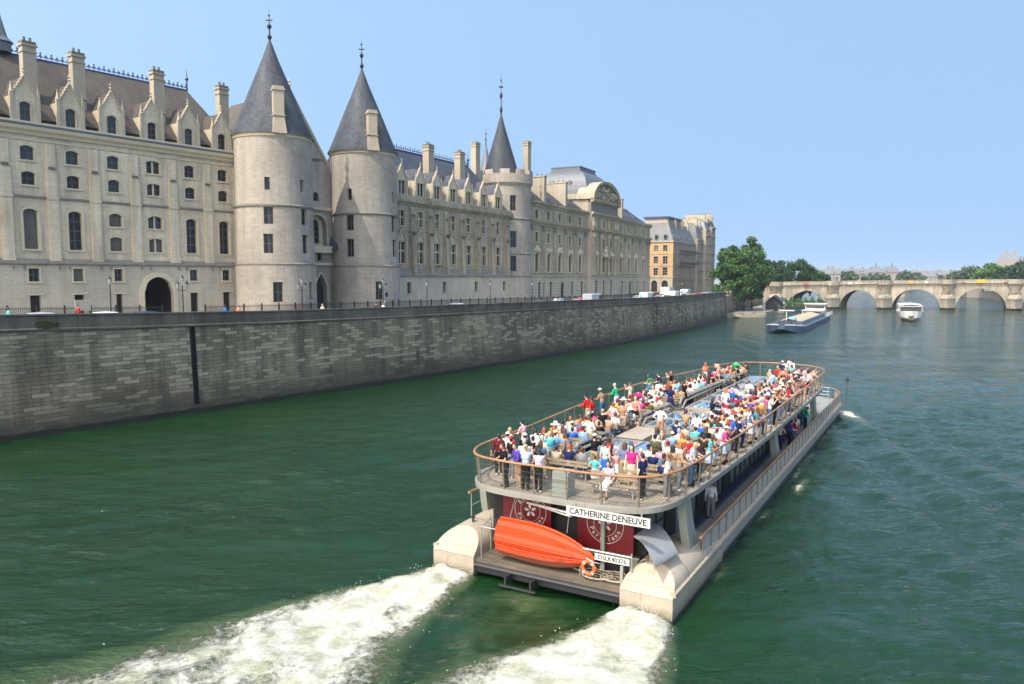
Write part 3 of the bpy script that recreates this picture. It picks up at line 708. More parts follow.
def dormer(parent, x, y, z0, zg, zt, w, win, twin=False, mats=('stone_wing', 'gothic_trim', 'slate_brown'), depth=3.0, wz=None):
    """gothic gabled stone dormer: front wall with window, cheeks, steep gable, pinnacles and finial"""
    mb = MB(); ww, wh, kind, rise = win; hw = w/2; wb = wz if wz else z0+.1
    hs = [(x-ww/2, x+ww/2, wb, wb+wh, kind, rise)]
    wall(mb, x-hw, x+hw, z0, zg, y, hs, .22)
    mb.add([(x-hw, y, zg), (x+hw, y, zg), (x, y, zt)], [(0, 1, 2)])
    for s in (-1, 1):
        mb.add([(x+s*hw, y, z0), (x+s*hw, y+depth, z0), (x+s*hw, y+depth, zg), (x+s*hw, y, zg)], [(0, 1, 2, 3)])
        mb.loft([[(x+s*(hw+.12), y-.1, zg-.1), (x+s*(hw+.12), y-.1, zg+.1), (x, y-.1, zt+.2), (x, y-.1, zt-.05)], [(x+s*(hw+.12), y+.25, zg-.1), (x+s*(hw+.12), y+.25, zg+.1), (x, y+.25, zt+.2), (x, y+.25, zt-.05)]], 1, True, True, True)
        for k in range(1, 6):      # crockets
            u = k/6; cx = x+s*(hw+.1)*(1-u); cz = zg+.12+(zt-zg)*u; mb.sphere((cx, y, cz+.08), .11, 5, 4, 1)
        px_ = x+s*(hw+.18)         # side pinnacle
        mb.box(px_-.15, px_+.15, y-.15, y+.15, z0, zg+.25, 1); mb.lathe([(.2, zg+.25), (.16, zg+.35), (.03, zg+1.05)], px_, y, 4, 1); mb.sphere((px_, y, zg+1.08), .08, 5, 4, 1)
        mb.add([(x+s*hw, y+.2, zg), (x+s*hw, y+depth, zg), (x, y+depth, zt), (x, y+.2, zt)], [(0, 1, 2, 3)], 2)
    surround(mb, x, wb, ww, wh, .13, .06, y, kind, rise, True, 1)
    mb.lathe([(.28, zg+(zt-zg)*.42), (.3, zg+(zt-zg)*.42+.01)], x, y-.04, 8, 1)
    finial(mb, x, y, zt+.05, 1.0, .2, 1)
    o = mb.build('dormer', list(mats), parent)
    zb = ZB[parent.name]
    kw = dict(nx=2, ny=3, t=.06)
    if twin: kw['stonecross'] = ((0,), (), .09)
    fm, pm = window_meshes(ww, wh, kind, rise, glass=WRAND.choice(['window_glass', 'window_glass_blue']), **kw)
    wo = child('window', fm, o, (x, y+.2, wb-zb)); child('pane', pm, wo)
    return o

# ---- 1. palace wing on the left
A1, TH1 = (-49.2, 73.0), 36.8
g1 = 7.9
W1 = wing('palace_wing', 'neo-gothic pale stone palace wing with brown slate roof and arched gateway at the far left', A1, TH1, g1)
bays = [-5.35, -1.1, 3.1, 7.25, 11.35, 15.7, 20.0, 24.2]
kinds = ['big', 'pair', 'big', 'big', 'pair', 'twin', 'big', 'big']
X0, X1 = -8.0, 26.6
holes_u = []; holes_l = []; wins = []
for c, k in zip(bays, kinds):
    if k == 'twin':
        for z, h in ((23.4, 1.4), (21.0, 1.3)): holes_u.append((c-.78, c+.78, z, z+h, 'seg', .2 if z > 22 else .1)); wins.append((c, z, 1.56, h, 'seg', .2 if z > 22 else .1, dict(stonecross=((0,), (), .1), nx=4, ny=2)))
        for z, h in ((17.3, 1.45), (14.75, 1.55)): holes_u.append((c-.8, c+.8, z, z+h, 'seg' if z > 17 else '', .22 if z > 17 else 0)); wins.append((c, z, 1.6, h, 'seg' if z > 17 else '', .22 if z > 17 else 0, dict(stonecross=((0,), (), .1), nx=4, ny=2)))
    else:
        for z, h in ((23.4, 1.4), (21.0, 1.3)): holes_u.append((c-.63, c+.63, z, z+h, 'seg', .2)); wins.append((c, z, 1.26, h, 'seg', .2, dict(nx=2, ny=2)))
        if k == 'pair':
            for z, h in ((17.35, 1.4), (14.75, 1.5)): holes_u.append((c-.67, c+.67, z, z+h, 'seg', .2)); wins.append((c, z, 1.34, h, 'seg', .2, dict(nx=2, ny=2)))
        else: holes_u.append((c-.64, c+.64, 14.75, 18.7, 'seg', .25)); wins.append((c, 14.75, 1.28, 3.95, 'seg', .25, dict(nx=2, ny=4, bar=.04)))
    if k != 'twin':
        sw = .42 if k == 'pair' else .5
        holes_l.append((c-sw, c+sw, 11.55, 12.85)); wins.append((c, 11.55, sw*2, 1.3, '', 0, dict(nx=2, ny=2, yy=.1)))
        dw = .33 if k == 'pair' else .48
        holes_l.append((c-dw, c+dw, 7.9, 10.2)); wins.append((c, 7.9, dw*2, 2.3, '', 0, dict(nx=1, ny=1, yy=.1, glass='void_dark')))
gate = (14.0, 17.35, 7.9, 12.0, 'round', 1.75)
holes_l.append(gate)
mb = MB(); wall(mb, X0, X1, 13.4, 26.0, 0, holes_u, .32); mb.box(X0, X1, .9, 14, 26, 26.02); mb.poly([(X0, 0, 6), (X0, 14, 6), (X0, 14, 26), (X0, 0, 26)]); mb.poly([(X1, 0, 6), (X1, 14, 6), (X1, 14, 26), (X1, 0, 26)])
wo = mb.build('upper_wall', ['stone_wing', 'stone_trim'], W1)
mb = MB(); wall(mb, X0, X1, 6, 13.4, -.18, holes_l, .4); mb.box(X0, X1, -.18, .05, 13.2, 13.4); mb.build('plinth', ['stone_plinth'], W1)
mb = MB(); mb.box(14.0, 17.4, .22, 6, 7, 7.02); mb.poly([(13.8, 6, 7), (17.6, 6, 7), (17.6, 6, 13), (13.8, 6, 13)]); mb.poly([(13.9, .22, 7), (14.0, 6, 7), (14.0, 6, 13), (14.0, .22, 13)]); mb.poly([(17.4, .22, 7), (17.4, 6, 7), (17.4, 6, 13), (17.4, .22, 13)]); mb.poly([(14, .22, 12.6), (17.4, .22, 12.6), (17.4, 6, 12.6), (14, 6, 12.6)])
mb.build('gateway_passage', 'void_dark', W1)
mb = MB()
for t_, pr in ((.25, .2), (.55, .12)):
    surround(mb, 15.68, 7.9, 3.35, 4.1, t_, pr+.02, -.18, 'round', 1.75, False)
mb.build('gateway_arch', 'stone_trim', W1)
for c, z, w_, h, kd, rs, kw in wins:
    kw = dict(kw); yy = kw.pop('yy', .27); window(W1, c, z, w_, h, kd, rs, y=yy, **kw)
mb = MB()
for c, k in zip(bays, kinds):
    ww = 1.56 if k == 'twin' else 1.26
    for z, h in ((23.4, 1.4), (21.0, 1.3)): mb.mark(); surround(mb, c, z, ww, h, .12, .05, 0, 'seg', .2)
    mb.mark()
    if k == 'big': surround(mb, c, 14.75, 1.3, 3.95, .2, .08, 0, 'seg', .25)
    else:
        for z, h in ((17.35, 1.4), (14.75, 1.5)): mb.mark(); surround(mb, c, z, 1.36 if k == 'pair' else 1.6, h, .14, .06, 0, 'seg', .2)
    surround(mb, c, 17.35 if k != 'big' else 14.75, 1.75 if k == 'twin' else 1.5, 1.4 if k != 'big' else 3.95, .12, .13, 0, 'seg', .32, False)
    if k != 'twin': mb.mark(); surround(mb, c, 11.55, 1.0, 1.3, .14, .04, -.18, sill=True); mb.mark(); mb.box(c-.75, c+.75, -.3, -.18, 10.2, 10.34)
    else: pass
pieces(mb, 'window_surround', 'stone_trim', W1)
mb = MB()
pil = [(bays[i]+bays[i+1])/2 for i in range(len(bays)-1)]+[26.05, -7.4]
for p in pil:
    mb.mark(); mb.box(p-.5, p+.5, -.26, .01, 13.9, 22.4); mb.box(p-.42, p+.42, -.2, .01, 22.4, 25.2)
    mb.box(p-.58, p+.58, -.34, .01, 19.7, 19.95); mb.box(p-.56, p+.56, -.3, .01, 13.6, 14.1)
    mb.box(p-.3, p+.3, -.34, -.0, 22.7, 22.95, 1)
pieces(mb, 'pilaster', ['stone_wing', 'stone_dark'], W1)
mb = MB()
mb.prism([(.02, 19.72), (-.16, 19.78), (-.18, 19.92), (.02, 20.02)], X0, X1, 'x', 1)
mb.prism([(.02, 13.2), (-.42, 13.28), (-.42, 13.4), (-.12, 13.75), (.02, 13.8)], X0, X1, 'x', 1)
mb.prism([(.02, 25.2), (-.1, 25.3), (-.12, 25.5), (.02, 25.5)], X0, X1, 'x')
for c in bays:                                         # lead covered sloping sills under the big windows
    mb.prism([(-.1, 13.7), (-.36, 13.42), (-.1, 13.42)], c-1.3, c+1.3, 'x', 2)
    for q in (-.95, .0): mb.box(c+q-1.2+.3, c+q-1.06+.3, -.34, -.18, 12.75, 13.1, 1)
mb.build('string_courses', ['stone_trim', 'stone_ledge', 'lead'], W1)
mb = MB(); mb.prism([(.02, 25.8), (-.2, 25.85), (-.25, 26.1), (-.55, 26.3), (-.62, 26.6), (-.62, 26.78), (.02, 26.8)], X0, X1, 'x'); mb.prism([(-.63, 26.62), (-.7, 26.7), (-.7, 26.85), (-.4, 26.85), (-.4, 26.78)], X0, X1, 'x', 1)
mb.prism([(-.3, 26.8), (-.3, 27.08), (-.2, 27.12), (.3, 27.12), (.3, 26.8)], X0, X1, 'x'); mb.build('cornice', ['stone_trim', 'zinc'], W1)
hip_roof(W1, X0, 26.9, .25, 14, 27.5, X0, 24.1, 7.0, 35.05, 'slate_brown')
mb = MB(); mb.poly([(X0, .25, 27.5), (X0, 14, 27.5), (X0, 7, 35.05)]); mb.build('gable_end', 'stone_wing', W1)
ridge_crest(W1, X0, 24.2, 7.0, 35.0)
for c in bays: dormer(W1, c, -.12, 26.85, 29.5, 31.35, 2.0, (1.0, 1.95, 'seg', .22), mats=('stone_wing', 'gothic_trim', 'slate_brown'), depth=3.4, wz=27.0)
for x, z1 in ((-4.2, 35.4), (4.6, 35.4), (9.25, 35.4), (17.9, 35.4), (26.1, 35.3)): chimney(W1, x, 2.5, 28.5 if x < 25 else 26.8, z1, 1.25)
mb = MB(); mb.lathe([(1.0, 35.0), (1.05, 35.9), (1.25, 36.0), (.75, 36.5), (.25, 38.4), (.12, 39.3), (.03, 40.6)], 3.8, 7, 10); finial(mb, 3.8, 7, 40.2, 1.6, .2); mb.build('roof_lantern', ['zinc'], W1)
mb = MB(); mb.lathe([(.12, 35), (.1, 36.2), (.25, 36.4), (.06, 36.8), (.02, 37.6)], 24.2, 7, 6); mb.build('ridge_finial', 'iron_blue', W1)
for x in (4.3, 9.0, 16.9): 
    pass

# ---- round towers
def tower(label, c, rad, g, strings, eave, tip, fin, wins, chim=None, crenel=None, cone_r=None, cone_mat='slate_cone', cone_c=(0, 0), batt=.3, corner=None):
    t = thing('round_tower', label, 'tower', (c[0], c[1], g))
    zb = g; mb = MB(); L = 2*PI*rad
    def bend(x, y, z):
        a = x/rad; r_ = rad-y+batt*(1-min(1, max(0, (z-7)/20.)))
        return (r_*math.cos(a), r_*math.sin(a), z)
    hs = []; 
    for a, z0, z1, w_ in wins:
        x = R(a)*rad
        hs.append((x-w_/2, x+w_/2, z0, z1))
    off = -PI*rad
    wall(mb, off, off+L, 6, strings[0], -.12, [h for h in hs if h[3] < strings[0]], .45, 0, cuts=[off+L*k/60 for k in range(1, 60)])
    n0 = len(mb.f)
    wall(mb, off, off+L, strings[0], eave, 0, [h for h in hs if h[2] > strings[0]], .45, 1, cuts=[off+L*k/60 for k in range(1, 60)])
    mb.xform(bend); o = mb.build('tower_wall', ['stone_tower', 'stone_tower'], t); autosmooth(o, 25)
    mb = MB()
    for z in strings:
        mb.mark(); r_ = rad+batt*(1-min(1, (z-7)/20.)); mb.lathe([(r_-.02, z-.25), (r_+.16, z-.2), (r_+.2, z-.02), (r_+.02, z+.12)], 0, 0, 60)
    pieces(mb, 'string_course', 'stone_ledge', t)
    mb = MB()
    if crenel:
        z0, z1 = crenel; R2 = rad+.45
        mb.lathe([(rad-.02, z0-1.2), (rad+.25, z0-.75), (R2, z0-.5), (R2, z0+1.2), (R2-.45, z0+1.2), (R2-.45, z0-.3), (.1, z0-.3)], 0, 0, 60)
        for k in range(10):
            a = 2*PI*k/10+.1; pts = []
            ring = []
            for q in (0, .5, 1):
                a_ = a+q*.36; ring.append([(R2*math.cos(a_), R2*math.sin(a_), z0+1.2), ((R2-.45)*math.cos(a_), (R2-.45)*math.sin(a_), z0+1.2), ((R2-.45)*math.cos(a_), (R2-.45)*math.sin(a_), z1), (R2*math.cos(a_), R2*math.sin(a_), z1)])
            mb.loft(ring, 0, True, True, True)
        mb.build('battlement', 'stone_tower', t)
        for k in range(26):
            pass
    else:
        mb.lathe([(rad, eave-.5), (rad+.12, eave-.4), (rad+.15, eave-.1), (rad+.28, eave)], 0, 0, 60); mb.build('cornice', 'stone_trim', t)
    cr = cone_r or rad+.35; ez = eave if not crenel else crenel[0]-.2
    mb = MB(); prof = [(cr, ez-.05), (cr, ez), (cr*.9, ez+(tip-ez)*.085), (cr*.55, ez+(tip-ez)*.45), (cr*.2, ez+(tip-ez)*.8), (.12, tip)]
    mb.lathe(prof, cone_c[0], cone_c[1], 64, uvr=rad); autosmooth(mb.build('cone_roof', cone_mat, t), 40)
    mb = MB(); h = fin-tip; mb.lathe([(.16, tip-.4), (.14, tip+.1), (.3, tip+.25*h*.4), (.1, tip+.2*h), (.08, tip+.35*h), (.28, tip+.42*h), (.28, tip+.47*h), (.06, tip+.52*h), (.04, tip+.75*h), (.14, tip+.8*h), (.02, tip+.84*h), (.015, fin)], cone_c[0], cone_c[1], 8)
    mb.box(cone_c[0]-.4, cone_c[0]+.4, cone_c[1]-.03, cone_c[1]+.03, tip+.62*h, tip+.66*h); mb.build('finial', 'iron', t)
    if chim:
        cx, cy, w_, ztop = chim; a = math.atan2(cy, cx)
        mb = MB(); mb.box(-.6, .6, -.55, .55, ez-.3, ztop); mb.box(-.72, .72, -.66, .66, ztop-.5, ztop-.3); mb.box(-.72, .72, -.66, .66, ez+1.9, ez+2.05)
        mb.loft([[(-.6, -.55, ez+1.9), (.6, -.55, ez+1.9), (.6, .55, ez+1.9), (-.6, .55, ez+1.9)], [(-.85, -.75, ez-.1), (.85, -.75, ez-.1), (.85, .75, ez-.1), (-.85, .75, ez-.1)]], 0, True, True, True)
        mb.xform(lambda x, y, z: (cx-x*math.sin(a)-y*-math.cos(a), cy+x*math.cos(a)-y*-math.sin(a), z)); mb.build('chimney', 'chimney_stone', t)
    for a, z0, z1, w_ in wins:
        slit = w_ < .7
        r_ = rad-.38+batt*(1-min(1, (z0-7)/20.))+(.12 if z1 < strings[0] else 0)
        kw = dict(nx=2 if not slit else 1, ny=2 if not slit else 1)
        window(t, r_*math.cos(R(a)), z0, w_+.04, z1-z0, rot=R(a)+PI/2, y=r_*math.sin(R(a)), glass='window_glass', **kw)
    return t
def sides(lst, extra): return lst+[(a, z0, z1, w_) for (a, z0, z1, w_) in extra]
T1c, T2c, T3c = (-29.5, 95.3), (-20.9, 108.6), (-1.2, 150.0)
tower('left one of the twin round towers with blue-grey cone roof and stone chimney', T1c, 4.55, 7.8, (13.6, 20.55), 28.95, 40.7, 44.4,
      [(-81.8, 22.25, 23.75, .6), (-27.3, 22.25, 23.7, .55), (-81, 18.25, 20.25, 1.05), (-24.4, 18.3, 20.2, 1.0), (-82, 14.8, 17.1, 1.05), (-23.6, 14.85, 17.1, 1.0), (-70.3, 9.0, 11.4, 1.05), (-16, 9.2, 11.4, .7)], (1.95, -3.75, 1.2, 34.3))
tower('right one of the twin round towers, its lower wall in the shadow of its twin', T2c, 4.55, 7.8, (13.55, 20.65), 29.1, 40.8, 45.0,
      [(-103.4, 22.4, 23.9, .6), (-19.3, 22.3, 23.8, .55), (-103.5, 18.3, 20.4, 1.05), (-19.5, 18.3, 20.4, 1.0), (-103.5, 14.75, 17.15, 1.05), (-18, 14.8, 17.2, 1.0), (-56, 8.9, 11.4, 1.05)], (1.95, -3.75, 1.2, 34.4))
tower('crenellated round tower with dark pointed roof between the gothic hall and the courthouse', T3c, 4.8, 7.2, (12.15, 16.5, 23.1), 30.2, 43.4, 51.4,
      [(-72.4, 24.55, 27.4, 1.25), (-72.4, 17.6, 20.7, 1.25), (-72.4, 13.1, 16.0, 1.25)], None, (30.3, 32.3), 4.05, 'slate_dark', (-.9, .3), .1)
# extra: slender chimneys and small spire behind the third tower
def lone_chimney(label, loc, z0, z1, w_=1.5):
    t = thing('tall_chimney', label, 'chimney', (loc[0], loc[1], z0), R(60)); mb = MB()
    mb.box(-w_/2, w_/2, -.55, .55, z0, z1-.4); mb.box(-w_/2-.1, w_/2+.1, -.65, .65, z1-.9, z1-.7); mb.box(-w_/2-.12, w_/2+.12, -.67, .67, z0+(z1-z0)*.45, z0+(z1-z0)*.45+.2)
    mb.build('shaft', 'chimney_stone', t)
    mb = MB(); mb.box(-w_/2-.12, w_/2+.12, -.67, .67, z1-.4, z1-.2); mb.box(-w_/2, w_/2, -.5, .5, z1-.2, z1, 1); mb.build('cap', ['chimney_stone', 'stone_dark'], t)
lone_chimney('tall slender stone chimney just right of the dark pointed roof of the crenellated tower', (3.0, 153.5), 24, 38.8, 1.35)
lone_chimney('tall stone chimney just left of the dark pointed roof of the crenellated tower', (-6.9, 146.5), 24, 37.4, 1.5)
t = thing('lead_spire', 'small pale blue lead spire peeping out behind the left side of the dark pointed roof', 'spire', (-5.6, 166, 20))
mb = MB(); mb.lathe([(1.5, 20), (1.5, 33), (1.7, 33.2), (.9, 36.6), (.12, 40.2)], 0, 0, 16); mb.build('spire_roof', 'zinc', t)
mb = MB(); finial(mb, 0, 0, 40.0, 3.6, .22); mb.build('finial', 'iron', t)

# ---- gabled link between the twin towers
W5 = wing('gabled_link', 'narrow gabled stone building squeezed between the twin round towers', A1, TH1, 7.8)
mb = MB()
hs = [(38.3, 39.2, 22.3, 23.5, 'seg', .3), (37.0, 40.2, 16.0, 20.4, 'round', 1.5), (37.2, 37.8, 14.2, 15.2), (38.6, 39.4, 14.2, 15.2), (38.0, 40.0, 7.6, 12.4, 'pointed', 1.8)]
wall(mb, 33.5, 43, 6, 21.3, .6, [h for h in hs if h[3] < 21], .7); wall(mb, 31, 39.9, 21.3, 28, .8, [hs[0]], .3)
mb.poly([(29.0, .8, 27.5), (40.6, .8, 27.5), (35.0, .8, 36.0)], 0)
mb.poly([(39.9, .8, 21.3), (41.6, .8, 21.3), (41.6, .8, 26), (40.6, .8, 27.5), (39.9, .8, 28)])
mb.build('gable_wall', ['stone_tower'], W5)
mb = MB(); mb.loft([[(40.9, .6, 26.9), (40.9, .6, 27.5), (34.9, .6, 36.4), (34.9, .6, 35.7)], [(40.9, 1.3, 26.9), (40.9, 1.3, 27.5), (34.9, 1.3, 36.4), (34.9, 1.3, 35.7)]], 0, True, True, True)
mb.loft([[(28.7, .6, 26.9), (28.7, .6, 27.5), (34.9, .6, 36.4), (34.9, .6, 35.7)], [(28.7, 1.3, 26.9), (28.7, 1.3, 27.5), (34.9, 1.3, 36.4), (34.9, 1.3, 35.7)]], 0, True, True, True)
finial(mb, 34.9, .9, 36.3, 1.6, .3); mb.build('coping', 'gothic_trim', W5)
mb = MB(); mb.loft([[(28.8, 1.2, 27.2), (34.9, 1.2, 36.0), (41, 1.2, 27.2)], [(28.8, 14, 27.2), (34.9, 14, 36.0), (41, 14, 27.2)]], 0, False); mb.build('roof', 'slate_brown', W5)
mb = MB(); mb.prism([(.62, 20.9), (.25, 21.05), (.2, 21.4), (.8, 21.5)], 33.8, 43, 'x'); mb.prism([(.62, 13.5), (.3, 13.6), (.3, 13.85), (.62, 13.95)], 33.8, 43, 'x'); mb.box(36.6, 40.6, -.2, .62, 15.3, 15.5); mb.box(36.6, 40.6, -.2, -.05, 15.5, 16.2); mb.build('balcony', ['stone_trim'], W5)
mb = MB(); surround(mb, 38.6, 16.0, 3.2, 4.4, .25, .2, .6, 'round', 1.5, False); surround(mb, 39.0, 7.6, 2.0, 4.8, .35, .25, .6, 'pointed', 1.8, False); mb.prism([(40.4, 15.6), (42.4, 15.6), (41.4, 18.4)], -1.2, .6, 'y', 1); mb.build('arch_mouldings', ['gothic_trim', 'slate_blue'], W5)
mb = MB(); mb.poly([(37.0, 1.29, 16.0), (40.2, 1.29, 16.0), (40.2, 1.29, 20.4), (37.0, 1.29, 20.4)]); mb.build('niche_wall', 'stone_trim', W5)
window(W5, 38.7, 16.6, 1.5, 3.2, 'round', .75, y=1.2, nx=2, ny=4, glass='window_glass'); window(W5, 38.75, 22.3, .9, 1.2, 'seg', .3, y=1.05, nx=1, ny=2)
for x in (37.5, 39.0): window(W5, x, 14.2, .6 if x < 38 else .8, 1.0, y=.9, nx=1, ny=1, glass='window_glass')
mb = MB(); mb.poly([(37.9, 1.25, 7.5), (40.1, 1.25, 7.5), (40.1, 1.25, 12.5), (37.9, 1.25, 12.5)]); mb.build('door', 'void_dark', W5)
chimney(W5, 52.6, 6.0, 24, 37.6, 1.3, 1.1)

# ---- 2. gothic hall
A2, TH2 = (-16.8, 116.0), 29.4
W2 = wing('gothic_hall', 'grey gothic hall with seven gabled dormers, buttresses and a row of tall windows', A2, TH2, 7.5)
cs = [-4.4, .15, 4.85, 9.35, 14.0, 18.75, 23.7, 28.75]; X0, X1 = -6.5, 33.6
hu = []; wn2 = []
for c in cs:
    hu.append((c-.75, c+.75, 19.75, 22.1)); wn2.append((c, 19.75, 1.5, 2.35, '', 0, dict(nx=2, ny=3, stonecross=((0,), (1.3,), .08))))
    hu.append((c-.88, c+.88, 14.1, 17.35)); wn2.append((c, 14.1, 1.76, 3.25, '', 0, dict(nx=4, ny=4, stonecross=((0,), (1.9,), .1))))
mb = MB(); wall(mb, X0, X1, 12.0, 23.3, 0, hu, .38); mb.poly([(X1, 0, 6), (X1, 13, 6), (X1, 13, 24), (X1, 0, 24)]); mb.build('upper_wall', ['stone_hall'], W2)
hl = [(x-.5, x+.5, 9.5, 11.2) for x in (.9, 10.45, 20.2, 30.0)]
mb = MB(); wall(mb, X0, X1, 6, 12.05, -.75, hl, .5); mb.build('plinth', 'stone_plinth', W2)
mb = MB(); mb.prism([(-.75, 12.02), (-.95, 12.06), (-.95, 12.2), (-.75, 12.26), (.02, 13.35), (.02, 12.0)], X0, X1, 'x'); mb.build('sloping_ledge', 'stone_ledge', W2)
mb = MB()
bt = [(cs[i]+cs[i+1])/2 for i in range(len(cs)-1)]+[31.6]
for p in bt:
    mb.mark(); mb.prism([(.02, 12.3), (-.85, 12.3), (-.85, 13.4), (-.7, 14.4), (-.6, 17.9), (-.42, 18.6), (-.38, 22.4), (.02, 22.9)], p-.42, p+.42, 'x')
    mb.box(p-.3, p+.3, -.95, -.35, 18.65, 18.95, 1); mb.box(p-.24, p+.24, -.75, -.3, 21.3, 21.55, 1); mb.sphere((p, -.85, 18.6), .22, 6, 4, 1)
pieces(mb, 'buttress', ['stone_hall', 'stone_dark'], W2)
mb = MB()
for c in cs:
    mb.mark(); surround(mb, c, 14.1, 1.76, 3.25, .12, .07, 0, '', 0)
    surround(mb, c, 14.1, 2.0, 5.0, .22, .2, 0, 'pointed', 1.9, False)
    mb.prism([(c-.7, 17.6), (c+.7, 17.6), (c, 18.6)], -.05, .0, 'y')
    mb.mark(); surround(mb, c, 19.75, 1.5, 2.35, .13, .07, 0)
for x in (.9, 10.45, 20.2, 30.0): mb.mark(); surround(mb, x, 9.5, 1, 1.7, .12, .04, -.75)
pieces(mb, 'window_surround', 'gothic_trim', W2)
for c, z, w_, h, kd, rs, kw in wn2: window(W2, c, z, w_, h, kd, rs, y=.32, **kw)
for x in (.9, 10.45, 20.2, 30.0): window(W2, x, 9.5, 1.0, 1.7, y=-.4, nx=2, ny=3, glass='window_glass')
mb = MB(); mb.prism([(.02, 22.9), (-.2, 23.0), (-.25, 23.2), (-.6, 23.35), (-.66, 23.6), (-.66, 23.85), (.02, 23.95)], X0, X1, 'x'); mb.prism([(.02, 19.05), (-.12, 19.1), (-.12, 19.22), (.02, 19.3)], X0, X1, 'x', 0)
mb.prism([(-.35, 23.9), (-.35, 24.35), (.3, 24.35), (.3, 23.9)], X0, X1, 'x'); mb.build('cornice', ['stone_hall'], W2)
hip_roof(W2, X0, 33.3, .3, 12, 24.4, X0, 28.2, 6.0, 32.5, 'slate_blue')
ridge_crest(W2, X0, 28.2, 6.0, 32.5, .6, .8)
mb = MB(); mb.lathe([(.14, 32.5), (.1, 33.4), (.3, 33.6), (.06, 34), (.02, 35)], 28.2, 6, 6); mb.build('ridge_finial', 'iron_blue', W2)
for c in cs[1:]+[33.2]: 
    if c < 33: dormer(W2, c, -.15, 23.95, 26.9, 28.8, 2.0, (1.55, 2.0, '', 0), True, ('stone_trim', 'gothic_trim', 'slate_blue'), 3.2, 24.5)
for c in [(a+b_)/2 for a, b_ in zip(cs[1:], cs[2:])]:
    mb = MB(); mb.box(c-.28, c+.28, -.25, .6, 23.9, 25.4); mb.lathe([(.42, 25.4), (.3, 25.8), (.03, 26.9)], c, .1, 4); mb.build('pinnacle', 'gothic_trim', W2)
for x, z1 in ((10.9, 33.6), (20.2, 33.7)): chimney(W2, x, 2.6, 26, z1, 1.5, 1.2)

# ---- 3. classical courthouse
A3, TH3 = (4.8, 154.0), 26.7
W3 = wing('courthouse', 'long grey classical courthouse with domed centre pavilion and arched sculpted pediment', A3, TH3, 7.0)
LB = [.4, 6.25, 12.1, 18.0, 23.9]; PB = [32.0, 37.4, 42.8]; RB = [53.1, 59.6, 66.1, 72.6]; X0, X1 = -3.0, 79.3
def front(xs, x0, x1, y, nm, pav=False):
    hs = []; ws = []
    for c in xs:
        for z, h, w_ in ((23.75, 1.85, 1.5), (19.05, 2.0, 1.5), (13.05, 3.85, 1.75)):
            hs.append((c-w_/2, c+w_/2, z, z+h)); ws.append((c, z, w_, h, dict(nx=2, ny=2 if h < 3 else 4)))
    mb = MB(); wall(mb, x0, x1, 11.9, 26.7, y, hs, .4); mb.build('upper_wall', 'stone_court', W3)
    for c, z, w_, h, kw in ws: window(W3, c, z, w_, h, y=y+.34, **kw)
    mb = MB()
    for i, c in enumerate(xs):
        mb.mark(); surround(mb, c, 19.05, 1.5, 2.0, .18, .08, y); mb.mark(); surround(mb, c, 23.75, 1.5, 1.85, .14, .06, y); mb.mark(); surround(mb, c, 13.05, 1.75, 3.85, .22, .12, y)
        mb.box(c-1.25, c+1.25, y-.45, y, 17.2, 17.42)
        if i % 2 == 0: mb.prism([(c-1.3, 17.42), (c+1.3, 17.42), (c, 18.35)], y-.4, y, 'y')
        else: mb.box(c-1.2, c+1.2, y-.35, y, 17.42, 17.9)
        mb.box(c-1.0, c-.75, y-.3, y, 16.6, 17.2); mb.box(c+.75, c+1.0, y-.3, y, 16.6, 17.2)
    pieces(mb, 'window_surround', 'stone_trim', W3)
    return hs
front(LB, X0, 28.3, 0, 'l'); front(RB, 47.3, X1, 0, 'r'); front(PB, 28.3, 47.3, -.9, 'p', True)
gd = []
for c in LB+RB:
    gd.append((c+.35, c+1.75, 7.8, 11.0, '', 0)) if c not in (12.1, 59.6) else gd.append((c+.2, c+2.4, 6.9, 11.0, 'round', 1.1))
for c in PB: gd.append((c-.8, c+.8, 6.9 if c == 37.4 else 7.8, 11.2, '', 0))
for c in (3.6, 27.0, 49.5, 56.4, 62.8, 69.4, 75.5): gd.append((c-.45, c+.45, 7.8, 10.9, '', 0))
gd = [h for h in gd]
mb = MB(); wall(mb, X0, 28.3, 5.5, 11.95, -.25, [h for h in gd if h[1] < 28.2], .5); wall(mb, 47.3, X1, 5.5, 11.95, -.25, [h for h in gd if h[0] > 47.4], .5); wall(mb, 28.3, 47.3, 5.5, 11.95, -1.15, [h for h in gd if 28.3 < h[0] < 47], .5)
for x in (28.3, 47.3): mb.poly([(x, -1.15, 5.5), (x, 0, 5.5), (x, 0, 26.7), (x, -1.15, 26.7)])
mb.build('rusticated_ground_floor', 'stone_plinth', W3)
for h in gd: window(W3, (h[0]+h[1])/2, h[2], h[1]-h[0], h[3]-h[2], h[4], h[5], y=(.1 if not 28.3 < h[0] < 47 else -.8), nx=2, ny=3, glass='window_glass')
mb = MB(); z = 7.6
while z < 11.7:
    for a, b_, y in ((X0, 28.2, -.25), (28.3, 47.3, -1.15), (47.4, X1, -.25)):
        xs = sorted([a, b_]+[v for h in gd if a < h[0] < b_ and h[2] < z < h[3] for v in h[:2]])
        for i in range(0, len(xs)-1, 2): mb.box(xs[i], xs[i+1], y-.03, y+.001, z, z+.07)
    z += .62
mb.build('rustication_joints', 'stone_ledge', W3)
mb = MB()
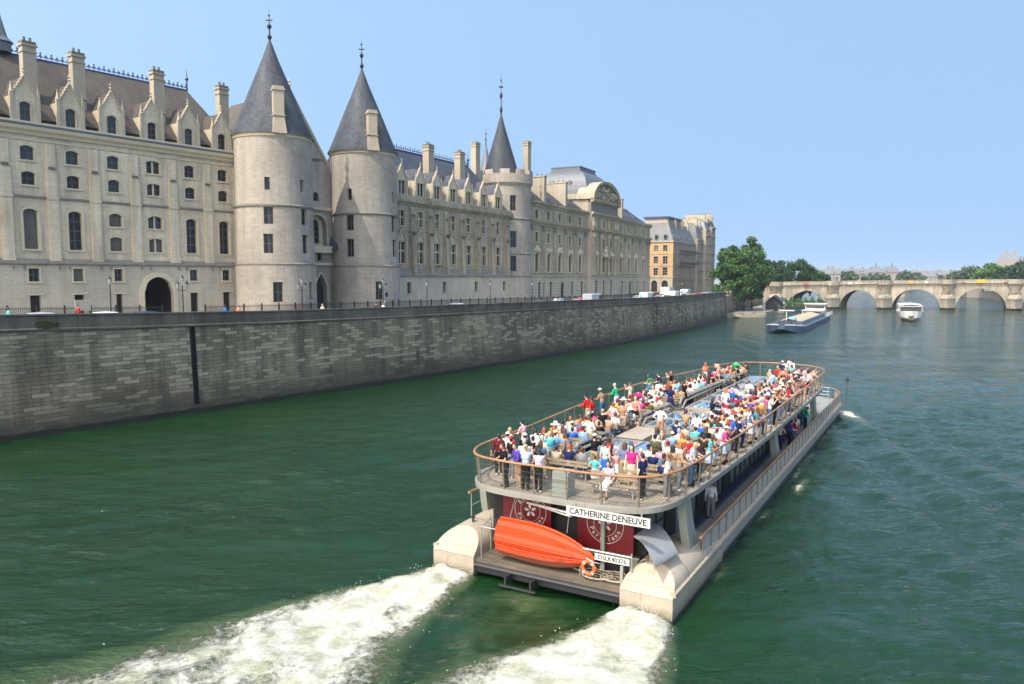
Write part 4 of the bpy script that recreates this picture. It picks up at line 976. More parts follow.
for a, b_, y in ((X0, 28.3, 0), (28.3, 47.3, -.9), (47.3, X1, 0)):
    mb.prism([(y+.02, 11.7), (y-.3, 11.8), (y-.42, 12.05), (y-.42, 12.25), (y+.02, 12.4)], a, b_, 'x')
    mb.prism([(y+.02, 22.3), (y-.2, 22.4), (y-.28, 22.75), (y-.8, 23.0), (y-.85, 23.3), (y+.02, 23.45)], a, b_, 'x')
    mb.prism([(y+.02, 26.1), (y-.2, 26.2), (y-.28, 26.55), (y-.75, 26.75), (y-.8, 27.15), (y+.02, 27.3)], a, b_, 'x')
    mb.prism([(y+.02, 12.75), (y-.12, 12.78), (y-.12, 12.9), (y+.02, 12.93)], a, b_, 'x')
mb.box(X1-.01, X1+.3, -.5, 14, 26.2, 27.2); mb.box(X1-.01, X1+.25, -.4, 14, 22.5, 23.3); mb.box(X1, X1+.15, -.3, 14, 11.8, 12.3)
mb.build('cornices', 'stone_court', W3)
mb = MB()
pp = [(LB[i]+LB[i+1])/2 for i in range(4)]+[-2.4, 26.9]+[(RB[i]+RB[i+1])/2 for i in range(3)]+[48.6, 49.9, 75.9, 78.5]
for p in pp:
    mb.mark(); mb.box(p-.5, p+.5, -.2, .01, 12.4, 21.2); mb.box(p-.58, p+.58, -.35, .01, 21.2, 21.5, 1); mb.box(p-.5, p+.5, -.45, .01, 21.5, 22.3, 1); mb.box(p-.45, p+.45, -.14, .01, 23.45, 26.1)
for p in (29.0, 30.2, 34.7, 40.1, 44.6, 46.3):
    mb.mark(); mb.lathe([(.62, 12.4), (.55, 12.8), (.5, 21), (.7, 21.4), (.7, 22.3)], p, -1.15, 12); mb.box(p-.4, p+.4, -1.25, -.89, 23.45, 26.1); mb.lathe([(.3, 23.5), (.42, 24.2), (.3, 24.9), (.22, 25.2), (.26, 25.6), (.1, 25.9)], p, -1.3, 8)
pieces(mb, 'pilaster', ['stone_court', 'stone_ledge'], W3)
for q, p in enumerate((37.4,)):
    mb = MB(); mb.sphere((p, -1.5, 19.0), .45, 8, 6); mb.lathe([(.9, 16.9), (.6, 17.6), (.75, 18.3), (.4, 18.8)], p, -1.3, 10); mb.build('carved_figure', 'gothic_trim', W3)
# roofs
def slope_roof(x0, x1, nm):
    mb = MB(); L_ = math.hypot(5.2, 4.1)
    mb.add([(x0, .7, 27.3), (x1, .7, 27.3), (x1, 5.9, 31.4), (x0, 5.9, 31.4)], [(0, 1, 2, 3)], 0, [[(x0, 0), (x1, 0), (x1, L_), (x0, L_)]])
    mb.poly([(x0, 5.9, 31.4), (x1, 5.9, 31.4), (x1, 11, 31.4), (x0, 11, 31.4)], 1)
    mb.box(x0, x1, 5.75, 6.05, 31.3, 31.55, 1); mb.poly([(x0, .7, 27.3), (x0, 5.9, 31.4), (x0, 11, 31.4), (x0, 16, 27.3)])
    o = mb.build('roof', ['slate_dark', 'zinc'], W3)
    k = x0+3
    while k < x1-2:                    # skylights
        s_ = MB(); u0, u1 = .35, .62
        P = lambda x, u, e: (x, .7+5.2*u-e*.6, 27.3+4.1*u+e*.8)
        s_.loft([[P(k, u0, 0), P(k+.9, u0, 0), P(k+.9, u1, 0), P(k, u1, 0)], [P(k, u0, .12), P(k+.9, u0, .12), P(k+.9, u1, .12), P(k, u1, .12)]], 0, True, False, True)
        s_.build('skylight', 'zinc', W3); k += 5.6
slope_roof(X0, 29.5, 'l'); slope_roof(46.5, 76.0, 'r')
mb = MB(); mb.poly([(76, .7, 27.3), (79.0, .7, 27.3), (76, 5.9, 31.4)]); mb.poly([(79, .7, 27.3), (79, 14, 27.3), (76, 11, 31.4), (76, 5.9, 31.4)]); mb.build('roof_end', 'slate_dark', W3)
for x, y0, y1, zt in ((6.2, 1.0, 8.5, 33.1), (17.2, .8, 8.5, 33.0), (56.0, .8, 8, 32.9)):
    mb = MB(); mb.box(x, x+1.1, y0, y1, 27.6, zt-.35); mb.box(x-.12, x+1.22, y0-.12, y1+.12, zt-.35, zt-.1)
    for k in range(6): mb.lathe([(.16, zt-.1), (.13, zt+.35)], x+.55, y0+.8+k*1.1, 6, 1)
    mb.build('chimney_stack', ['stone_cream', 'stone_dark'], W3)
mb = MB(); mb.poly([(X1, 0, 5), (X1, 15, 5), (X1, 15, 27), (X1, 0, 27)]); mb.poly([(X0, 15, 5), (X1, 15, 5), (X1, 15, 27.3), (X0, 15, 27.3)]); mb.build('end_wall', 'stone_court', W3)
# centre pavilion: podium, curved-sided dome with flat top, arched pediment
mb = MB(); mb.box(28.4, 47.2, -.3, 14, 26.7, 30.9); mb.build('podium', 'stone_cream', W3)
mb = MB(); mb.prism([(-.28, 30.2), (-.7, 30.5), (-.75, 31.2), (-.3, 31.4), (14, 31.4), (14, 30.2)], 28.0, 47.6, 'x'); mb.build('podium_cornice', 'stone_cream', W3)
mb = MB(); rings = []
for k in range(9):
    u = k/8; ins = 3.4*(1-math.cos(u*PI/2*.92)); z = 31.3+6.0*math.sin(u*PI/2*.98)**.95
    x0, x1, y0, y1 = 29.6+ins, 46.0-ins, .6+ins, 14-ins
    rings.append([(x0, y0, z), (x1, y0, z), (x1, y1, z), (x0, y1, z)])
vs = []
for i in range(8):
    a, b_ = rings[i], rings[i+1]
    for j in range(4):
        q = (j+1) % 4; mb.add([a[j], a[q], b_[q], b_[j]], [(0, 1, 2, 3)], 0, [[(a[j][0]+a[j][1], i*.9), (a[q][0]+a[q][1], i*.9), (b_[q][0]+b_[q][1], i*.9+.9), (b_[j][0]+b_[j][1], i*.9+.9)]])
d_ = mb.build('dome', 'zinc', W3)
mb = MB(); x0, x1, y0, y1 = rings[-1][0][0], rings[-1][1][0], rings[-1][0][1], rings[-1][2][1]
mb.box(x0-.3, x1+.3, y0-.3, y1+.3, 37.1, 37.5); mb.box(x0, x1, y0, y1, 37.5, 38.3); mb.box(x0-.15, x1+.15, y0-.15, y1+.15, 38.3, 38.5); mb.build('dome_crown', 'lead', W3)
for y in (5.0, 9.5):
    s_ = MB(); s_.tube([(29.7, y, 34.4), (30.6, y, 34.4)], .5, 10); s_.build('oculus', 'lead', W3)
mb = MB()
N = 24; cx = 37.6; rx = 9.0; rz = 4.1
P = lambda k, e: (cx-(rx+e)*math.cos(PI*k/N), 30.15+(rz+e*.85)*math.sin(PI*k/N))
for k in range(N):
    ring = lambda q: [(P(q, 0)[0], -1.0, P(q, 0)[1]), (P(q, .0)[0], -1.7, P(q, 0)[1]), (P(q, .75)[0], -1.9, P(q, .75)[1]), (P(q, .75)[0], 2.5, P(q, .75)[1])]
    mb.loft([ring(k), ring(k+1)], 0, False)
mb.poly([(P(k, 0)[0], -1.0, P(k, 0)[1]) for k in range(N+1)], 1)
mb.prism([(-.9, 29.3), (-1.6, 29.5), (-1.9, 29.8), (-1.9, 30.15), (-.9, 30.2)], 28.0, 47.2, 'x'); mb.box(28.2, 47.2, -1.05, -.3, 26.8, 29.4, 1)
rr = random.Random(8)
for k in range(46):
    u = rr.uniform(-.88, .88); v = rr.uniform(.05, .82)*math.sqrt(1-u*u); mb.sphere((cx+rx*u, -1.08, 30.3+rz*v), rr.uniform(.25, .55), 7, 5, 2, rr.uniform(.8, 1.5))
mb.build('arched_pediment', ['stone_court', 'stone_ledge', 'stone_court'], W3)

# ---- 4. houses beyond: orange corner house, grey neighbours
def ewall(parent, x, y0, y1, z0, z1, holes, m, nm='east_wall'):
    """wall looking back along the quay: plane x = const, built in (y,z)"""
    mb = MB(); wall(mb, y0, y1, z0, z1, 0, holes, .3)
    mb.xform(lambda a, b_, c: (x+b_, a, c)); return mb.build(nm, m, parent)
A4 = (51.6, 245.0)
W4 = wing('corner_house', 'orange corner house with arched ground floor and pale slate mansard roof', A4, 26.7, 6.9)
eh = [(1.9, 3.3, 20.3, 22.2), (4.9, 6.2, 20.3, 22.1), (1.8, 3.3, 16.2, 18.7), (4.9, 6.3, 16.3, 18.6), (1.8, 3.3, 12.5, 15.1), (4.9, 6.3, 12.5, 14.9), (8.2, 9.6, 20.3, 22.1), (8.2, 9.6, 16.3, 18.6), (8.2, 9.6, 12.5, 14.9)]
ewall(W4, 0, 0, 12, 12.0, 23.4, eh, 'stone_warm')
ag = [(1.5, 3.6, 7.2, 10.9, 'round', 1.0), (5.0, 7.0, 7.2, 10.9, 'round', 1.0), (8.3, 10.2, 7.2, 10.9, 'round', 1.0)]
ewall(W4, -.1, 0, 12, 5.5, 12.0, ag, 'stone_cream', 'arched_ground_floor')
for h in eh: window(W4, .22, h[2], h[1]-h[0], h[3]-h[2], rot=-PI/2, y=(h[0]+h[1])/2, nx=2, ny=3, frame='window_frame_white')
for h in ag: window(W4, .15, h[2], h[1]-h[0], h[3]-h[2], h[4], h[5], rot=-PI/2, y=(h[0]+h[1])/2, nx=2, ny=2, glass='void_dark')
fh = [(a, a+1.3, z, z+2.1) for a in (2, 5.2, 8.4, 11.6, 14.8, 18, 21.2, 24.4, 27.6) for z in (12.8, 16.3, 20.2)]+[(a-.3, a+1.6, 7.2, 10.8) for a in (2, 5.2, 8.4, 11.6, 14.8, 18, 21.2, 24.4, 27.6)]
mb = MB(); wall(mb, 0, 31, 5.5, 23.4, 0, fh, .3); mb.build('quay_front', 'stone_haussmann', W4)
for h in fh: window(W4, (h[0]+h[1])/2, h[2], h[1]-h[0], h[3]-h[2], y=.24, nx=2, ny=3, frame='window_frame_white')
mb = MB(); mb.box(-.35, .02, -.1, 12, 23.2, 23.6); mb.box(-.35, 31, -.35, 0, 23.2, 23.6); mb.box(-.22, 31, -.28, 0, 11.8, 12.2); mb.box(-.25, 0, 0, 12, 11.8, 12.2); mb.box(-.12, 0, 0, 12, 19.3, 19.55); mb.box(-.12, 0, 0, 12, 15.5, 15.75)
for z in (15.9, 19.8): mb.box(6, 31, -.8, 0, z, z+.15)
for h in eh: mb.box(-.1, 0, h[0]-.15, h[0], h[2], h[3]+.15); mb.box(-.1, 0, h[1], h[1]+.15, h[2], h[3]+.15); mb.box(-.14, 0, h[0]-.2, h[1]+.2, h[3], h[3]+.2)
mb.build('cornices', 'stone_cream', W4)
mb = MB()
for z in (16.05, 19.95):
    for k in range(84): x = 6+k*.3; mb.box(x-.02, x+.02, -.78, -.74, z, z+.9)
    mb.box(6, 31, -.79, -.73, z+.88, z+.94)
mb.build('balcony_railings', 'iron', W4)
mb = MB(); S = [(0, 0), (31, 0), (31, 12), (0, 12)]
def ring4(ins, z): return [(ins, ins, z), (31-ins, ins, z), (31-ins, 12-ins, z), (ins, 12-ins, z)]
mb.loft([ring4(.1, 23.6), ring4(1.9, 28.3)], 0, True, False, False); mb.loft([ring4(1.9, 28.3), ring4(2.3, 29.6)], 1, True, False, True)
mb.box(2.6, 20, 2.6, 10, 29.6, 30.9, 2); mb.box(2.2, 20.5, 2.2, 10.5, 30.9, 31.6, 3)
mb.build('mansard_roof', ['slate_pale', 'slate_pale', 'stone_cream', 'iron_blue'], W4)
for y in (2.6, 5.6, 8.9):
    mb = MB(); mb.box(.0, 1.6, y-.55, y+.55, 24.0, 25.2); mb.tube([(-.05, y, 25.2), (1.7, y, 25.2)], .55, 12); o = mb.build('dormer', 'zinc', W4)
    s_ = MB(); s_.box(-.06, -.02, y-.35, y+.35, 24.3, 25.4); s_.build('window', 'window_glass', o, dz=ZB[W4.name])
for x in range(2, 30, 4):
    mb = MB(); mb.box(x-.5, x+.5, .15, 1.6, 24.0, 25.6); o = mb.build('dormer', 'zinc', W4)
    s_ = MB(); s_.box(x-.35, x+.35, .1, .14, 24.2, 25.4); s_.build('window', 'window_glass', o, dz=ZB[W4.name])
for x in (9, 17.5, 26): 
    mb = MB(); mb.box(x, x+1.2, 1.6, 8, 24.5, 30.6); mb.box(x-.1, x+1.3, 1.5, 8.1, 30.6, 30.8)
    for k in range(5): mb.lathe([(.16, 30.8), (.13, 31.4)], x+.6, 2.2+k*1.2, 6, 1)
    mb.build('chimney_stack', ['stone_cream', 'stone_dark'], W4)
def house(label, A, th, L_, D, z_top, mat, eave, cols=None, roofm='slate_pale', g=6.8, dark=False):
    t = wing('town_house', label, A, th, g); t['group'] = 'town houses along the quay beyond the corner house'
    n_ = max(2, int(L_/2.6)); hs = [(L_*(k+.5)/n_-.6, L_*(k+.5)/n_+.6, z, z+2.0) for k in range(n_) for z in np.arange(8, eave-2.4, 3.2)]
    mb = MB(); wall(mb, 0, L_, 5.5, eave, 0, hs, .3); mb.build('front_wall', mat, t)
    for h in hs: window(t, (h[0]+h[1])/2, h[2], 1.2, 2.0, y=.24, nx=2, ny=3, frame='window_frame_white')
    m2 = max(1, int(D/3.2)); he = [(D*(k+.5)/m2-.5, D*(k+.5)/m2+.5, z, z+1.8) for k in range(m2) for z in np.arange(14.5, eave-2.4, 3.2)]
    ewall(t, 0, 0, D, 5.5, eave, he, mat, 'side_wall')
    for h in he: window(t, .22, h[2], 1.0, 1.8, rot=-PI/2, y=(h[0]+h[1])/2, nx=2, ny=3, frame='window_frame_white')
    mb = MB(); mb.box(-.3, L_, -.35, 0, eave-.3, eave); 
    for z in np.arange(11.3, eave, 3.2): mb.box(0, L_, -.5, 0, z-.1, z+.06)
    mb.build('cornices', 'stone_cream', t)
    mb = MB(); rg = lambda i, z: [(i, i, z), (L_-i*.2, i, z), (L_-i*.2, D-i, z), (i, D-i, z)]
    mb.loft([rg(.1, eave), rg(1.2, z_top-1.2), rg(2.2, z_top)], 0, True, False, True); mb.build('mansard_roof', roofm, t)
    for x in (L_*.3, L_*.85):
        mb = MB(); mb.box(x, x+1, 1.0, D*.7, eave-1, z_top+1.4)
        for k in range(4): mb.lathe([(.16, z_top+1.4), (.13, z_top+2.0)], x+.5, 1.8+k*1.1, 6, 1)
        mb.build('chimney_stack', ['stone_cream', 'stone_dark'], t)
    return t
house('pale narrow grey town house just right of the orange corner house', (66.5, 274.5), 26.7, 9, 12, 31.5, 'stone_haussmann', 25.5)
house('tall cream town house with bluish side wall, partly behind the big tree', (71.6, 283.0), 25, 9, 12, 33.6, 'stone_cream', 29.5, roofm='zinc')
house('last and tallest town house of the row, at the edge of the big tree crown', (76.0, 291.5), 24, 8, 14, 34.5, 'stone_haussmann', 31.0, roofm='slate_dark')
# ------------------------------------------------------------------ old stone bridge
def leafmat(name, c1, c2):
    m, n, l, b = base(name, .6, 0, .25)
    oi = n.new('ShaderNodeNewGeometry'); rp = ramp(n, l, oi.outputs['Random Per Island'], [(0, c1), (.5, [(a+q)/2 for a, q in zip(c1, c2)]), (1, c2)])
    no = n.new('ShaderNodeTexNoise'); no.inputs['Scale'].default_value = .35; tc = n.new('ShaderNodeTexCoord'); l.new(tc.outputs['Object'], no.inputs['Vector'])
    c = mixc(n, l, 'MULTIPLY', 1, rp.outputs[0], ramp(n, l, no.outputs['Fac'], [(.35, (.65, .7, .65)), (.65, (1.2, 1.2, 1.1))]).outputs[0])
    l.new(c, b.inputs['Base Color']); return m
leafmat('leaf_plane', (.026, .072, .02), (.068, .145, .036)); leafmat('leaf_dark', (.014, .04, .015), (.034, .078, .026)); leafmat('leaf_bright', (.045, .10, .018), (.09, .18, .032)); leafmat('leaf_far', (.045, .075, .045), (.08, .12, .06))
plain('bark', (.085, .07, .055), .9, 0, .3, 2, .4)
B0 = (103.0, 298.0); W6 = thing('stone_bridge', 'old pale stone bridge with round arches and pointed piers crossing the river', 'bridge', (B0[0], B0[1], 0), -R(13.17), zb=0)
TOPZ = lambda x: 9.9+1.25*math.sin(max(0, min(1, (x+8)/130))*PI*.62)
piers = [(-4.5, 5.0), (18.6, 23.6), (37.0, 42.1), (58.8, 63.8), (80.9, 85.9), (103, 108), (124, 129), (143, 150)]
XB0, XB1, DEP = -4.5, 150, 21
arches = [(piers[i][1], piers[i+1][0], min(6.65+.38*i, 7.9)) for i in range(len(piers)-1)]
for face, y in (('front', 0), ('back', DEP)):
    mb = MB(); N = 18
    for i, (a, b_, zc) in enumerate(arches):
        f = lambda x: zc*math.sqrt(max(0, 1-((x-(a+b_)/2)/((b_-a)/2))**2)) if abs(x-(a+b_)/2) < (b_-a)/2 else 0
        xs = [(a+b_)/2-(b_-a)/2*math.cos(PI*k/N) for k in range(N+1)]
        for k in range(N):
            p, q = xs[k], xs[k+1]; t0, t1 = TOPZ(p)-1.5, TOPZ(q)-1.5
            mb.poly([(p, y, f(p)), (q, y, f(q)), (q, y, t1), (p, y, t0)])
            if face == 'front': mb.poly([(p, 0, f(p)), (p, DEP, f(p)), (q, DEP, f(q)), (q, 0, f(q))], 1)
            if face == 'front':              # voussoir ring, slightly proud
                e = .75; g_ = lambda x, z: ((x-(a+b_)/2)*(1+e/((b_-a)/2))+(a+b_)/2, z*(1+e/zc))
                P0, P1 = g_(p, f(p)), g_(q, f(q)); mb.loft([[(p, -.003, f(p)), (p, -.12, f(p)), (P0[0], -.12, P0[1]), (P0[0], -.003, P0[1])], [(q, -.003, f(q)), (q, -.12, f(q)), (P1[0], -.12, P1[1]), (P1[0], -.003, P1[1])]], 1)
    for a, b_ in piers: mb.poly([(a, y, -1), (b_, y, -1), (b_, y, TOPZ(b_)-1.5), (a, y, TOPZ(a)-1.5)])
    if face == 'front':
        for a, b_ in piers:
            for x in (a, b_): mb.poly([(x, 0, -1), (x, DEP, -1), (x, DEP, 1), (x, 0, 1)])
    mb.build('spandrel_wall', ['bridge_stone', 'bridge_stone'], W6)
for a, b_ in piers[:-1]:
    c = (a+b_)/2; mb = MB(); w_ = 2.55
    poly = [(c-w_, 0), (c-w_, -1.2), (c, -5.2), (c+w_, -1.2), (c+w_, 0)]
    mb.loft([[(x, y, -1) for x, y in poly], [(x, y, 3.9) for x, y in poly]], 0, False, False, False)
    mb.poly([(x*1.0, y*1.04-.05, 3.9) for x, y in poly]); mb.loft([[(x+(x-c)*.06, y*1.05-.05, 3.75) for x, y in poly], [(x+(x-c)*.06, y*1.05-.05, 4.1) for x, y in poly]], 0, False)
    top = [(c-2.3, 0), (c-1.7, -1.4), (c, -2.3), (c+1.7, -1.4), (c+2.3, 0)]
    mb.loft([[(x, y, 4.1) for x, y in poly], [(x, y*.75, 5.4) for x, y in top], [(x, y, 6.5) for x, y in top]], 0, False, False, True)
    mb.sphere((c, -3.4, 4.6), .45, 6, 5)
    T = TOPZ(c); arc = [(c+2.6*math.cos(PI+PI*k/10), 2.5*math.sin(PI+PI*k/10)) for k in range(11)]
    mb.loft([[(c+(x-c)*.55, y*.35, 6.0) for x, y in arc], [(c+(x-c)*.9, y*.8, T-2.2) for x, y in arc], [(x, y, T-1.6) for x, y in arc]], 0, False)
    mb.build('cutwater', 'bridge_stone', W6)
    mb = MB(); mb.loft([[(x, y, T-1.6) for x, y in arc], [(x, y*1.02, T+.08) for x, y in arc], [(c+(x-c)*.86, y*.86, T+.08) for x, y in arc], [(c+(x-c)*.86, y*.86, T-1.0) for x, y in arc]], 0, False); mb.build('refuge_bay', 'bridge_stone', W6)
    mb = MB(); mb.loft([[(x+(x-c)*.02, y-.02, -1) for x, y in poly], [(x+(x-c)*.02, y-.02, .55) for x, y in poly]], 0, False); mb.build('waterline_band', 'algae_and_hollow', W6)
mb = MB(); k = XB0
segs = list(np.arange(XB0, XB1, 3.0))+[XB1]
for i in range(len(segs)-1):
    a, b_ = float(segs[i]), float(segs[i+1]); ta, tb = TOPZ(a), TOPZ(b_)
    pr = lambda x, t: [(x, .02, t-1.6), (x, -.45, t-1.4), (x, -.5, t-1.15), (x, -.12, t-1.1), (x, -.12, t-.15), (x, -.2, t-.12), (x, -.2, t), (x, .35, t), (x, .35, t-1.0), (x, DEP-.35, t-1.0), (x, DEP-.35, t), (x, DEP+.15, t), (x, DEP+.15, t-1.6)]
    mb.loft([pr(a, ta), pr(b_, tb)], 0, False)
mb.build('parapet_and_deck', 'bridge_stone', W6)
mb = MB(); x = XB0+.4
while x < XB1:
    t = TOPZ(x); mb.box(x-.2, x+.2, -.42, .0, t-2.1, t-1.52); mb.box(x-.16, x+.16, -.3, .0, t-2.35, t-2.1); x += 1.05
mb.build('corbels', 'stone_ledge', W6)
for ch in W6.children:                                  # the piers stand in line with the current, so the bridge is skewed
    for v_ in ch.data.vertices: v_.co.x += .313*v_.co.y
def on_bridge(x, y=0): c, s = math.cos(-R(13.17)), math.sin(-R(13.17)); return (B0[0]+x*c-y*s, B0[1]+x*s+y*c)
for i, x in enumerate((21, 39.6, 61.3, 83.4)):
    p = on_bridge(x, -1.2); z = TOPZ(x)-.05; t = thing('bridge_lamp', 'tall lamp post in a refuge bay on the bridge, number %s from the left' % ['one', 'two', 'three', 'four'][i], 'street lamp', (p[0], p[1], z-.9), 0, 'lamp posts on the stone bridge')
    mb = MB(); mb.lathe([(.22, z-.9), (.12, z+.4), (.07, z+2.6), (.05, z+2.7)], 0, 0, 8); mb.build('post', 'iron', t)
    mb = MB(); mb.lathe([(.12, z+2.7), (.26, z+3.3)], 0, 0, 6); mb.build('lantern', 'lamp_glass', t); mb = MB(); mb.lathe([(.3, z+3.3), (.02, z+3.7)], 0, 0, 6); mb.build('cap', 'iron', t)
for i in range(4): pass
plain('orange_panel', (.85, .35, .04), .6, 0, .1, 2); plain('red_panel', (.36, .09, .07), .6, 0, .1, 2); plain('white_panel', (.75, .74, .7), .6, 0, .1, 2)
for x, w_, h, m_, lab in ((48.2, 1.3, 1.0, 'orange_panel', 'small orange navigation panel above the second wide arch'), (71.9, 2.7, 1.2, 'orange_panel', 'large orange navigation panel above the right arch'),
        (11.2, 1.8, .8, 'red_panel', 'faded red navigation panel above the leftmost arch'), (66, 1.0, .5, 'red_panel', 'red and white panel just right of the tall lamp on the third pier'), (80, 1.0, .5, 'red_panel', 'red panel on the bridge parapet by the rightmost pier'),
        (27, 1.0, .8, 'white_panel', 'small white panel above the left part of the first wide arch'), (53.5, .9, .8, 'white_panel', 'small white panel right of the small orange one')):
    p = on_bridge(x, -.75); t = thing('navigation_panel', lab, 'sign', (p[0], p[1], TOPZ(x)-1.5), -R(13.17), 'panels fixed on the bridge parapet')
    z = TOPZ(x)-1.3; mb = MB(); mb.box(-w_/2, w_/2, -.05, .05, z, z+h); mb.build('panel', m_, t)
    mb = MB(); mb.box(-w_/2, -w_/2+.08, .05, .55, z+.2, z+.28); mb.box(w_/2-.08, w_/2, .05, .55, z+.2, z+.28); mb.build('bracket', 'iron', t)

# ------------------------------------------------------------------ low bank, terrace, far land
plain('bank_stone', (.28, .25, .2), .85, 0, .2, .6, .4, .2); plain('earth', (.14, .13, .08), .9, 0, .3, .4)
mb = MB(); pts = [(60, 217.5), (67.5, 229), (79, 236.5), (85, 247), (92, 266), (101, 295.5), (90, 300), (60, 262), (50, 226)]
mb.prism(pts, -1, 1.15, 'z'); struct(mb.build('river_bank', 'bank_stone'))
mb = MB(); mb.prism([(61.9, 219.5), (64.3, 226), (77, 256), (97, 297), (106, 330), (40, 330), (48, 226)], 0, 6.55, 'z'); struct(mb.build('terrace_ground', 'quay_stone'))
mb = MB(); mb.prism([(106, 322), (150, 460), (330, 905), (480, 1500), (-600, 1500), (-200, 300), (20, 262), (40, 330)], -1, 4.2, 'z'); struct(mb.build('left_bank_land', 'bank_stone'))
mb = MB(); mb.prism([(345, 505), (300, 478), (270, 452), (290, 300), (420, 260), (1400, 260), (1400, 1500), (560, 1500), (430, 900)], -1, 4.0, 'z'); struct(mb.build('right_bank_land', 'bank_stone'))
mb = MB(); mb.prism([(330, 905), (430, 900), (560, 1500), (480, 1500)], -1, 3.0, 'z'); struct(mb.build('distant_bank', 'bank_stone'))

# ------------------------------------------------------------------ trees
TC = {}
def tree(name, label, x, y, g, H, rad, crown_z, mat, n=4200, leaf=.42, seed=1, group=None, squash=1.0, trunks=1):
    t = thing(name, label, 'tree', (x, y, g), 0, group, zb=0)
    rr = random.Random(seed); mb = MB(); z0 = crown_z
    mb.tube([(0, 0, -.3), (.1, .05, z0*.5), (.0, .1, z0+1), (.1, 0, (z0+H)/2)], [rad*.075, rad*.06, rad*.05, rad*.02], 8)
    for k in range(7):
        a = k*2.4+rr.random(); b_ = z0*.75+rr.random()*2; l_ = rad*rr.uniform(.45, .75)
        mb.tube([(0, 0, b_), (l_*.5*math.cos(a), l_*.5*math.sin(a), b_+l_*.5), (l_*math.cos(a), l_*math.sin(a), b_+l_*1.0)], [rad*.04, rad*.028, rad*.01], 5)
    mb.build('trunk', 'bark', t)
    cl = []; hz = (H-z0)/2; cz = z0+hz
    for k in range(64):                                # clumps over the outer volume of the crown
        u = rr.uniform(-1, 1); a = rr.uniform(0, 2*PI); q = math.sqrt(1-u*u); e = rr.uniform(.45, .9)
        cl.append((q*math.cos(a)*rad*e, q*math.sin(a)*rad*e, cz+u*hz*e, rad*rr.uniform(.17, .30)))
    vs = []; fs = []
    for k in range(n):
        c = cl[k % len(cl)]; u = rr.uniform(-1, 1); a = rr.uniform(0, 2*PI); q = math.sqrt(1-u*u); e = rr.random()**.45*c[3]*rr.uniform(.8, 1.15)
        p = Vector((c[0]+q*math.cos(a)*e, c[1]+q*math.sin(a)*e, c[2]+u*e*.85))
        d = Vector((rr.gauss(0, 1), rr.gauss(0, 1), rr.gauss(0, .8)+.4)).normalized(); s_ = leaf*rr.uniform(.6, 1.4)
        w_ = d.orthogonal().normalized(); w_ = Matrix.Rotation(rr.uniform(0, 6.3), 3, d) @ w_; h_ = d.cross(w_)
        o = len(vs); vs += [tuple(p+w_*s_), tuple(p+h_*s_*.7), tuple(p-w_*s_), tuple(p-h_*s_*.7)]; fs.append((o, o+1, o+2, o+3))
    m_ = MB(); m_.add(vs, fs); m_.build('crown', mat, t); return t
tree('plane_tree', 'large green plane tree at the end of the quay wall, nearest the wall corner', 69.6, 240, 1.1, 22.0, 7.6, 3.4, 'leaf_plane', 17000, .33, 1, 'plane trees on the low bank')
tree('plane_tree', 'tallest plane tree in the middle of the clump on the low bank', 75.0, 246, 1.1, 23.8, 8.4, 3.2, 'leaf_plane', 19000, .33, 2, 'plane trees on the low bank')
tree('plane_tree', 'plane tree on the low bank nearest the bridge, leaning over the shed', 80.0, 254, 1.1, 19.5, 6.8, 3.0, 'leaf_dark', 15000, .33, 3, 'plane trees on the low bank')
for i, (x, y, H, r_, mt, lab) in enumerate(((114, 327, 18.0, 6.5, 'leaf_dark', 'dark bushy tree behind the left end of the bridge'), (124, 332, 19.2, 7.0, 'leaf_dark', 'round topped dark tree behind the leftmost arch of the bridge'), (131.5, 336, 15.5, 5.5, 'leaf_plane', 'lower tree at the right of the clump behind the leftmost arch'), (104, 322, 17, 6, 'leaf_dark', 'tree behind the bridge end, half hidden by the plane trees'), (139, 345, 12.5, 5, 'leaf_dark', 'smallest tree of the clump behind the bridge'))):
    tree('dense_tree', lab, x, y, 3.9, H-2.6, r_*1.1, 1.6, mt, 9500, .42, 20+i, 'trees behind the left end of the bridge')
rr = random.Random(12)
for i, (px, y, H, r_, mt, lab) in enumerate(((.585, 470, 15.5, 7, 'leaf_far', 'grey-green tree at the left of the clump beyond the right arch'), (.602, 455, 17.0, 8, 'leaf_far', 'second tree of the clump beyond the right arch'), (.632, 420, 18.5, 8.5, 'leaf_bright', 'bright green tree below the palace roofs at the right'), (.618, 430, 15.0, 6, 'leaf_bright', 'small bright green tree left of the tallest bright one'), (.652, 410, 17.0, 8, 'leaf_dark', 'dark tree in front of the palace roofs near the right edge'), (.672, 395, 20.0, 8.5, 'leaf_dark', 'tall dark tree at the right edge of the picture'), (.695, 390, 19.0, 8, 'leaf_dark', 'dark tree just outside the right edge by the palace'))):
    tree('bank_tree', lab, px*y, y, 3.9, H-3.9+1.5, r_, 2.5, mt, 2600, .7, 40+i, 'trees on the right bank beyond the bridge')
# far trees, countable clumps above the bridge parapet
fx = [(.41, 560), (.425, 600), (.455, 640), (.468, 620), (.48, 600), (.555, 820), (.572, 860), (.515, 700), (.53, 760), (.44, 560)]
for i, (u, y) in enumerate(fx):
    tree('distant_tree', 'small hazy tree in the far skyline, %s from the left' % ['first', 'second', 'fourth', 'fifth', 'sixth', 'ninth', 'tenth', 'seventh', 'eighth', 'third'][i], u*y, y, 3.9, 11.5+rr.uniform(-1, 3)-y*.001, 9, 2.0, 'leaf_far', 900, 1.3, 70+i, 'small trees in the far skyline')

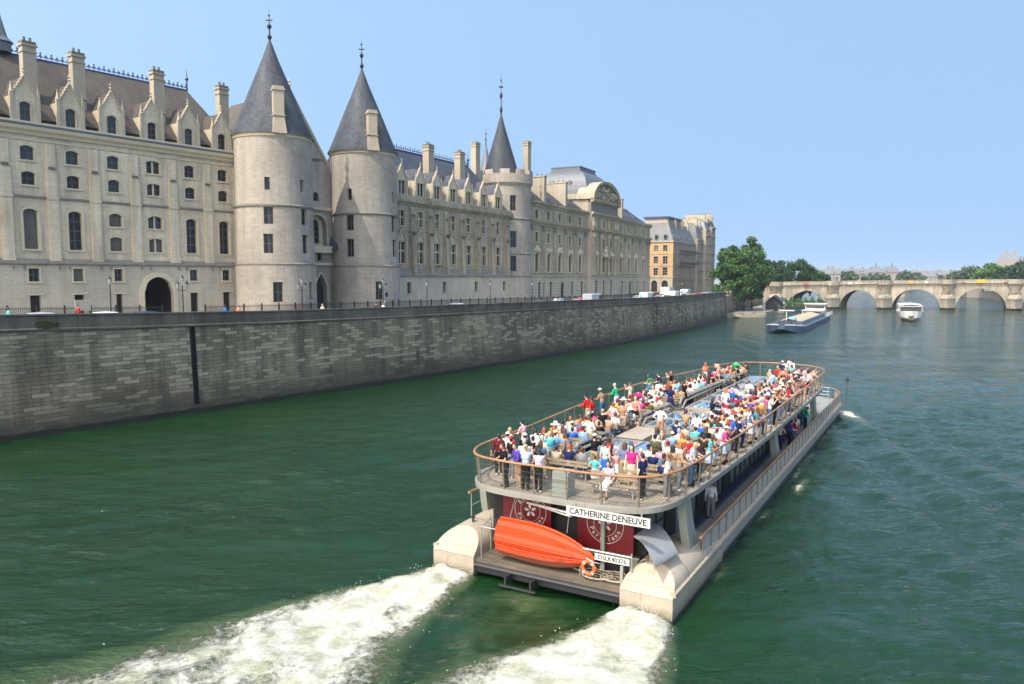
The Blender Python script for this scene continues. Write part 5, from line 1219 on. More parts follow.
# ------------------------------------------------------------------ far buildings
plain('far_wall', (.23, .21, .18), .9, 0, .12, .1); plain('far_wall_grey', (.25, .235, .21), .9, 0, .12, .1); plain('far_roof', (.12, .13, .15), .6, 0, .15, .1); plain('far_window', (.1, .1, .11), .4, 0, .3, .3)
def far_house(label, u, y, w_, h, roof_h, mat='far_wall', g=4, dep=16, kind='distant_building', grp='pale buildings in the far skyline'):
    t = thing(kind, label, 'building', (u*y, y, g), -math.atan(u)*.6, grp, zb=0)
    mb = MB(); n_ = max(2, int(w_/4)); fl = int((h-1)/4)
    hs = [(-w_/2+w_*(k+.3)/n_, -w_/2+w_*(k+.7)/n_, 1.5+4*j, 3.9+4*j) for k in range(n_) for j in range(fl)]
    wall(mb, -w_/2, w_/2, 0, h, 0, hs, .5); mb.poly([(-w_/2, 0, 0), (-w_/2, dep, 0), (-w_/2, dep, h), (-w_/2, 0, h)]); mb.poly([(w_/2, 0, 0), (w_/2, dep, 0), (w_/2, dep, h), (w_/2, 0, h)])
    mb.box(-w_/2-.4, w_/2+.4, -.5, 0, h-.5, h); mb.build('wall', mat, t)
    mb = MB()
    for a, b_, c, d in hs: mb.poly([(a, .45, c), (b_, .45, c), (b_, .45, d), (a, .45, d)])
    mb.build('windows', 'far_window', t)
    mb = MB(); e = min(roof_h*.6, w_*.3, dep*.3); mb.loft([[(-w_/2, 0, h), (w_/2, 0, h), (w_/2, dep, h), (-w_/2, dep, h)], [(-w_/2+e, e, h+roof_h), (w_/2-e, e, h+roof_h), (w_/2-e, dep-e, h+roof_h), (-w_/2+e, dep-e, h+roof_h)]], 0, True, False, True)
    mb.build('roof', 'far_roof', t)
    mb = MB(); 
    for k in (-.3, .28): mb.box(w_*k, w_*k+1.6, e, e+5, h+roof_h-1, h+roof_h+1.8)
    mb.build('chimneys', mat, t); return t
names = ['pale far building just right of the dark trees above the leftmost arch', 'long cream far building with a bright gable', 'grey far block with a flat slate roof left of the twin domes', 'low far building between the grey block and the twin domes', 'low pale far building right of the twin domes', 'far building with a small bright wall above the small orange panel', 'narrow far building in the middle of the right skyline', 'far building left of the tall dark spire', 'pale far building behind the tall dark spire', 'wide pale far building left of the right bank trees', 'far building nearest the grey-green trees', 'small cream far house in front of the skyline']
for i, (u, y, w_, h, rh) in enumerate(((.408, 520, 22, 10.5, 3.0), (.43, 600, 30, 11, 3.5), (.452, 620, 20, 8.5, 3.5), (.475, 760, 36, 12.5, 4), (.53, 800, 40, 9, 3), (.552, 860, 26, 11, 3), (.57, 900, 20, 12, 3), (.585, 930, 26, 11.5, 3.5), (.602, 940, 24, 13, 3), (.545, 980, 44, 13, 3.5), (.62, 960, 30, 12.5, 3), (.515, 900, 30, 12, 3))):
    far_house(names[i], u, y, w_, h, rh, 'far_wall' if i % 3 else 'far_wall_grey')
# museum-like palace with two curved roofs carrying statues
t = thing('exhibition_palace', 'far pale palace with two curved glass roofs topped by dark statues', 'building', (356, 762, 4), -R(14), zb=0)
mb = MB(); wall(mb, -40, 22, 0, 12.5, 0, [(-38+k*6, -35+k*6, 2, 10, 'round', 1.5) for k in range(10)], .6); mb.build('wall', 'far_wall', t)
mb = MB(); mb.poly([(-40, .55, 0), (22, .55, 0), (22, .55, 12), (-40, .55, 12)]); mb.build('windows', 'far_window', t)
mb = MB(); mb.loft([[(-40, 0, 12.5), (22, 0, 12.5), (22, 20, 12.5), (-40, 20, 12.5)], [(-37, 5, 16), (19, 5, 16), (19, 15, 16), (-37, 15, 16)]], 0, True, False, True); mb.build('roof', 'far_roof', t)
for x in (7, 22):
    mb = MB(); mb.box(x-6, x+6, -2, 12, 0, 12.5); mb.box(x-6.6, x+6.6, -2.6, 12, 12.5, 13.2); mb.build('pavilion', 'far_wall', t)
    mb = MB(); N = 8; mb.loft([[(x-6*math.cos(PI/2*k/N*.85), -2+3*(k/N), 13.2+5.2*math.sin(PI/2*k/N*.95)), (x+6*math.cos(PI/2*k/N*.85), -2+3*(k/N), 13.2+5.2*math.sin(PI/2*k/N*.95)), (x+6*math.cos(PI/2*k/N*.85), 12-2*(k/N), 13.2+5.2*math.sin(PI/2*k/N*.95)), (x-6*math.cos(PI/2*k/N*.85), 12-2*(k/N), 13.2+5.2*math.sin(PI/2*k/N*.95))] for k in range(N+1)], 0, True, False, True); mb.build('curved_roof', 'zinc', t)
    mb = MB(); mb.lathe([(1.3, 18), (1.0, 19), (.5, 20), (.7, 20.8), (.3, 22), (.02, 22.6)], x, 3, 8); mb.build('statue', 'stone_dark', t)
t = thing('spire_tower', 'thin dark distant spire rising above the bridge in the right skyline', 'tower', (.592*800, 800, 4), 0, zb=0)
mb = MB(); mb.lathe([(2.2, 0), (2.0, 13), (1.5, 13.2), (.9, 16), (.2, 21)], 0, 0, 8); mb.build('spire', 'stone_dark', t); mb = MB(); mb.box(-2.6, 2.6, -2.6, 2.6, 0, 8); mb.build('base', 'far_wall_grey', t)
# palace roofs at the far right
t = thing('river_palace', 'big pale palace with steep roofs and chimneys above the trees at the right edge', 'building', (354, 528, 4), -R(33), zb=0)
hs = [(-14+k*5, -12+k*5, z, z+4) for k in range(12) for z in (4, 11)]
mb = MB(); wall(mb, -16, 46, 0, 18.5, 0, hs, .6); mb.poly([(-16, 0, 0), (-16, 18, 0), (-16, 18, 18.5), (-16, 0, 18.5)]); mb.box(-16.5, 46, -.6, 0, 17.8, 18.6); mb.build('wall', 'far_wall', t)
mb = MB()
for a, b_, c, d in hs: mb.poly([(a, .55, c), (b_, .55, c), (b_, .55, d), (a, .55, d)])
mb.build('windows', 'far_window', t)
for x0, x1, zt in ((-16, -3, 24.5), (8, 22, 28.0)):
    mb = MB(); mb.box(x0, x1, -1.2, 16, 0, 19.5); mb.build('pavilion', 'far_wall', t)
    mb = MB(); mb.loft([[(x0, -1.2, 19.5), (x1, -1.2, 19.5), (x1, 16, 19.5), (x0, 16, 19.5)], [(x0+2.5, 2.5, zt), (x1-2.5, 2.5, zt), (x1-2.5, 12, zt), (x0+2.5, 12, zt)]], 0, True, False, True); mb.build('pavilion_roof', 'far_roof', t)
mb = MB(); mb.loft([[(-3, 0, 18.6), (46, 0, 18.6), (46, 14, 18.6), (-3, 14, 18.6)], [(-3, 4, 22.5), (46, 4, 22.5), (46, 10, 22.5), (-3, 10, 22.5)]], 0, True, False, True); mb.build('roof', 'far_roof', t)
mb = MB()
for x, z in ((-12, 26.5), (-6.5, 27), (1, 25.5), (5, 26), (12, 30), (18, 30), (28, 26), (34, 26)): mb.box(x, x+1.8, 4, 7, 18, z)
mb.lathe([(1.6, 27), (1.4, 29), (.6, 30.5), (.1, 33)], 15, 7, 8); mb.build('chimneys', 'far_wall', t)
# iron footbridge further down the river, seen through the arches
t = thing('footbridge', 'distant low footbridge on pale stone piers, seen through the arches', 'bridge', (150, 492, 0), -R(12), zb=0)
mb = MB(); mb.box(0, 190, -3, 3, 8.6, 9.1)
for k in range(5):
    xa = 20+k*36.5; N = 10
    for y in (-2.6, 2.6): mb.tube([(xa+36.5*j/N, y, 6.2+2.3*math.sin(PI*j/N)) for j in range(N+1)], .18, 4)
mb.build('deck', 'iron', t)
for k in range(5):
    xa = 20+k*36.5; mb = MB(); mb.box(xa-1.5, xa+1.5, -4, 4, -1, 6.4); mb.box(xa-1.8, xa+1.8, -4.3, 4.3, 5.4, 6.0); mb.build('pier', 'bridge_stone', t)

# ------------------------------------------------------------------ working barge
plain('barge_blue', (.035, .065, .12), .45, .1, .2, .5); plain('barge_white', (.48, .48, .46), .5, 0, .12, .6); plain('barge_dark', (.03, .04, .06), .6, 0, .2, .6); plain('sand_cargo', (.36, .30, .2), .9, 0, .2, .8, .4); plain('barge_deck', (.45, .47, .48), .7, 0, .15, .6)
d = Vector((32.5, 61.0)).normalized(); ang = math.atan2(d.y, d.x)
t = thing('cargo_barge', 'long blue and white cargo barge loaded with sand, moving ahead of the bridge', 'barge', (58.4, 163.8, 0), ang, zb=0); t.scale = (1.02, 1.05, .92)
def hullring(x, hw, zb_, zt): return [(x, -hw, zt), (x, -hw*.96, zb_), (x, hw*.96, zb_), (x, hw, zt)]
mb = MB(); rg = [hullring(-1.2, .6, .9, 2.1), hullring(.4, 2.3, .2, 2.0), hullring(2.6, 3.5, -.3, 1.75), hullring(5.5, 3.8, -.4, 1.5), hullring(58, 3.8, -.4, 1.45), hullring(64, 3.4, -.3, 1.7), hullring(66.5, 2.2, 0, 1.9)]
mb.loft(rg, 0, True, True, True); mb.build('hull', 'barge_blue', t)
mb = MB(); mb.loft([[(r_[0][0], r_[0][1]*1.01, r_[0][2]+.01), (r_[0][0], r_[0][1]*1.01, r_[0][2]-.28)] for r_ in rg], 0, False); mb.loft([[(r_[3][0], r_[3][1]*1.01, r_[3][2]+.01), (r_[3][0], r_[3][1]*1.01, r_[3][2]-.28)] for r_ in rg], 0, False); mb.build('white_strake', 'barge_white', t)
mb = MB(); mb.box(8, 50, -2.9, -2.75, 1.4, 2.3); mb.box(8, 50, 2.75, 2.9, 1.4, 2.3); mb.box(8, 8.15, -2.9, 2.9, 1.4, 2.3); mb.box(50, 50.15, -2.9, 2.9, 1.4, 2.3)
for k in range(22): mb.box(8+k*2, 8.12+k*2, -3.15, -2.9, 1.4, 2.25)
mb.build('hold_coaming', 'barge_blue', t)
mb = MB(); rr = random.Random(2)
rings = [[(8.2+k*1.5, -2.7, 2.0), (8.2+k*1.5, -1.3, 2.35+.25*rr.random()), (8.2+k*1.5, 0, 2.5+.35*rr.random()), (8.2+k*1.5, 1.3, 2.35+.25*rr.random()), (8.2+k*1.5, 2.7, 2.0)] for k in range(28)]
mb.loft(rings, 0, False); mb.build('sand_load', 'sand_cargo', t)
mb = MB(); mb.loft([[(x, -hw, z), (x, hw, z)] for x, hw, z in ((.4, 2.2, 1.98), (2.6, 3.4, 1.73), (8, 3.6, 1.47))], 0, False); mb.loft([[(x, -hw, z), (x, hw, z)] for x, hw, z in ((50, 3.7, 1.44), (60, 3.7, 1.5), (66.4, 2.1, 1.88))], 0, False); mb.build('deck', 'barge_deck', t)
mb = MB(); mb.box(2.2, 4.4, -1.2, 1.2, 1.8, 2.6); mb.box(2.0, 2.4, -2.2, -1.6, 1.8, 2.3); mb.build('windlass', 'barge_dark', t)
mb = MB(); mb.tube([(5.2, 0, 1.6), (5.2, 0, 5.0)], .12, 6); mb.box(4.9, 5.5, -1.6, 1.6, 4.9, 5.15); mb.build('bow_mast', 'barge_white', t)
mb = MB(); mb.box(51.5, 56.5, -2.6, 2.6, 1.4, 2.9); mb.box(51.2, 56.8, -2.8, 2.8, 2.9, 3.05); mb.build('forward_cabin', 'barge_white', t)
mb = MB(); mb.box(57.5, 61.5, -2.5, 2.5, 1.4, 4.7); mb.box(57.0, 62, -2.9, 2.9, 4.7, 4.9); mb.build('wheelhouse', 'barge_white', t)
mb = MB(); mb.box(57.45, 57.49, -2.3, 2.3, 3.5, 4.4); mb.box(57.8, 61.2, -2.55, -2.51, 3.5, 4.4); mb.box(51.44, 51.49, -2.3, 2.3, 2.0, 2.6); mb.box(52, 56, -2.65, -2.61, 2.0, 2.6); mb.build('windows', 'tinted_glass', t)
mb = MB()
for k in range(18): mb.tube([(51+k*.85, -3.65, 1.4), (51+k*.85, -3.65, 2.4)], .03, 4)
mb.tube([(51, -3.65, 2.4), (65.5, -3.65, 2.4)], .035, 4); mb.tube([(59, 0, 4.9), (59, 0, 7.2)], .05, 5); mb.build('guard_rail', 'barge_white', t)
t = thing('folded_tarpaulin', 'light blue tarpaulin bundle lying on the fore deck of the barge', 'tarpaulin', (64.0, 173.0, 1.55), ang, zb=1.55)
mb = MB(); mb.loft([[(-.9, -.6, 1.9), (-.9, .6, 1.9), (-.9, .7, 2.6), (-.9, -.6, 2.7)], [(0, -.8, 1.9), (0, .8, 1.9), (0, .7, 3.0), (0, -.7, 2.9)], [(1, -.6, 1.9), (1, .5, 1.9), (1, .5, 2.5), (1, -.5, 2.6)]], 0, True, True, True); mb.build('cloth', 'paint_lightblue', t)

# ------------------------------------------------------------------ white passenger launch coming towards us
d = Vector((.43, .90)); ang = math.atan2(d.y, d.x)
t = thing('passenger_launch', 'white canopied passenger launch heading towards us in front of the second pier', 'boat', (108.0, 205.5, 0), ang, zb=0); t.scale = (1.08, 1.1, 1.03)
def lr(x, hw, z0, zt): return [(x, -hw, zt), (x, -hw*.86, .9), (x, -hw*.3, z0), (x, hw*.3, z0), (x, hw*.86, .9), (x, hw, zt)]
mb = MB(); mb.loft([lr(-.3, .15, 1.6, 2.75), lr(.6, 1.5, .3, 2.7), lr(2.0, 2.5, -.1, 2.6), lr(4.5, 3.05, -.3, 2.45), lr(20, 3.0, -.3, 2.3), lr(22, 2.5, -.2, 2.35)], 0, True, True, True); mb.build('hull', 'barge_white', t)
mb = MB(); mb.loft([[(2.2, -2.6, 4.0), (2.2, -1.2, 4.25), (2.2, 0, 4.32), (2.2, 1.2, 4.25), (2.2, 2.6, 4.0)], [(21, -2.8, 4.0), (21, -1.2, 4.25), (21, 0, 4.32), (21, 1.2, 4.25), (21, 2.8, 4.0)]], 0, False)
mb.loft([[(2.2, -2.6, 4.0), (2.2, -2.6, 3.82), (21, -2.8, 3.82), (21, -2.8, 4.0)], [(2.2, 2.6, 4.0), (2.2, 2.6, 3.82), (21, 2.8, 3.82), (21, 2.8, 4.0)]], 0, True); mb.build('canopy', 'barge_white', t)
mb = MB()
for x in (2.4, 5.5, 9, 12.5, 16, 20.5):
    for s in (-2.55, 2.55): mb.tube([(x, s, 2.4), (x, s, 3.95)], .06, 6)
mb.tube([(8, 0, 4.3), (8, 0, 5.4)], .04, 5); mb.build('canopy_posts', 'barge_white', t)
mb = MB(); mb.box(3.5, 3.6, -2.2, 2.2, 2.5, 3.7); mb.build('windscreen', 'tinted_glass', t)
mb = MB(); mb.tube([(-.1, -.55, 1.35), (-.45, 0, 1.2), (-.1, .55, 1.35)], .16, 6); mb.build('bow_fender', 'rubber', t)

# ------------------------------------------------------------------ moored things by the bank
t = thing('boathouse', 'dark roofed floating boathouse moored below the plane trees', 'boathouse', (90.5, 262, 0), R(68), zb=0)
mb = MB(); mb.box(-8, 8, -3, 3, -.5, .6); mb.build('pontoon', 'bank_stone', t)
mb = MB(); wall(mb, -7, 7, .6, 3.0, -2.8, [(-5+k*3, -3.4+k*3, 1.2, 2.5) for k in range(4)], .2); mb.poly([(-7, -2.8, .6), (-7, 2.8, .6), (-7, 2.8, 3.0), (-7, 0, 5.6), (-7, -2.8, 3)]); mb.poly([(7, -2.8, .6), (7, 2.8, .6), (7, 2.8, 3.0), (7, 0, 5.6), (7, -2.8, 3)]); mb.build('wall', 'slate_dark', t)
mb = MB(); mb.loft([[(-8, -3.6, 2.7), (-8, 0, 5.8), (-8, 3.6, 2.7)], [(8, -3.6, 2.7), (8, 0, 5.8), (8, 3.6, 2.7)]], 0, False); mb.build('roof', 'slate_dark', t)
for i, (x, y) in enumerate(((83.0, 250.5), (91.8, 257))):
    t = thing('mooring_post', ['white mooring post standing in the water left of the boathouse', 'white mooring post standing in the water right of the boathouse'][i], 'post', (x, y, -1), 0, 'white mooring posts', zb=0)
    mb = MB(); mb.lathe([(.42, -1), (.42, 4.3), (.36, 4.5), (.01, 4.6)], 0, 0, 12); mb.build('pile', 'barge_white', t)
    mb = MB(); mb.lathe([(.43, -1), (.44, .4), (.43, .45)], 0, 0, 12); mb.build('tide_band', 'algae_and_hollow', t)
t = thing('planted_houseboat', 'houseboat overgrown with green plants moored before the leftmost arch', 'houseboat', (95.6, 277, 0), R(-6), zb=0)
mb = MB(); mb.loft([hullring(-1, 1.2, 0, 1.2), hullring(2, 2.4, -.3, 1.1), hullring(15, 2.4, -.3, 1.1), hullring(18, 1.2, 0, 1.3)], 0, True, True, True); mb.build('hull', 'barge_dark', t)
mb = MB(); mb.box(2, 15, -1.6, 1.6, 1.1, 2.6); mb.box(1.7, 15.3, -1.8, 1.8, 2.6, 2.75); mb.build('cabin', 'barge_deck', t)
rr = random.Random(4); mb = MB()
for k in range(3800):
    x = rr.uniform(-.5, 17.5); y = rr.uniform(-2.6, 1.8); z = 1.2+rr.random()**1.5*3.0*(.6+.4*math.sin(x*1.3)**2)*(1 if abs(y) > 1 else 1.2)
    if z < 1.1: continue
    p = Vector((x, y, z)); a = Vector((rr.gauss(0, 1), rr.gauss(0, 1), rr.gauss(0, 1))).normalized()*.3; q = a.orthogonal().normalized()*.22
    mb.add([tuple(p+a), tuple(p+q), tuple(p-a), tuple(p-q)], [(0, 1, 2, 3)])
mb.build('deck_plants', 'leaf_plane', t)
for i, (x, y, l_, lab) in enumerate(((118, 322, 22, 'white houseboat glimpsed under the leftmost arch'), (128, 372, 26, 'second white boat further away under the leftmost arch'))):
    t = thing('moored_boat', lab, 'boat', (x, y, 0), R(60), zb=0)
    mb = MB(); mb.loft([hullring(-1, .8, .2, 1.7), hullring(2, 2.2, -.3, 1.4), hullring(l_-2, 2.2, -.3, 1.4), hullring(l_, 1.2, 0, 1.5)], 0, True, True, True); mb.build('hull', 'barge_white', t)
    mb = MB(); mb.box(5, l_-4, -1.7, 1.7, 1.4, 3.2); mb.box(4.7, l_-3.7, -1.9, 1.9, 3.2, 3.35); mb.build('cabin', 'barge_white', t)
    mb = MB(); mb.box(5.5, l_-4.5, -1.74, -1.71, 2.1, 2.8); mb.build('windows', 'tinted_glass', t)
t = thing('small_skiff', 'flat cream skiff tied up at the foot of the quay wall corner', 'boat', (66.5, 226.5, 0), R(15), zb=0)
mb = MB(); mb.loft([hullring(-.2, .5, .3, 1.2), hullring(1.5, 1.2, 0, 1.1), hullring(9, 1.3, 0, 1.1), hullring(10, 1.0, .1, 1.2)], 0, True, True, True); mb.build('hull', 'stone_cream', t)
mb = MB(); mb.box(2, 2.4, -1.1, 1.1, 1.1, 1.3); mb.box(6, 6.4, -1.1, 1.1, 1.1, 1.3); mb.build('thwart', 'bark', t)
# ------------------------------------------------------------------ sightseeing boat. x runs to the bow, y to the quay side, z up
def textmesh(s, size, bold=.0):
    c = bpy.data.curves.new('letters', 'FONT'); c.body = s; c.size = size; c.align_x = 'CENTER'; c.align_y = 'CENTER'; c.resolution_u = 3; c.offset = bold
    o = bpy.data.objects.new('letters', c); COL.objects.link(o); dg = bpy.context.evaluated_depsgraph_get(); me = bpy.data.meshes.new_from_object(o.evaluated_get(dg))
    v = [tuple(p.co) for p in me.vertices]; f = [tuple(p.vertices) for p in me.polygons]
    bpy.data.objects.remove(o); bpy.data.meshes.remove(me); bpy.data.curves.remove(c); return v, f
def hullpaint(name, c):
    """old boat paint: chalky patches, rust and grime running down, dirty band near the waterline, plate seams"""
    m, n, l, b = base(name, .5, 0, .4); tc = n.new('ShaderNodeTexCoord')
    def no(scale, sc, det=6, loc=0):
        mp = n.new('ShaderNodeMapping'); mp.inputs['Scale'].default_value = sc; mp.inputs['Location'].default_value = (loc, loc, 0); l.new(tc.outputs['Object'], mp.inputs[0])
        q = n.new('ShaderNodeTexNoise'); q.inputs['Scale'].default_value = scale; q.inputs['Detail'].default_value = det; q.inputs['Roughness'].default_value = .65; l.new(mp.outputs[0], q.inputs['Vector']); return q.outputs['Fac']
    c1 = mixc(n, l, 'MIX', ramp(n, l, no(.8, (1, 1, 1)), [(.35, (0, 0, 0)), (.7, (1, 1, 1))]).outputs[0], [x*.84 for x in c], [x*1.08 for x in c])
    c2 = mixc(n, l, 'MIX', ramp(n, l, no(2.2, (2.2, 2.2, .22), 5, 7), [(.56, (0, 0, 0)), (.74, (.55, .55, .55))]).outputs[0], c1, (c[0]*.55, c[1]*.42, c[2]*.3))
    sp = n.new('ShaderNodeSeparateXYZ'); l.new(tc.outputs['Object'], sp.inputs[0]); ad = n.new('ShaderNodeMath'); ad.operation = 'MULTIPLY_ADD'; l.new(no(3, (1, 1, .6), 5, 3), ad.inputs[0]); ad.inputs[1].default_value = -.5; l.new(sp.outputs[2], ad.inputs[2])
    mr = n.new('ShaderNodeMapRange'); l.new(ad.outputs[0], mr.inputs[0]); mr.inputs[1].default_value = -.15; mr.inputs[2].default_value = .28; mr.inputs[3].default_value = .75; mr.inputs[4].default_value = 0
    c3 = mixc(n, l, 'MIX', mr.outputs[0], c2, (.09, .085, .055)); 
    br = n.new('ShaderNodeTexBrick'); mp = n.new('ShaderNodeMapping'); mp.inputs['Rotation'].default_value = (PI/2, 0, 0); l.new(tc.outputs['Object'], mp.inputs[0]); l.new(mp.outputs[0], br.inputs['Vector']); br.inputs['Scale'].default_value = 1; br.inputs['Brick Width'].default_value = 2.3; br.inputs['Row Height'].default_value = 1.1; br.inputs['Mortar Size'].default_value = .012
    br.inputs['Color1'].default_value = br.inputs['Color2'].default_value = (1, 1, 1, 1); br.inputs['Mortar'].default_value = (.72, .7, .66, 1)
    l.new(mixc(n, l, 'MULTIPLY', 1, c3, br.outputs['Color']), b.inputs['Base Color']); bp = n.new('ShaderNodeBump'); bp.inputs['Strength'].default_value = .2; bp.inputs['Distance'].default_value = .03; l.new(no(1.2, (1, 1, 1), 3, 9), bp.inputs['Height']); l.new(bp.outputs[0], b.inputs['Normal']); return m
hullpaint('boat_cream', (.38, .325, .25)); hullpaint('boat_grey', (.28, .27, .24)); plain('boat_greygreen', (.25, .27, .235), .5, 0, .12, .8, .1)
plain('boat_dark', (.03, .032, .035), .5, 0, .3, .8); plain('boat_navy', (.02, .025, .06), .45, 0, .2, 1); plain('boat_red', (.14, .006, .009), .35, 0, .2, .8); plain('boat_white', (.52, .51, .48), .45, 0, .08, 1)
plain('bronze_post', (.23, .18, .13), .45, .4, .2, 3); plain('steel', (.42, .42, .42), .4, .6, .15, 3); hullpaint('orange_hull', (.62, .048, .004)); plain('orange_ring', (.8, .12, .02), .5, 0, .1, 3)
plain('panel_mesh', (.36, .345, .31), .6, .2, .15, 1.5); plain('net_grey', (.10, .105, .09), .8, 0, .1, 3); plain('ink', (.015, .015, .015), .6, 0, .1, 3); plain('hatch_grey', (.27, .275, .275), .45, .1, .12, 1.5, .1)
plain('cabin_glass', (.15, .18, .155), .12, 0, .5, .45, 0, .9); plain('interior', (.02, .018, .016), .9, 0, .3, 1)
m_, n, l, b = base('roof_glass', .07, 0, 1.0); b.inputs['Base Color'].default_value = (.10, .20, .30, 1); b.inputs['Coat Weight'].default_value = 1; b.inputs['Coat IOR'].default_value = 2.1; b.inputs['Coat Roughness'].default_value = .05; b.inputs['IOR'].default_value = 1.8
def planks(name, c1, c2, wdt, rot=0, rough=.7):
    m, n, l, b = base(name, rough, 0, .3); tc = n.new('ShaderNodeTexCoord'); mp = n.new('ShaderNodeMapping'); mp.inputs['Rotation'].default_value = (0, 0, rot); l.new(tc.outputs['Object'], mp.inputs[0])
    br = n.new('ShaderNodeTexBrick'); l.new(mp.outputs[0], br.inputs['Vector']); br.inputs['Scale'].default_value = 1; br.inputs['Brick Width'].default_value = 2.4; br.inputs['Row Height'].default_value = wdt; br.inputs['Mortar Size'].default_value = .008
    br.inputs['Color1'].default_value = rgb(c1); br.inputs['Color2'].default_value = rgb(c2); br.inputs['Mortar'].default_value = rgb([x*.35 for x in c2])
    no = n.new('ShaderNodeTexNoise'); no.inputs['Scale'].default_value = 1.1; no.inputs['Detail'].default_value = 8; l.new(tc.outputs['Object'], no.inputs['Vector'])
    c = mixc(n, l, 'MULTIPLY', 1, br.outputs['Color'], ramp(n, l, no.outputs['Fac'], [(.3, (.72, .72, .72)), (.7, (1.15, 1.13, 1.1))]).outputs[0]); l.new(c, b.inputs['Base Color']); return m
planks('deck_planks', (.33, .285, .22), (.26, .225, .175), .14, 0); planks('stern_planks', (.17, .14, .10), (.11, .09, .07), .12, PI/2); planks('rail_wood', (.36, .19, .10), (.31, .16, .08), 1, 0, .45); planks('bench_wood', (.34, .27, .19), (.28, .22, .155), .1, PI/2)

BT = thing('tour_boat', 'long cream twin-hulled sightseeing boat packed with passengers on its open upper deck', 'boat', (BO[0], BO[1], 0), PI/2-BTH, zb=0)
def bp(x, y, z): c, s = math.cos(PI/2-BTH), math.sin(PI/2-BTH); return (BO[0]+x*c-y*s, BO[1]+x*s+y*c, z)
BROT = PI/2-BTH
# stern sponsons with arched tops
for sg in (1, -1):
    yc = 4.1*sg; N = 14; top = [(yc+.98*math.cos(PI*k/N), .86+.80*math.sin(PI*k/N)**.85) for k in range(N+1)]
    prof = [(yc+.93, -.5), (yc+.98, .3)]+top+[(yc-.98, .3), (yc-.93, -.5)]
    off = lambda z: max(0, z-.88)*1.35
    taper = lambda x, z: .86+(z-.86)*(1+.12*min(1, max(0, x)/2.5)-max(0, (x-3.0)/3.4)**2*.75) if z > .86 else z
    rings = []
    for x in (-.3, .5, 1.5, 3.0, 4.0, 5.0, 5.8, 6.4): rings.append([(max(x, -.3+off(z)) if x < 1.2 else x, y, taper(x, z)) for y, z in prof])
    mb = MB(); mb.loft(rings, 0, False)
    low = [p for p in rings[0] if p[2] <= .88]; up = [p for p in rings[0] if p[2] >= .85]
    mb.poly(low); mb.poly(up)
    for x in (1.6, 3.4): mb.loft([[(x, y+(y-yc)*.012, .86+(z-.86)*1.1) for y, z in top], [(x+.05, y+(y-yc)*.012, .86+(z-.86)*1.1) for y, z in top]], 1, False)
    o = mb.build('stern_hull', ['boat_cream', 'boat_grey'], BT); autosmooth(o, 40)
    mb = MB(); K = 28
    for r_ in (.31,):
        for k in range(K):
            a0, a1 = 2*PI*k/K, 2*PI*(k+1)/K; P = lambda a, r2: (-.306, yc+r2*math.cos(a), .44+r2*math.sin(a))
            mb.poly([P(a0, r_), P(a1, r_), P(a1, r_+.018), P(a0, r_+.018)])
    for k in range(9): y = yc-.85+k*.2; mb.box(-.312, -.302, y, y+.12, .83, .855)
    mb.build('hatch_outline', 'boat_grey', BT)
    mb = MB(); mb.loft([[(-.32, yc-1.0, -.5), (-.32, yc+1.0, -.5), (-.32, yc+.99, .07), (-.32, yc-.99, .07)], [(6, yc-1.0, -.5), (6, yc+1.0, -.5), (6, yc+.99, .09), (6, yc-.99, .09)]], 0, True, True, True); mb.build('boot_stripe', 'boat_dark', BT)
    mb = MB(); mb.lathe([(.05, 1.65), (.05, 1.85), (.09, 1.87), (.09, 1.94)], 1.2, yc, 8); mb.build('bollard', 'boat_dark', BT)
# main hull sides and lower deck
def side(x): return 5.07-max(0, (x-45.5)/3.4)**2*1.3
mb = MB(); xs = list(np.arange(4.5, 48.9, 1.0))+[48.9]
for sg in (1, -1):
    mb.loft([[(x, sg*(side(x)-.15), -.5), (x, sg*(side(x)-.1), .32), (x, sg*side(x), .36), (x, sg*(side(x)+.02), .9)] for x in xs], [0] if False else 0, False)
mb.loft([[(48.9, -side(48.9), z), (49.3, -2, z), (49.4, 0, z), (49.3, 2, z), (48.9, side(48.9), z)] for z in (-.2, .9)], 0, False)
mb.build('hull_side', 'boat_grey', BT)
mb = MB()
for sg in (1, -1):
    mb.loft([[(x, sg*(side(x)-.1), -.5), (x, sg*(side(x)-.07), .33), (x, sg*(side(x)-.2), .33)] for x in xs], 0, False)
    mb.loft([[(x, sg*2.6, -.5), (x, sg*2.6, .8)] for x in xs], 0, False)
mb.box(1.3, 48, -4.9, 4.9, .55, .8); mb.build('underbody', 'boat_dark', BT)  # hull bottom; its near-black also paints the shadowed gap below the side plate
mb = MB()
for sg in (1, -1): mb.loft([[(x, sg*(side(x)+.02), .88), (x, sg*(side(x)+.09), .9), (x, sg*(side(x)+.09), 1.02), (x, sg*(side(x)-.12), 1.05), (x, sg*(side(x)-.12), .88)] for x in [-.2]+xs], 0, True, True, True)
mb.loft([[(48.9, -3.8, z), (49.4, -2, z), (49.5, 0, z), (49.4, 2, z), (48.9, 3.8, z)] for z in (.88, 1.04)], 0, False); mb.build('rubbing_strake', 'boat_cream', BT)
mb = MB(); mb.prism([(2.0, -5.0), (46, -5.0), (48, -4.4), (49.3, -2), (49.4, 0), (49.3, 2), (48, 4.4), (46, 5.0), (2.0, 5.0)], .86, .99, 'z'); mb.build('lower_deck', 'boat_grey', BT)
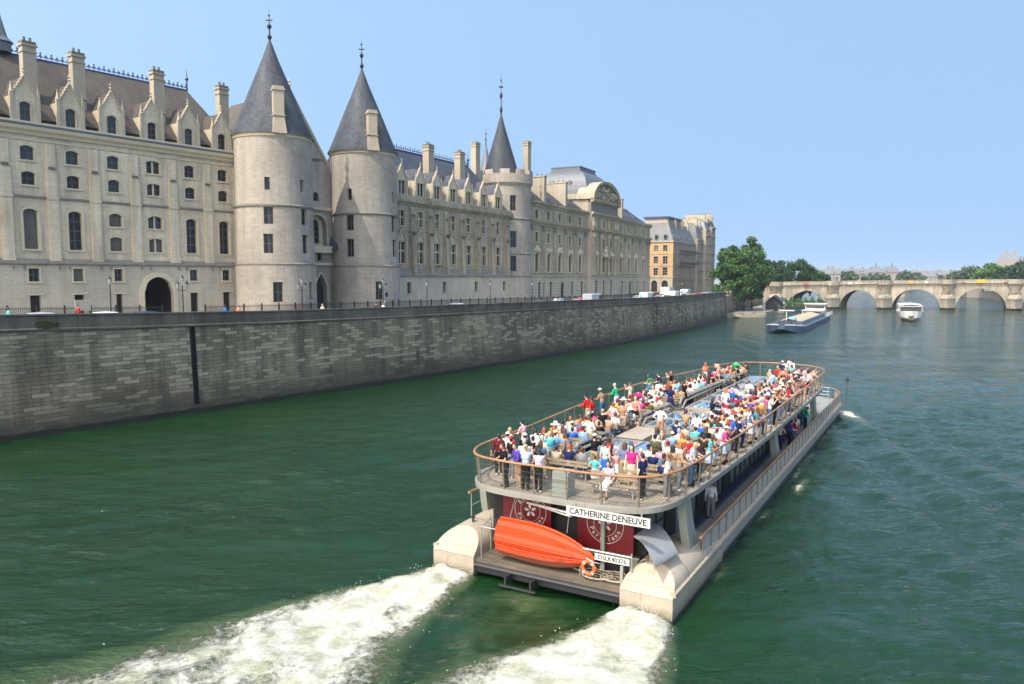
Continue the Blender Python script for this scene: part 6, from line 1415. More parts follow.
# stern platform between the sponsons
mb = MB(); mb.box(-.15, 2.2, -3.15, 3.15, .62, .74); mb.build('stern_platform', 'stern_planks', BT)
mb = MB(); mb.tube([(-.25, -3.1, .55), (-.25, 3.1, .55)], .09, 8); mb.box(-.15, -.05, -3.1, 3.1, .25, .62); mb.box(-.1, 3, -3.1, 3.1, .2, .6); mb.box(-.75, -.65, .1, 1.7, .12, .18); mb.box(-.7, -.1, .3, .36, .14, .5); mb.box(-.7, -.1, 1.4, 1.46, .14, .5); mb.build('fender_beam', 'boat_dark', BT)
rr = random.Random(6); mb = MB()                       # coiled mooring ropes on the platform
for c in ((.4, -1.9), (.9, -1.2), (.5, -2.6)):
    mb.tube([(c[0]+(.12+.012*k)*math.cos(k*.6), c[1]+(.2+.015*k)*math.sin(k*.6), .78+.004*k) for k in range(34)], .022, 5)
mb.build('rope_coil', 'stone_cream', BT)
# stern wall: red panels with round emblems, dark doorway
for y0, y1 in ((-3.05, -.75), (.42, 2.62)): mb = MB(); mb.box(1.2, 1.35, y0, y1, 1.55, 3.5); mb.build('red_panel', 'boat_red', BT)
mb = MB(); mb.box(1.25, 1.4, -3.3, 3.3, .8, 1.55); mb.box(1.6, 1.7, -3.3, 3.3, .8, 3.5); mb.box(1.7, 30, -3.2, 3.2, .99, 1.0); mb.build('stern_bulkhead', 'interior', BT)
mb = MB(); mb.box(1.0, 1.2, -3.0, -.9, 1.42, 1.55); mb.box(1.02, 1.14, -1.95, -1.8, .75, 3.4); mb.box(.98, 1.2, -3.3, -3.0, .75, 1.5); mb.box(.15, .3, -3.05, -2.95, .74, 1.5); mb.build('grey_brackets', 'boat_greygreen', BT)
mb = MB(); mb.tube([(-.35, -1.2, 3.33), (.1, .9, 3.3)], .045, 6); mb.tube([(-.35, -1.2, 3.2), (.1, .6, 3.27)], .025, 6); mb.build('flag_pole', 'boat_white', BT)
def emblem(cy, cz, r_):
    mb = MB(); x = 1.19; K = 40
    def ringf(r0, r1):
        for k in range(K):
            a0, a1 = 2*PI*k/K, 2*PI*(k+1)/K; P = lambda a, q: (x, cy-q*math.cos(a), cz+q*math.sin(a)); mb.poly([P(a0, r0), P(a1, r0), P(a1, r1), P(a0, r1)])
    ringf(r_, r_+.022); ringf(r_*.62, r_*.62+.016)
    for k in range(5):                                 # five-petalled pinwheel
        a = 2*PI*k/5+.35; pts = []
        for u, v in ((.05, 0), (.14, .075), (.25, .085), (.29, .02), (.23, -.035), (.12, -.03)): pts.append((x, cy-(u*math.cos(a)-v*math.sin(a))*r_*1.35, cz+(u*math.sin(a)+v*math.cos(a))*r_*1.35))
        mb.poly(pts)
    def arc(word, a_mid, step, up):
        n_ = len(word)
        for i, ch in enumerate(word):
            v, f = textmesh(ch, r_*.34, .003); t = (i-(n_-1)/2)*step
            a = a_mid-t if up else a_mid+t
            rot = a-PI/2 if up else a+PI/2; rc = r_*.8
            mb.add([(x, cy-(rc*math.cos(a)+p[0]*math.cos(rot)-p[1]*math.sin(rot)), cz+(rc*math.sin(a)+p[0]*math.sin(rot)+p[1]*math.cos(rot))) for p in v], f)
    arc('Bateaux', PI/2, .34, True); arc('Parisiens', -PI/2, .29, False)
    mb.build('round_emblem', 'boat_white', BT)
emblem(-1.9, 2.6, .74); emblem(1.35, 2.62, .70)
# registration plate and low rail
mb = MB(); mb.box(.2, .23, -3.28, -1.92, 1.54, 1.78); pl = mb.build('registration_plate', 'boat_white', BT)
v, f = textmesh('OSLK40376', .23, .004); mb = MB(); mb.add([(.195, -2.6-p[0], 1.66+p[1]) for p in v], f); mb.build('plate_lettering', 'ink', pl, dz=0)
mb = MB(); mb.tube([(.1, 3.0, .74), (.1, 3.0, 2.0)], .025, 6); mb.tube([(.1, 3.0, 2.0), (.1, 2.3, 2.0)], .02, 6); mb.tube([(1.0, 3.1, .74), (1.0, 3.1, 2.2)], .025, 6); mb.tube([(.1, 3.0, 1.95), (1.0, 3.1, 2.1)], .02, 6)
mb.tube([(.25, -1.3, .74), (.25, -1.3, 1.95)], .02, 6); mb.tube([(.25, -3.35, .74), (.25, -3.35, 2.0)], .025, 6); mb.tube([(.25, -1.3, 1.86), (.25, -3.35, 1.86)], .03, 6); mb.tube([(2.3, 4.9, 1.0), (2.3, 4.9, 2.6)], .025, 6); mb.tube([(4.2, 5.0, 1.0), (4.2, 5.0, 2.6)], .025, 6)
mb.tube([(2.3, 4.9, 2.0), (6, 5.0, 2.0)], .02, 6); mb.build('stern_rail', 'steel', BT)
mb = MB(); mb.tube([(2.1, 4.9, 2.62), (6, 5.0, 2.62)], .06, 6); mb.build('wooden_handrail', 'rail_wood', BT)
# curved struts carrying the upper deck
for x0 in (2.6, 19.3, 33.5):
    for sg in (1, -1):
        for dx in (0, .42):
            mb = MB(); rings = []
            for k in range(9):
                u = k/8; z = 3.55-2.2*u; w_ = .16+.28*u**3; xx = x0+dx+.35*u+.5*u**3; yy = sg*(4.45+.12*u)
                rings.append([(xx-w_, yy-.16, z), (xx+w_, yy-.16, z), (xx+w_, yy+.16, z), (xx-w_, yy+.16, z)])
            mb.loft(rings, 0, True, True, True); autosmooth(mb.build('strut', 'boat_greygreen', BT), 50)
# cabin: glazed walls with dark mullions
mb = MB(); mb.box(1.7, 37, -3.3, -3.25, 1.0, 3.5); mb.box(1.7, 37, 3.25, 3.3, 1.0, 3.5); mb.box(36.95, 37, -3.3, 3.3, 1.0, 3.5); mb.build('cabin_glazing', 'cabin_glass', BT)
mb = MB(); x = 1.75; k = 0
while x < 37.1:
    w_ = .09 if k % 3 else .2
    for sg in (1, -1): mb.box(x-w_/2, x+w_/2, sg*3.24, sg*3.38, 1.0, 3.5)
    x += 1.15; k += 1
for sg in (1, -1): mb.box(1.7, 37, sg*3.3, sg*3.36, 2.35, 2.4); mb.box(1.7, 37, sg*3.26, sg*3.4, 3.25, 3.5)
mb.build('window_mullions', 'boat_dark', BT)
mb = MB(); 
for x in (3.9, 8.3, 12.9, 23.4, 28.6): mb.box(x, x+1.1, -3.4, -3.3, 1.0, 3.25)
mb.build('open_doors', 'void_dark', BT)
mb = MB()
for sg in (1, -1): mb.prism([(sg*3.4, .99), (sg*3.75, .99), (sg*3.72, 1.15), (sg*3.4, 1.2)], 3.2, 36.5, 'x')
mb.build('side_step', 'boat_navy', BT)
# side walkway rail with panels
mb = MB(); pn = MB(); hr = MB(); x = 3.6
while x < 48.5:
    for sg in (1, -1):
        y = side(x)-.08; mb.tube([(x, sg*y, 1.0), (x+.08, sg*y, 1.92)], .032, 6)
        if x < 47: y2 = side(x+1.15)-.08; pn.loft([[(x+.1, sg*y, 1.12), (x+1.1, sg*y2, 1.12)], [(x+.13, sg*y, 1.82), (x+1.13, sg*y2, 1.82)]], 0, False)
    x += 1.2
mb.build('walkway_posts', 'bronze_post', BT); pn.build('walkway_panels', 'panel_mesh', BT)
for sg in (1, -1): hr.tube([(x, sg*(side(x)-.08), 1.96) for x in [3.3]+list(np.arange(4, 48.6, 2.0))+[48.6]], .055, 8)
hr.build('walkway_handrail', 'rail_wood', BT)
mb = MB()
for y in np.arange(-3.6, 3.7, .9): mb.tube([(49.1-.03*y*y, y, 1.0), (49.1-.03*y*y, y, 1.95)], .03, 6)
for z in (1.3, 1.6, 1.95): mb.tube([(49.1-.03*y*y, y, z) for y in np.arange(-3.8, 3.9, .6)], .025, 6)
mb.tube([(44, 0, 1), (44, 0, 2.1)], .2, 8); mb.box(43.4, 44.6, -1.2, 1.2, 1.0, 1.35); mb.build('bow_rail', 'steel', BT)
mb = MB(); mb.tube([(45.8, -5.5, 1.0), (45.8, -5.5, 3.0)], .02, 5); mb.tube([(45.8, -4.9, 1.0), (45.8, -5.5, 1.1)], .02, 5); mb.lathe([(.02, 2.95), (.14, 3.0), (.15, 3.2), (.1, 3.36), (.01, 3.4)], 45.8, -5.5, 8); mb.build('bow_lantern', 'boat_dark', BT)
# life rings
def ring_obj(parent, name, x, y, z, r0, mat, axis, label=None):
    mb = MB(); rings = []; K = 24
    for k in range(K+1):
        a = 2*PI*k/K; q = []
        for j in range(8):
            b_ = 2*PI*j/8; rr_ = r0+.07*math.cos(b_); h = .05*math.sin(b_)
            q.append((x+h, y+rr_*math.cos(a), z+rr_*math.sin(a)) if axis == 'x' else (x+rr_*math.cos(a), y+h, z+rr_*math.sin(a)))
        rings.append(q)
    mb.loft(rings, 0, True); o = mb.build(name, mat, parent); autosmooth(o, 60); return o
for i, (x, y, z, ax, lab) in enumerate(((11.4, -4.85, 1.5, 'y', 'orange life ring on the side walkway rail nearest the stern'), (34.9, -4.85, 1.5, 'y', 'orange life ring on the side walkway rail toward the bow'), (.02, -1.75, 1.25, 'x', 'orange life ring on the stern platform beside the dinghy bow'))):
    p = bp(x, y, z); t = thing('life_ring', lab, 'life ring', p, BROT, 'orange life rings on the boat', zb=0); ring_obj(t, 'ring', 0, 0, 0, .24, 'orange_ring', ax)
    mb = MB()
    for k in range(4):
        a = PI/4+PI/2*k
        if ax == 'y': mb.tube([(.19*math.cos(a), 0, .19*math.sin(a)), (.29*math.cos(a), 0, .29*math.sin(a))], .07, 6)
        else: mb.tube([(0, .19*math.cos(a), .19*math.sin(a)), (0, .29*math.cos(a), .29*math.sin(a))], .07, 6)
    mb.build('bands', 'boat_white', t)
# raised engine cover on the river side sponson
mb = MB(); rings = []
A_, B_, C_, D_ = (-.45, -4.5, 2.02), (.45, -3.35, 2.62), (2.3, -3.45, 2.6), (1.25, -4.75, 2.0)
for k in range(9):
    u = k/8; bow = .22*math.sin(PI*u); dz = (0, 0, bow)
    p = [A_[q]*(1-u)+B_[q]*u+dz[q] for q in range(3)]; r_ = [D_[q]*(1-u)+C_[q]*u+dz[q] for q in range(3)]
    rings.append([tuple(p), tuple(r_), (r_[0], r_[1], r_[2]-.06), (p[0], p[1], p[2]-.06)])
mb.loft(rings, 0, True, True, True); autosmooth(mb.build('raised_engine_cover', 'hatch_grey', BT), 50)
mb = MB(); mb.tube([(.2, -4.1, 1.9), (.6, -3.8, 2.45)], .025, 6); mb.tube([(1.7, -4.0, 1.85), (1.6, -3.8, 2.5)], .025, 6); mb.build('cover_stay', 'steel', BT)

# ---- upper deck
OUT = [(-.5, 0.3), (-.5, 1.3), (-.3, 2.6), (.2, 3.35), (1.2, 3.8), (2.6, 3.95), (6, 4.05), (12, 4.45), (20, 4.75), (26, 4.2), (31, 3.45), (35, 2.95), (37.2, 2.5), (38.6, 1.6), (39.2, .3), (39.3, -1.0), (39.1, -2.4), (38.5, -3.6), (37.3, -4.5), (35, -5.0), (28.8, -5.12), (14.7, -5.12), (7.5, -4.98), (2.9, -4.78), (1.0, -4.5), (0, -3.85), (-.42, -2.5), (-.52, -.8)]
def smooth(P, n=5):
    o = []; N = len(P)
    for i in range(N):
        a, b_, c, d = P[i-1], P[i], P[(i+1) % N], P[(i+2) % N]
        for k in range(n):
            t = k/n; o.append(tuple(.5*((2*b_[j])+(-a[j]+c[j])*t+(2*a[j]-5*b_[j]+4*c[j]-d[j])*t*t+(-a[j]+3*b_[j]-3*c[j]+d[j])*t**3) for j in (0, 1)))
    return o
OS = smooth(OUT)
def inset(P, e):
    o = []; N = len(P)
    for i in range(N):
        a, c = P[i-1], P[(i+1) % N]; dx, dy = c[0]-a[0], c[1]-a[1]; L_ = math.hypot(dx, dy) or 1; o.append((P[i][0]-dy/L_*e*-1*-1, P[i][1]+dx/L_*e*-1*-1))
    return o
_ar = sum(OS[i][0]*OS[(i+1) % len(OS)][1]-OS[(i+1) % len(OS)][0]*OS[i][1] for i in range(len(OS)))
SG = 1 if _ar > 0 else -1
ins = lambda e: inset(OS, e*SG)
mb = MB(); mb.prism(ins(.12), 3.62, 3.8, 'z'); mb.build('upper_deck', 'deck_planks', BT)
mb = MB(); a = ins(.7); b_ = ins(.02); c = OS; d = ins(.14)
mb.loft([[(p[0], p[1], 3.5) for p in a], [(p[0], p[1], 3.62) for p in b_], [(p[0], p[1], 3.8) for p in c], [(p[0], p[1], 3.84) for p in c], [(p[0], p[1], 3.84) for p in d], [(p[0], p[1], 3.79) for p in d]], 0, True); mb.poly([(p[0], p[1], 3.5) for p in a][::-1]); mb.build('deck_fascia', 'boat_grey', BT)
cum = [0]; LP = OS+[OS[0]]
for i in range(1, len(LP)): cum.append(cum[-1]+math.hypot(LP[i][0]-LP[i-1][0], LP[i][1]-LP[i-1][1]))
def along(d_, e, z):
    d_ = d_ % cum[-1]; P = ins(e); P = P+[P[0]]
    for i in range(1, len(cum)):
        if cum[i] >= d_: u = (d_-cum[i-1])/(cum[i]-cum[i-1]); return (P[i-1][0]*(1-u)+P[i][0]*u, P[i-1][1]*(1-u)+P[i][1]*u, z)
nP = int(cum[-1]/1.35); posts = [cum[-1]*k/nP for k in range(nP)]
I12 = ins(.1); I0 = ins(-.02)
for k, d_ in enumerate(posts):
    lean = .22 if along(d_, .1, 0)[0] > 3 else 0
    a = along(d_, .1, 3.8); b_ = along(d_, -.0, 4.93); b_ = (b_[0]-lean*.0, b_[1], b_[2])
    mb = MB(); mb.tube([a, ((a[0]+b_[0])/2, (a[1]+b_[1])/2, 4.3), b_], [.045, .035, .03], 6); mb.build('rail_post', 'bronze_post', BT)
mb = MB(); mb.tube([(p[0], p[1], 4.97) for p in I0]+[(I0[0][0], I0[0][1], 4.97)], .048, 8); autosmooth(mb.build('upper_handrail', 'rail_wood', BT), 60)
mb = MB()
for j in range(4):
    z = 4.02+j*.22; e = .1-.1*(z-3.8)/1.13; P = ins(e); mb.tube([(p[0], p[1], z) for p in P]+[(P[0][0], P[0][1], z)], .006, 3)
mb.build('rail_wires', 'net_grey', BT)
# netting on the stern part of the rail
mb = MB(); d_ = 0
while d_ < 5.4:
    for s0 in (1, -1):
        a = along(s0*d_, .095, 3.85); b_ = along(s0*(d_+.5), .01, 4.9); mb.tube([a, b_], .0035, 3); a = along(s0*(d_+.5), .095, 3.85); b_ = along(s0*d_, .01, 4.9); mb.tube([a, b_], .0035, 3)
    d_ += .1
mb.build('rail_netting', 'net_grey', BT)
# name board
sb = thing('name_board', 'white board with black lettering hanging under the stern edge of the upper deck', 'sign', bp(-.56, -2.72, 3.5), BROT, zb=3.5)
mb = MB(); mb.box(-.03, .03, -1.6, 1.6, 3.34, 3.68); mb.build('board', 'boat_white', sb)
v, f = textmesh('CATHERINE DENEUVE', .33, .008); wv = max(p[0] for p in v)-min(p[0] for p in v); sx = 2.95/wv
mb = MB(); mb.add([(-.034, -p[0]*sx, 3.51+p[1]*.95) for p in v], f); mb.build('lettering', 'ink', sb)
mb = MB(); mb.box(.0, .04, -1.3, -1.25, 3.6, 3.8); mb.box(.0, .04, 1.25, 1.3, 3.6, 3.8); mb.build('bracket', 'steel', sb)
# glass roof lights in the middle of the upper deck
for x0, x1, y0, y1, npn in ((4.7, 9.3, -2.05, 1.0, 2), (13.0, 18.2, -1.6, .9, 2), (19.7, 36.6, -1.75, .75, 6)):
    mb = MB(); h = 4.12
    mb.loft([[(x0, y0, 3.8), (x1, y0, 3.8), (x1, y1, 3.8), (x0, y1, 3.8)], [(x0, y0, h), (x1, y0, h), (x1, y1, h), (x0, y1, h)], [(x0+.16, y0+.16, h+.02), (x1-.16, y0+.16, h+.02), (x1-.16, y1-.16, h+.02), (x0+.16, y1-.16, h+.02)], [(x0+.16, y0+.16, h-.03), (x1-.16, y0+.16, h-.03), (x1-.16, y1-.16, h-.03), (x0+.16, y1-.16, h-.03)]], 0, True)
    for k in range(1, npn): x = x0+(x1-x0)*k/npn; mb.box(x-.03, x+.03, y0+.1, y1-.1, h-.02, h+.05)
    mb.box(x0+.1, x1-.1, (y0+y1)/2-.04, (y0+y1)/2+.04, h-.02, h+.045)
    fr = mb.build('roof_light', 'boat_grey', BT); mb = MB(); mb.poly([(x0+.15, y0+.15, h), (x1-.15, y0+.15, h), (x1-.15, y1-.15, h), (x0+.15, y1-.15, h)]); mb.build('pane', 'roof_glass', fr, dz=0)
mb = MB()
for x0, x1 in ((4.7, 9.5), (12.8, 19), (20, 37)):
    mb = MB(); mb.tube([(x0, 1.25, 4.0), (x0+.8, 1.3, 4.5), (x1-.8, 1.25 if x1 < 30 else .95, 4.5), (x1, 1.1 if x1 < 30 else .85, 4.0)], .09, 6); mb.tube([(x0+.3, 1.12, 3.9), (x0+1.1, 1.14, 4.3), (x1-1.2, 1.1, 4.3), (x1-.3, 1.02, 3.9)], .07, 6); mb.build('curved_guard_bar', 'boat_grey', BT)
mb = MB(); mb.box(9.7, 12.4, -.2, 1.0, 3.8, 4.1); mb.box(9.6, 12.5, -.3, 1.1, 4.1, 4.15); mb.build('deck_locker', 'boat_cream', BT)
mb = MB(); mb.box(-.12, .5, -.95, -.3, 3.8, 4.75); mb.build('netted_locker', 'boat_greygreen', BT)
# benches: rows across the deck on both sides of the roof lights
def make_bench(w_):
    t = thing('bench', 'slatted wooden bench on the upper deck, mostly hidden by seated passengers', 'bench', (0, 0, 0), 0, 'wooden benches on the upper deck', zb=0)
    mb = MB()
    for k in range(4): mb.box(-.2+k*.105, -.11+k*.105, -w_/2, w_/2, .42, .45)
    mb.build('seat', 'bench_wood', t); mb = MB()
    for k in range(2): mb.box(-.26, -.23, -w_/2, w_/2, .6+k*.14, .7+k*.14)
    mb.build('backrest', 'bench_wood', t)
    for s in (-1, 1):
        mb = MB(); y = s*(w_/2-.2); mb.box(-.18, .18, y-.025, y+.025, .39, .42); mb.box(-.02, .03, y-.025, y+.025, 0, .4); mb.tube([(-.2, y, .42), (-.26, y, .88)], .018, 5); mb.build('leg', 'steel', t)
    return t
ROWS = [3.4+.98*k for k in range(35)]
b0 = make_bench(2.0); first = True; SLOTS = []; BENCH = 0
for k, x in enumerate(ROWS):
    for side_, yc, ys in (('quay', 2.2 if x < 29.5 else 1.85, (1.45, 1.95, 2.45, 2.95) if x < 26 else (1.4, 1.9, 2.4) if x < 29.5 else (1.1, 1.6, 2.1)), ('river', -3.2, (-2.45, -2.95, -3.45, -3.95))):
        sc = 1.0
        o = b0 if first else copy_tree(b0); first = False; p = bp(x, yc, 3.8); o.location = p; o.rotation_euler = (0, 0, BROT)
        for y in ys: SLOTS.append((x+.02, y, 0))
for x, yc, ys, a, w_, lab in ((.95, -2.3, (-1.7, -2.1, -2.7), PI, 2.0, 'wooden bench facing backwards behind the stern rail, beside the netted locker'), (2.35, .25, (-.35, .2, .75), 0, 2.0, 'wooden bench behind the group at the stern, used by the person in jeans'), (2.3, 2.75, (2.3, 2.8, 3.2), 0, 2.0, 'wooden bench in the rounded quay side corner of the stern'), (2.1, -3.35, (-2.9, -3.4, -3.85), 0, 2.0, 'wooden bench in the river side corner of the stern')):
    o = copy_tree(b0); o.location = bp(x, yc, 3.8); o.rotation_euler = (0, 0, BROT+a); o['label'] = lab
    for y in ys: SLOTS.append((x, y, a))

# orange dinghy slung on its side across the stern, keel towards us
DG = thing('orange_dinghy', 'bright orange rescue dinghy hung on its side across the stern of the tour boat', 'dinghy', bp(0, 2.3, .95), BROT, zb=.95)
def dsec(u):
    """cross section at u 0 transom .. 1 bow: points from top gunwale to bottom gunwale, bulging aft"""
    w_ = .75*(1-u**3.2)**.8*(.97+.12*math.sin(u*2.6)); dp = .50*(1-.72*u**2.2); zc = 1.70-.12*u-.06*u*u; x0 = .38-.12*u
    P = [(1.0, 0), (.99, .10), (.93, .42), (.70, .56), (.60, .86), (.30, .90), (.20, 1.0), (0, 1.06), (-.20, 1.0), (-.30, .90), (-.60, .86), (-.70, .56), (-.93, .42), (-.99, .10), (-1.0, 0)]
    return [(x0-dp*q, zc+w_*p) for p, q in P]
mb = MB(); NS = 26; rings = []
for k in range(NS+1):
    u = k/NS; rings.append([(x, 2.25-4.15*u-2.3, z) for x, z in dsec(u)])
mb.loft(rings, 0, False); mb.poly([p for p in rings[0]]); hull = mb.build('hull', 'orange_hull', DG); autosmooth(hull, 22)
mb = MB()
for side_i in (0, 14):
    path = [rings[k][side_i] for k in range(NS+1)]; mb.tube([(p[0], p[1], p[2]) for p in path], .045, 6)
for si in (3, 5, 9, 11, 7):
    path = [(rings[k][si][0]-.012, rings[k][si][1], rings[k][si][2]) for k in range(0, NS-1)]; mb.tube(path, .02, 5)
mb.build('gunwale_and_strakes', 'orange_hull', DG)
mb = MB(); inn = [[(x+.05, r_[0][1], z*.97+.05) for x, _, z in r_] for r_ in rings]; mb.loft([[(p[0]*.9+.05, p[1], 1.7+(p[2]-1.7)*.93) for p in r_] for r_ in rings[1:-1]], 0, False); mb.build('inner_hull', 'orange_hull', DG)
mb = MB(); mb.tube([(-.05, -4.0, 1.62), (-.1, -4.3, 1.55), (0, -4.5, 1.5)], .02, 5); mb.tube([(.35, -.5, 2.5), (.6, -.6, 3.3)], .015, 5); mb.tube([(.35, -3.0, 2.3), (.6, -3.0, 3.3)], .015, 5); mb.build('lifting_sling', 'steel', DG)
# ------------------------------------------------------------------ people
def remesh(mb, voxel, name, smooth_it=2):
    me = bpy.data.meshes.new('raw'); me.from_pydata(mb.v, [], mb.f); o = bpy.data.objects.new('raw', me); COL.objects.link(o)
    r_ = o.modifiers.new('r', 'REMESH'); r_.mode = 'VOXEL'; r_.voxel_size = voxel; r_.use_smooth_shade = True
    if smooth_it: s_ = o.modifiers.new('s', 'SMOOTH'); s_.iterations = smooth_it; s_.factor = .5
    dg = bpy.context.evaluated_depsgraph_get(); out = bpy.data.meshes.new_from_object(o.evaluated_get(dg)); out.name = name
    bpy.data.objects.remove(o); bpy.data.meshes.remove(me); out.materials.clear(); out.polygons.foreach_set('use_smooth', [True]*len(out.polygons)); return out
def cap(mb, a, b_, ra, rb, n=10):
    """closed tapered capsule"""
    A, B = Vector(a), Vector(b_); d = (B-A); L_ = d.length; d.normalize(); u = d.orthogonal().normalized(); w_ = d.cross(u); rings = []
    prof = [(-ra*math.cos(t), ra*math.sin(t)) for t in (.25, .8, 1.3)]+[(0, ra), (L_, rb)]+[(L_+rb*math.cos(t), rb*math.sin(t)) for t in (1.3, .8, .25)]
    for h, r_ in prof: rings.append([tuple(A+d*h+(u*math.cos(2*PI*k/n)+w_*math.sin(2*PI*k/n))*r_) for k in range(n)])
    mb.loft(rings, 0, True, True, True)
def ell(mb, c, r_, n=12, k=9, rot=None):
    rings = []
    for i in range(k+1):
        t = .12+(PI-.24)*i/k; q = []
        for j in range(n):
            v = Vector((r_[0]*math.sin(t)*math.cos(2*PI*j/n), r_[1]*math.sin(t)*math.sin(2*PI*j/n), -r_[2]*math.cos(t)))
            if rot: v = rot @ v
            q.append((c[0]+v.x, c[1]+v.y, c[2]+v.z))
        rings.append(q)
    mb.loft(rings, 0, True, True, True)
def hand(mb, w_, d, side, curl=.5):
    """palm, four unequal bent fingers and an angled thumb; w_ wrist, d direction of the forearm"""
    w_ = Vector(w_); d = Vector(d).normalized(); up = Vector((0, 0, 1)) if abs(d.z) < .8 else Vector((1, 0, 0)); s_ = d.cross(up).normalized(); nrm = s_.cross(d).normalized()
    pc = w_+d*.045
    cap(mb, w_, w_+d*.03, .024, .026, 8)
    for k in range(4):
        q = w_+d*.02+s_*(k-1.5)*.018; cap(mb, q, w_+d*.078+s_*(k-1.5)*.021, .013, .0115, 6)
        L_ = (.066, .074, .07, .056)[k]*.9; base_ = w_+d*.082+s_*(k-1.5)*.0215
        m1 = base_+(d*math.cos(curl*.6)-nrm*math.sin(curl*.6))*L_*.5+s_*(k-1.5)*.003; m2 = m1+(d*math.cos(curl*1.6)-nrm*math.sin(curl*1.6))*L_*.5
        cap(mb, base_, m1, .0095, .009, 6); cap(mb, m1, m2, .009, .0075, 6)
    tb = w_+d*.03+s_*side*.03; t1 = tb+(d*.6+s_*side*.7-nrm*.3).normalized()*.035; cap(mb, tb, t1, .0125, .0105, 6); cap(mb, t1, t1+(d*.9+s_*side*.25-nrm*.3).normalized()*.028, .0105, .009, 6)
POSES = {}
def pose(kind):
    sit = kind.startswith('sit'); P = {}
    hz = .56 if sit else .93; lean = {'stand_rail': .10, 'sit_lap': .03, 'sit_fwd': .16, 'sit_back': -.05, 'stand_bag': .0}.get(kind, 0)
    def tp(x, y, z): dz = z-hz; return (x+lean*dz/.5, y, z-abs(lean)*.03)
    P['pelvis'] = (0, 0, hz); P['waist'] = tp(0, 0, hz+.14); P['chest'] = tp(.0, 0, hz+.34); P['neck0'] = tp(-.01, 0, hz+.50); P['neck1'] = tp(.01, 0, hz+.59); P['head'] = tp(.025, 0, hz+.69)
    for s, y in (('L', 1), ('R', -1)):
        P['sh'+s] = tp(-.005, y*.175, hz+.46)
        if sit:
            sp = .11 if kind != 'sit_fwd' else .14; P['hip'+s] = (.02, y*.09, hz-.03); P['kn'+s] = (.43, y*sp, hz-.05); P['an'+s] = (.44 if y > 0 else .36, y*sp, .085); P['toe'+s] = (P['an'+s][0]+.15, y*(sp+.02), .035)
        else:
            st = .07 if (kind == 'stand_walk') else .0; P['hip'+s] = (0, y*.09, hz-.04); P['kn'+s] = (.03+st*y*1.6, y*.1, .49); P['an'+s] = (-.02+st*y*2.2, y*.105, .085); P['toe'+s] = (P['an'+s][0]+.15, y*.125, .035)
    S = {k: P[k] for k in ('shL', 'shR')}
    def arm(s, el, wr): P['el'+s] = el; P['wr'+s] = wr
    for s, y in (('L', 1), ('R', -1)):
        x0, y0, z0 = P['sh'+s]
        if kind == 'stand_down': arm(s, (x0-.02, y*.235, z0-.28), (x0+.07, y*.24, z0-.51))
        elif kind == 'stand_walk': arm(s, (x0-.06*y, y*.235, z0-.28), (x0+.05-.1*y, y*.22, z0-.50))
        elif kind == 'stand_rail': arm(s, (x0+.08, y*.25, z0-.26), (x0+.28, y*.2, z0-.30))
        elif kind == 'stand_hip': arm(s, (x0-.06, y*.34, z0-.23), (x0+.08, y*.19, z0-.36))
        elif kind == 'stand_raise': arm(s, (x0+.2, y*.20, z0-.12), (x0+.34, y*.07, z0+.11))
        elif kind == 'sit_lap': arm(s, (x0+.03, y*.22, z0-.28), (x0+.24, y*.10, z0-.36))
        elif kind == 'sit_fwd': arm(s, (x0+.12, y*.22, z0-.25), (x0+.26, y*.13, z0-.40))
        elif kind == 'sit_back': arm(s, (x0-.02, y*.24, z0-.27), (x0+.18, y*.2, z0-.38)) if y > 0 else arm(s, (x0+.16, y*.22, z0-.18), (x0+.3, y*.1, z0+.02))
    return P
def lerp(a, b_, t): return tuple(a[i]*(1-t)+b_[i]*t for i in range(3))
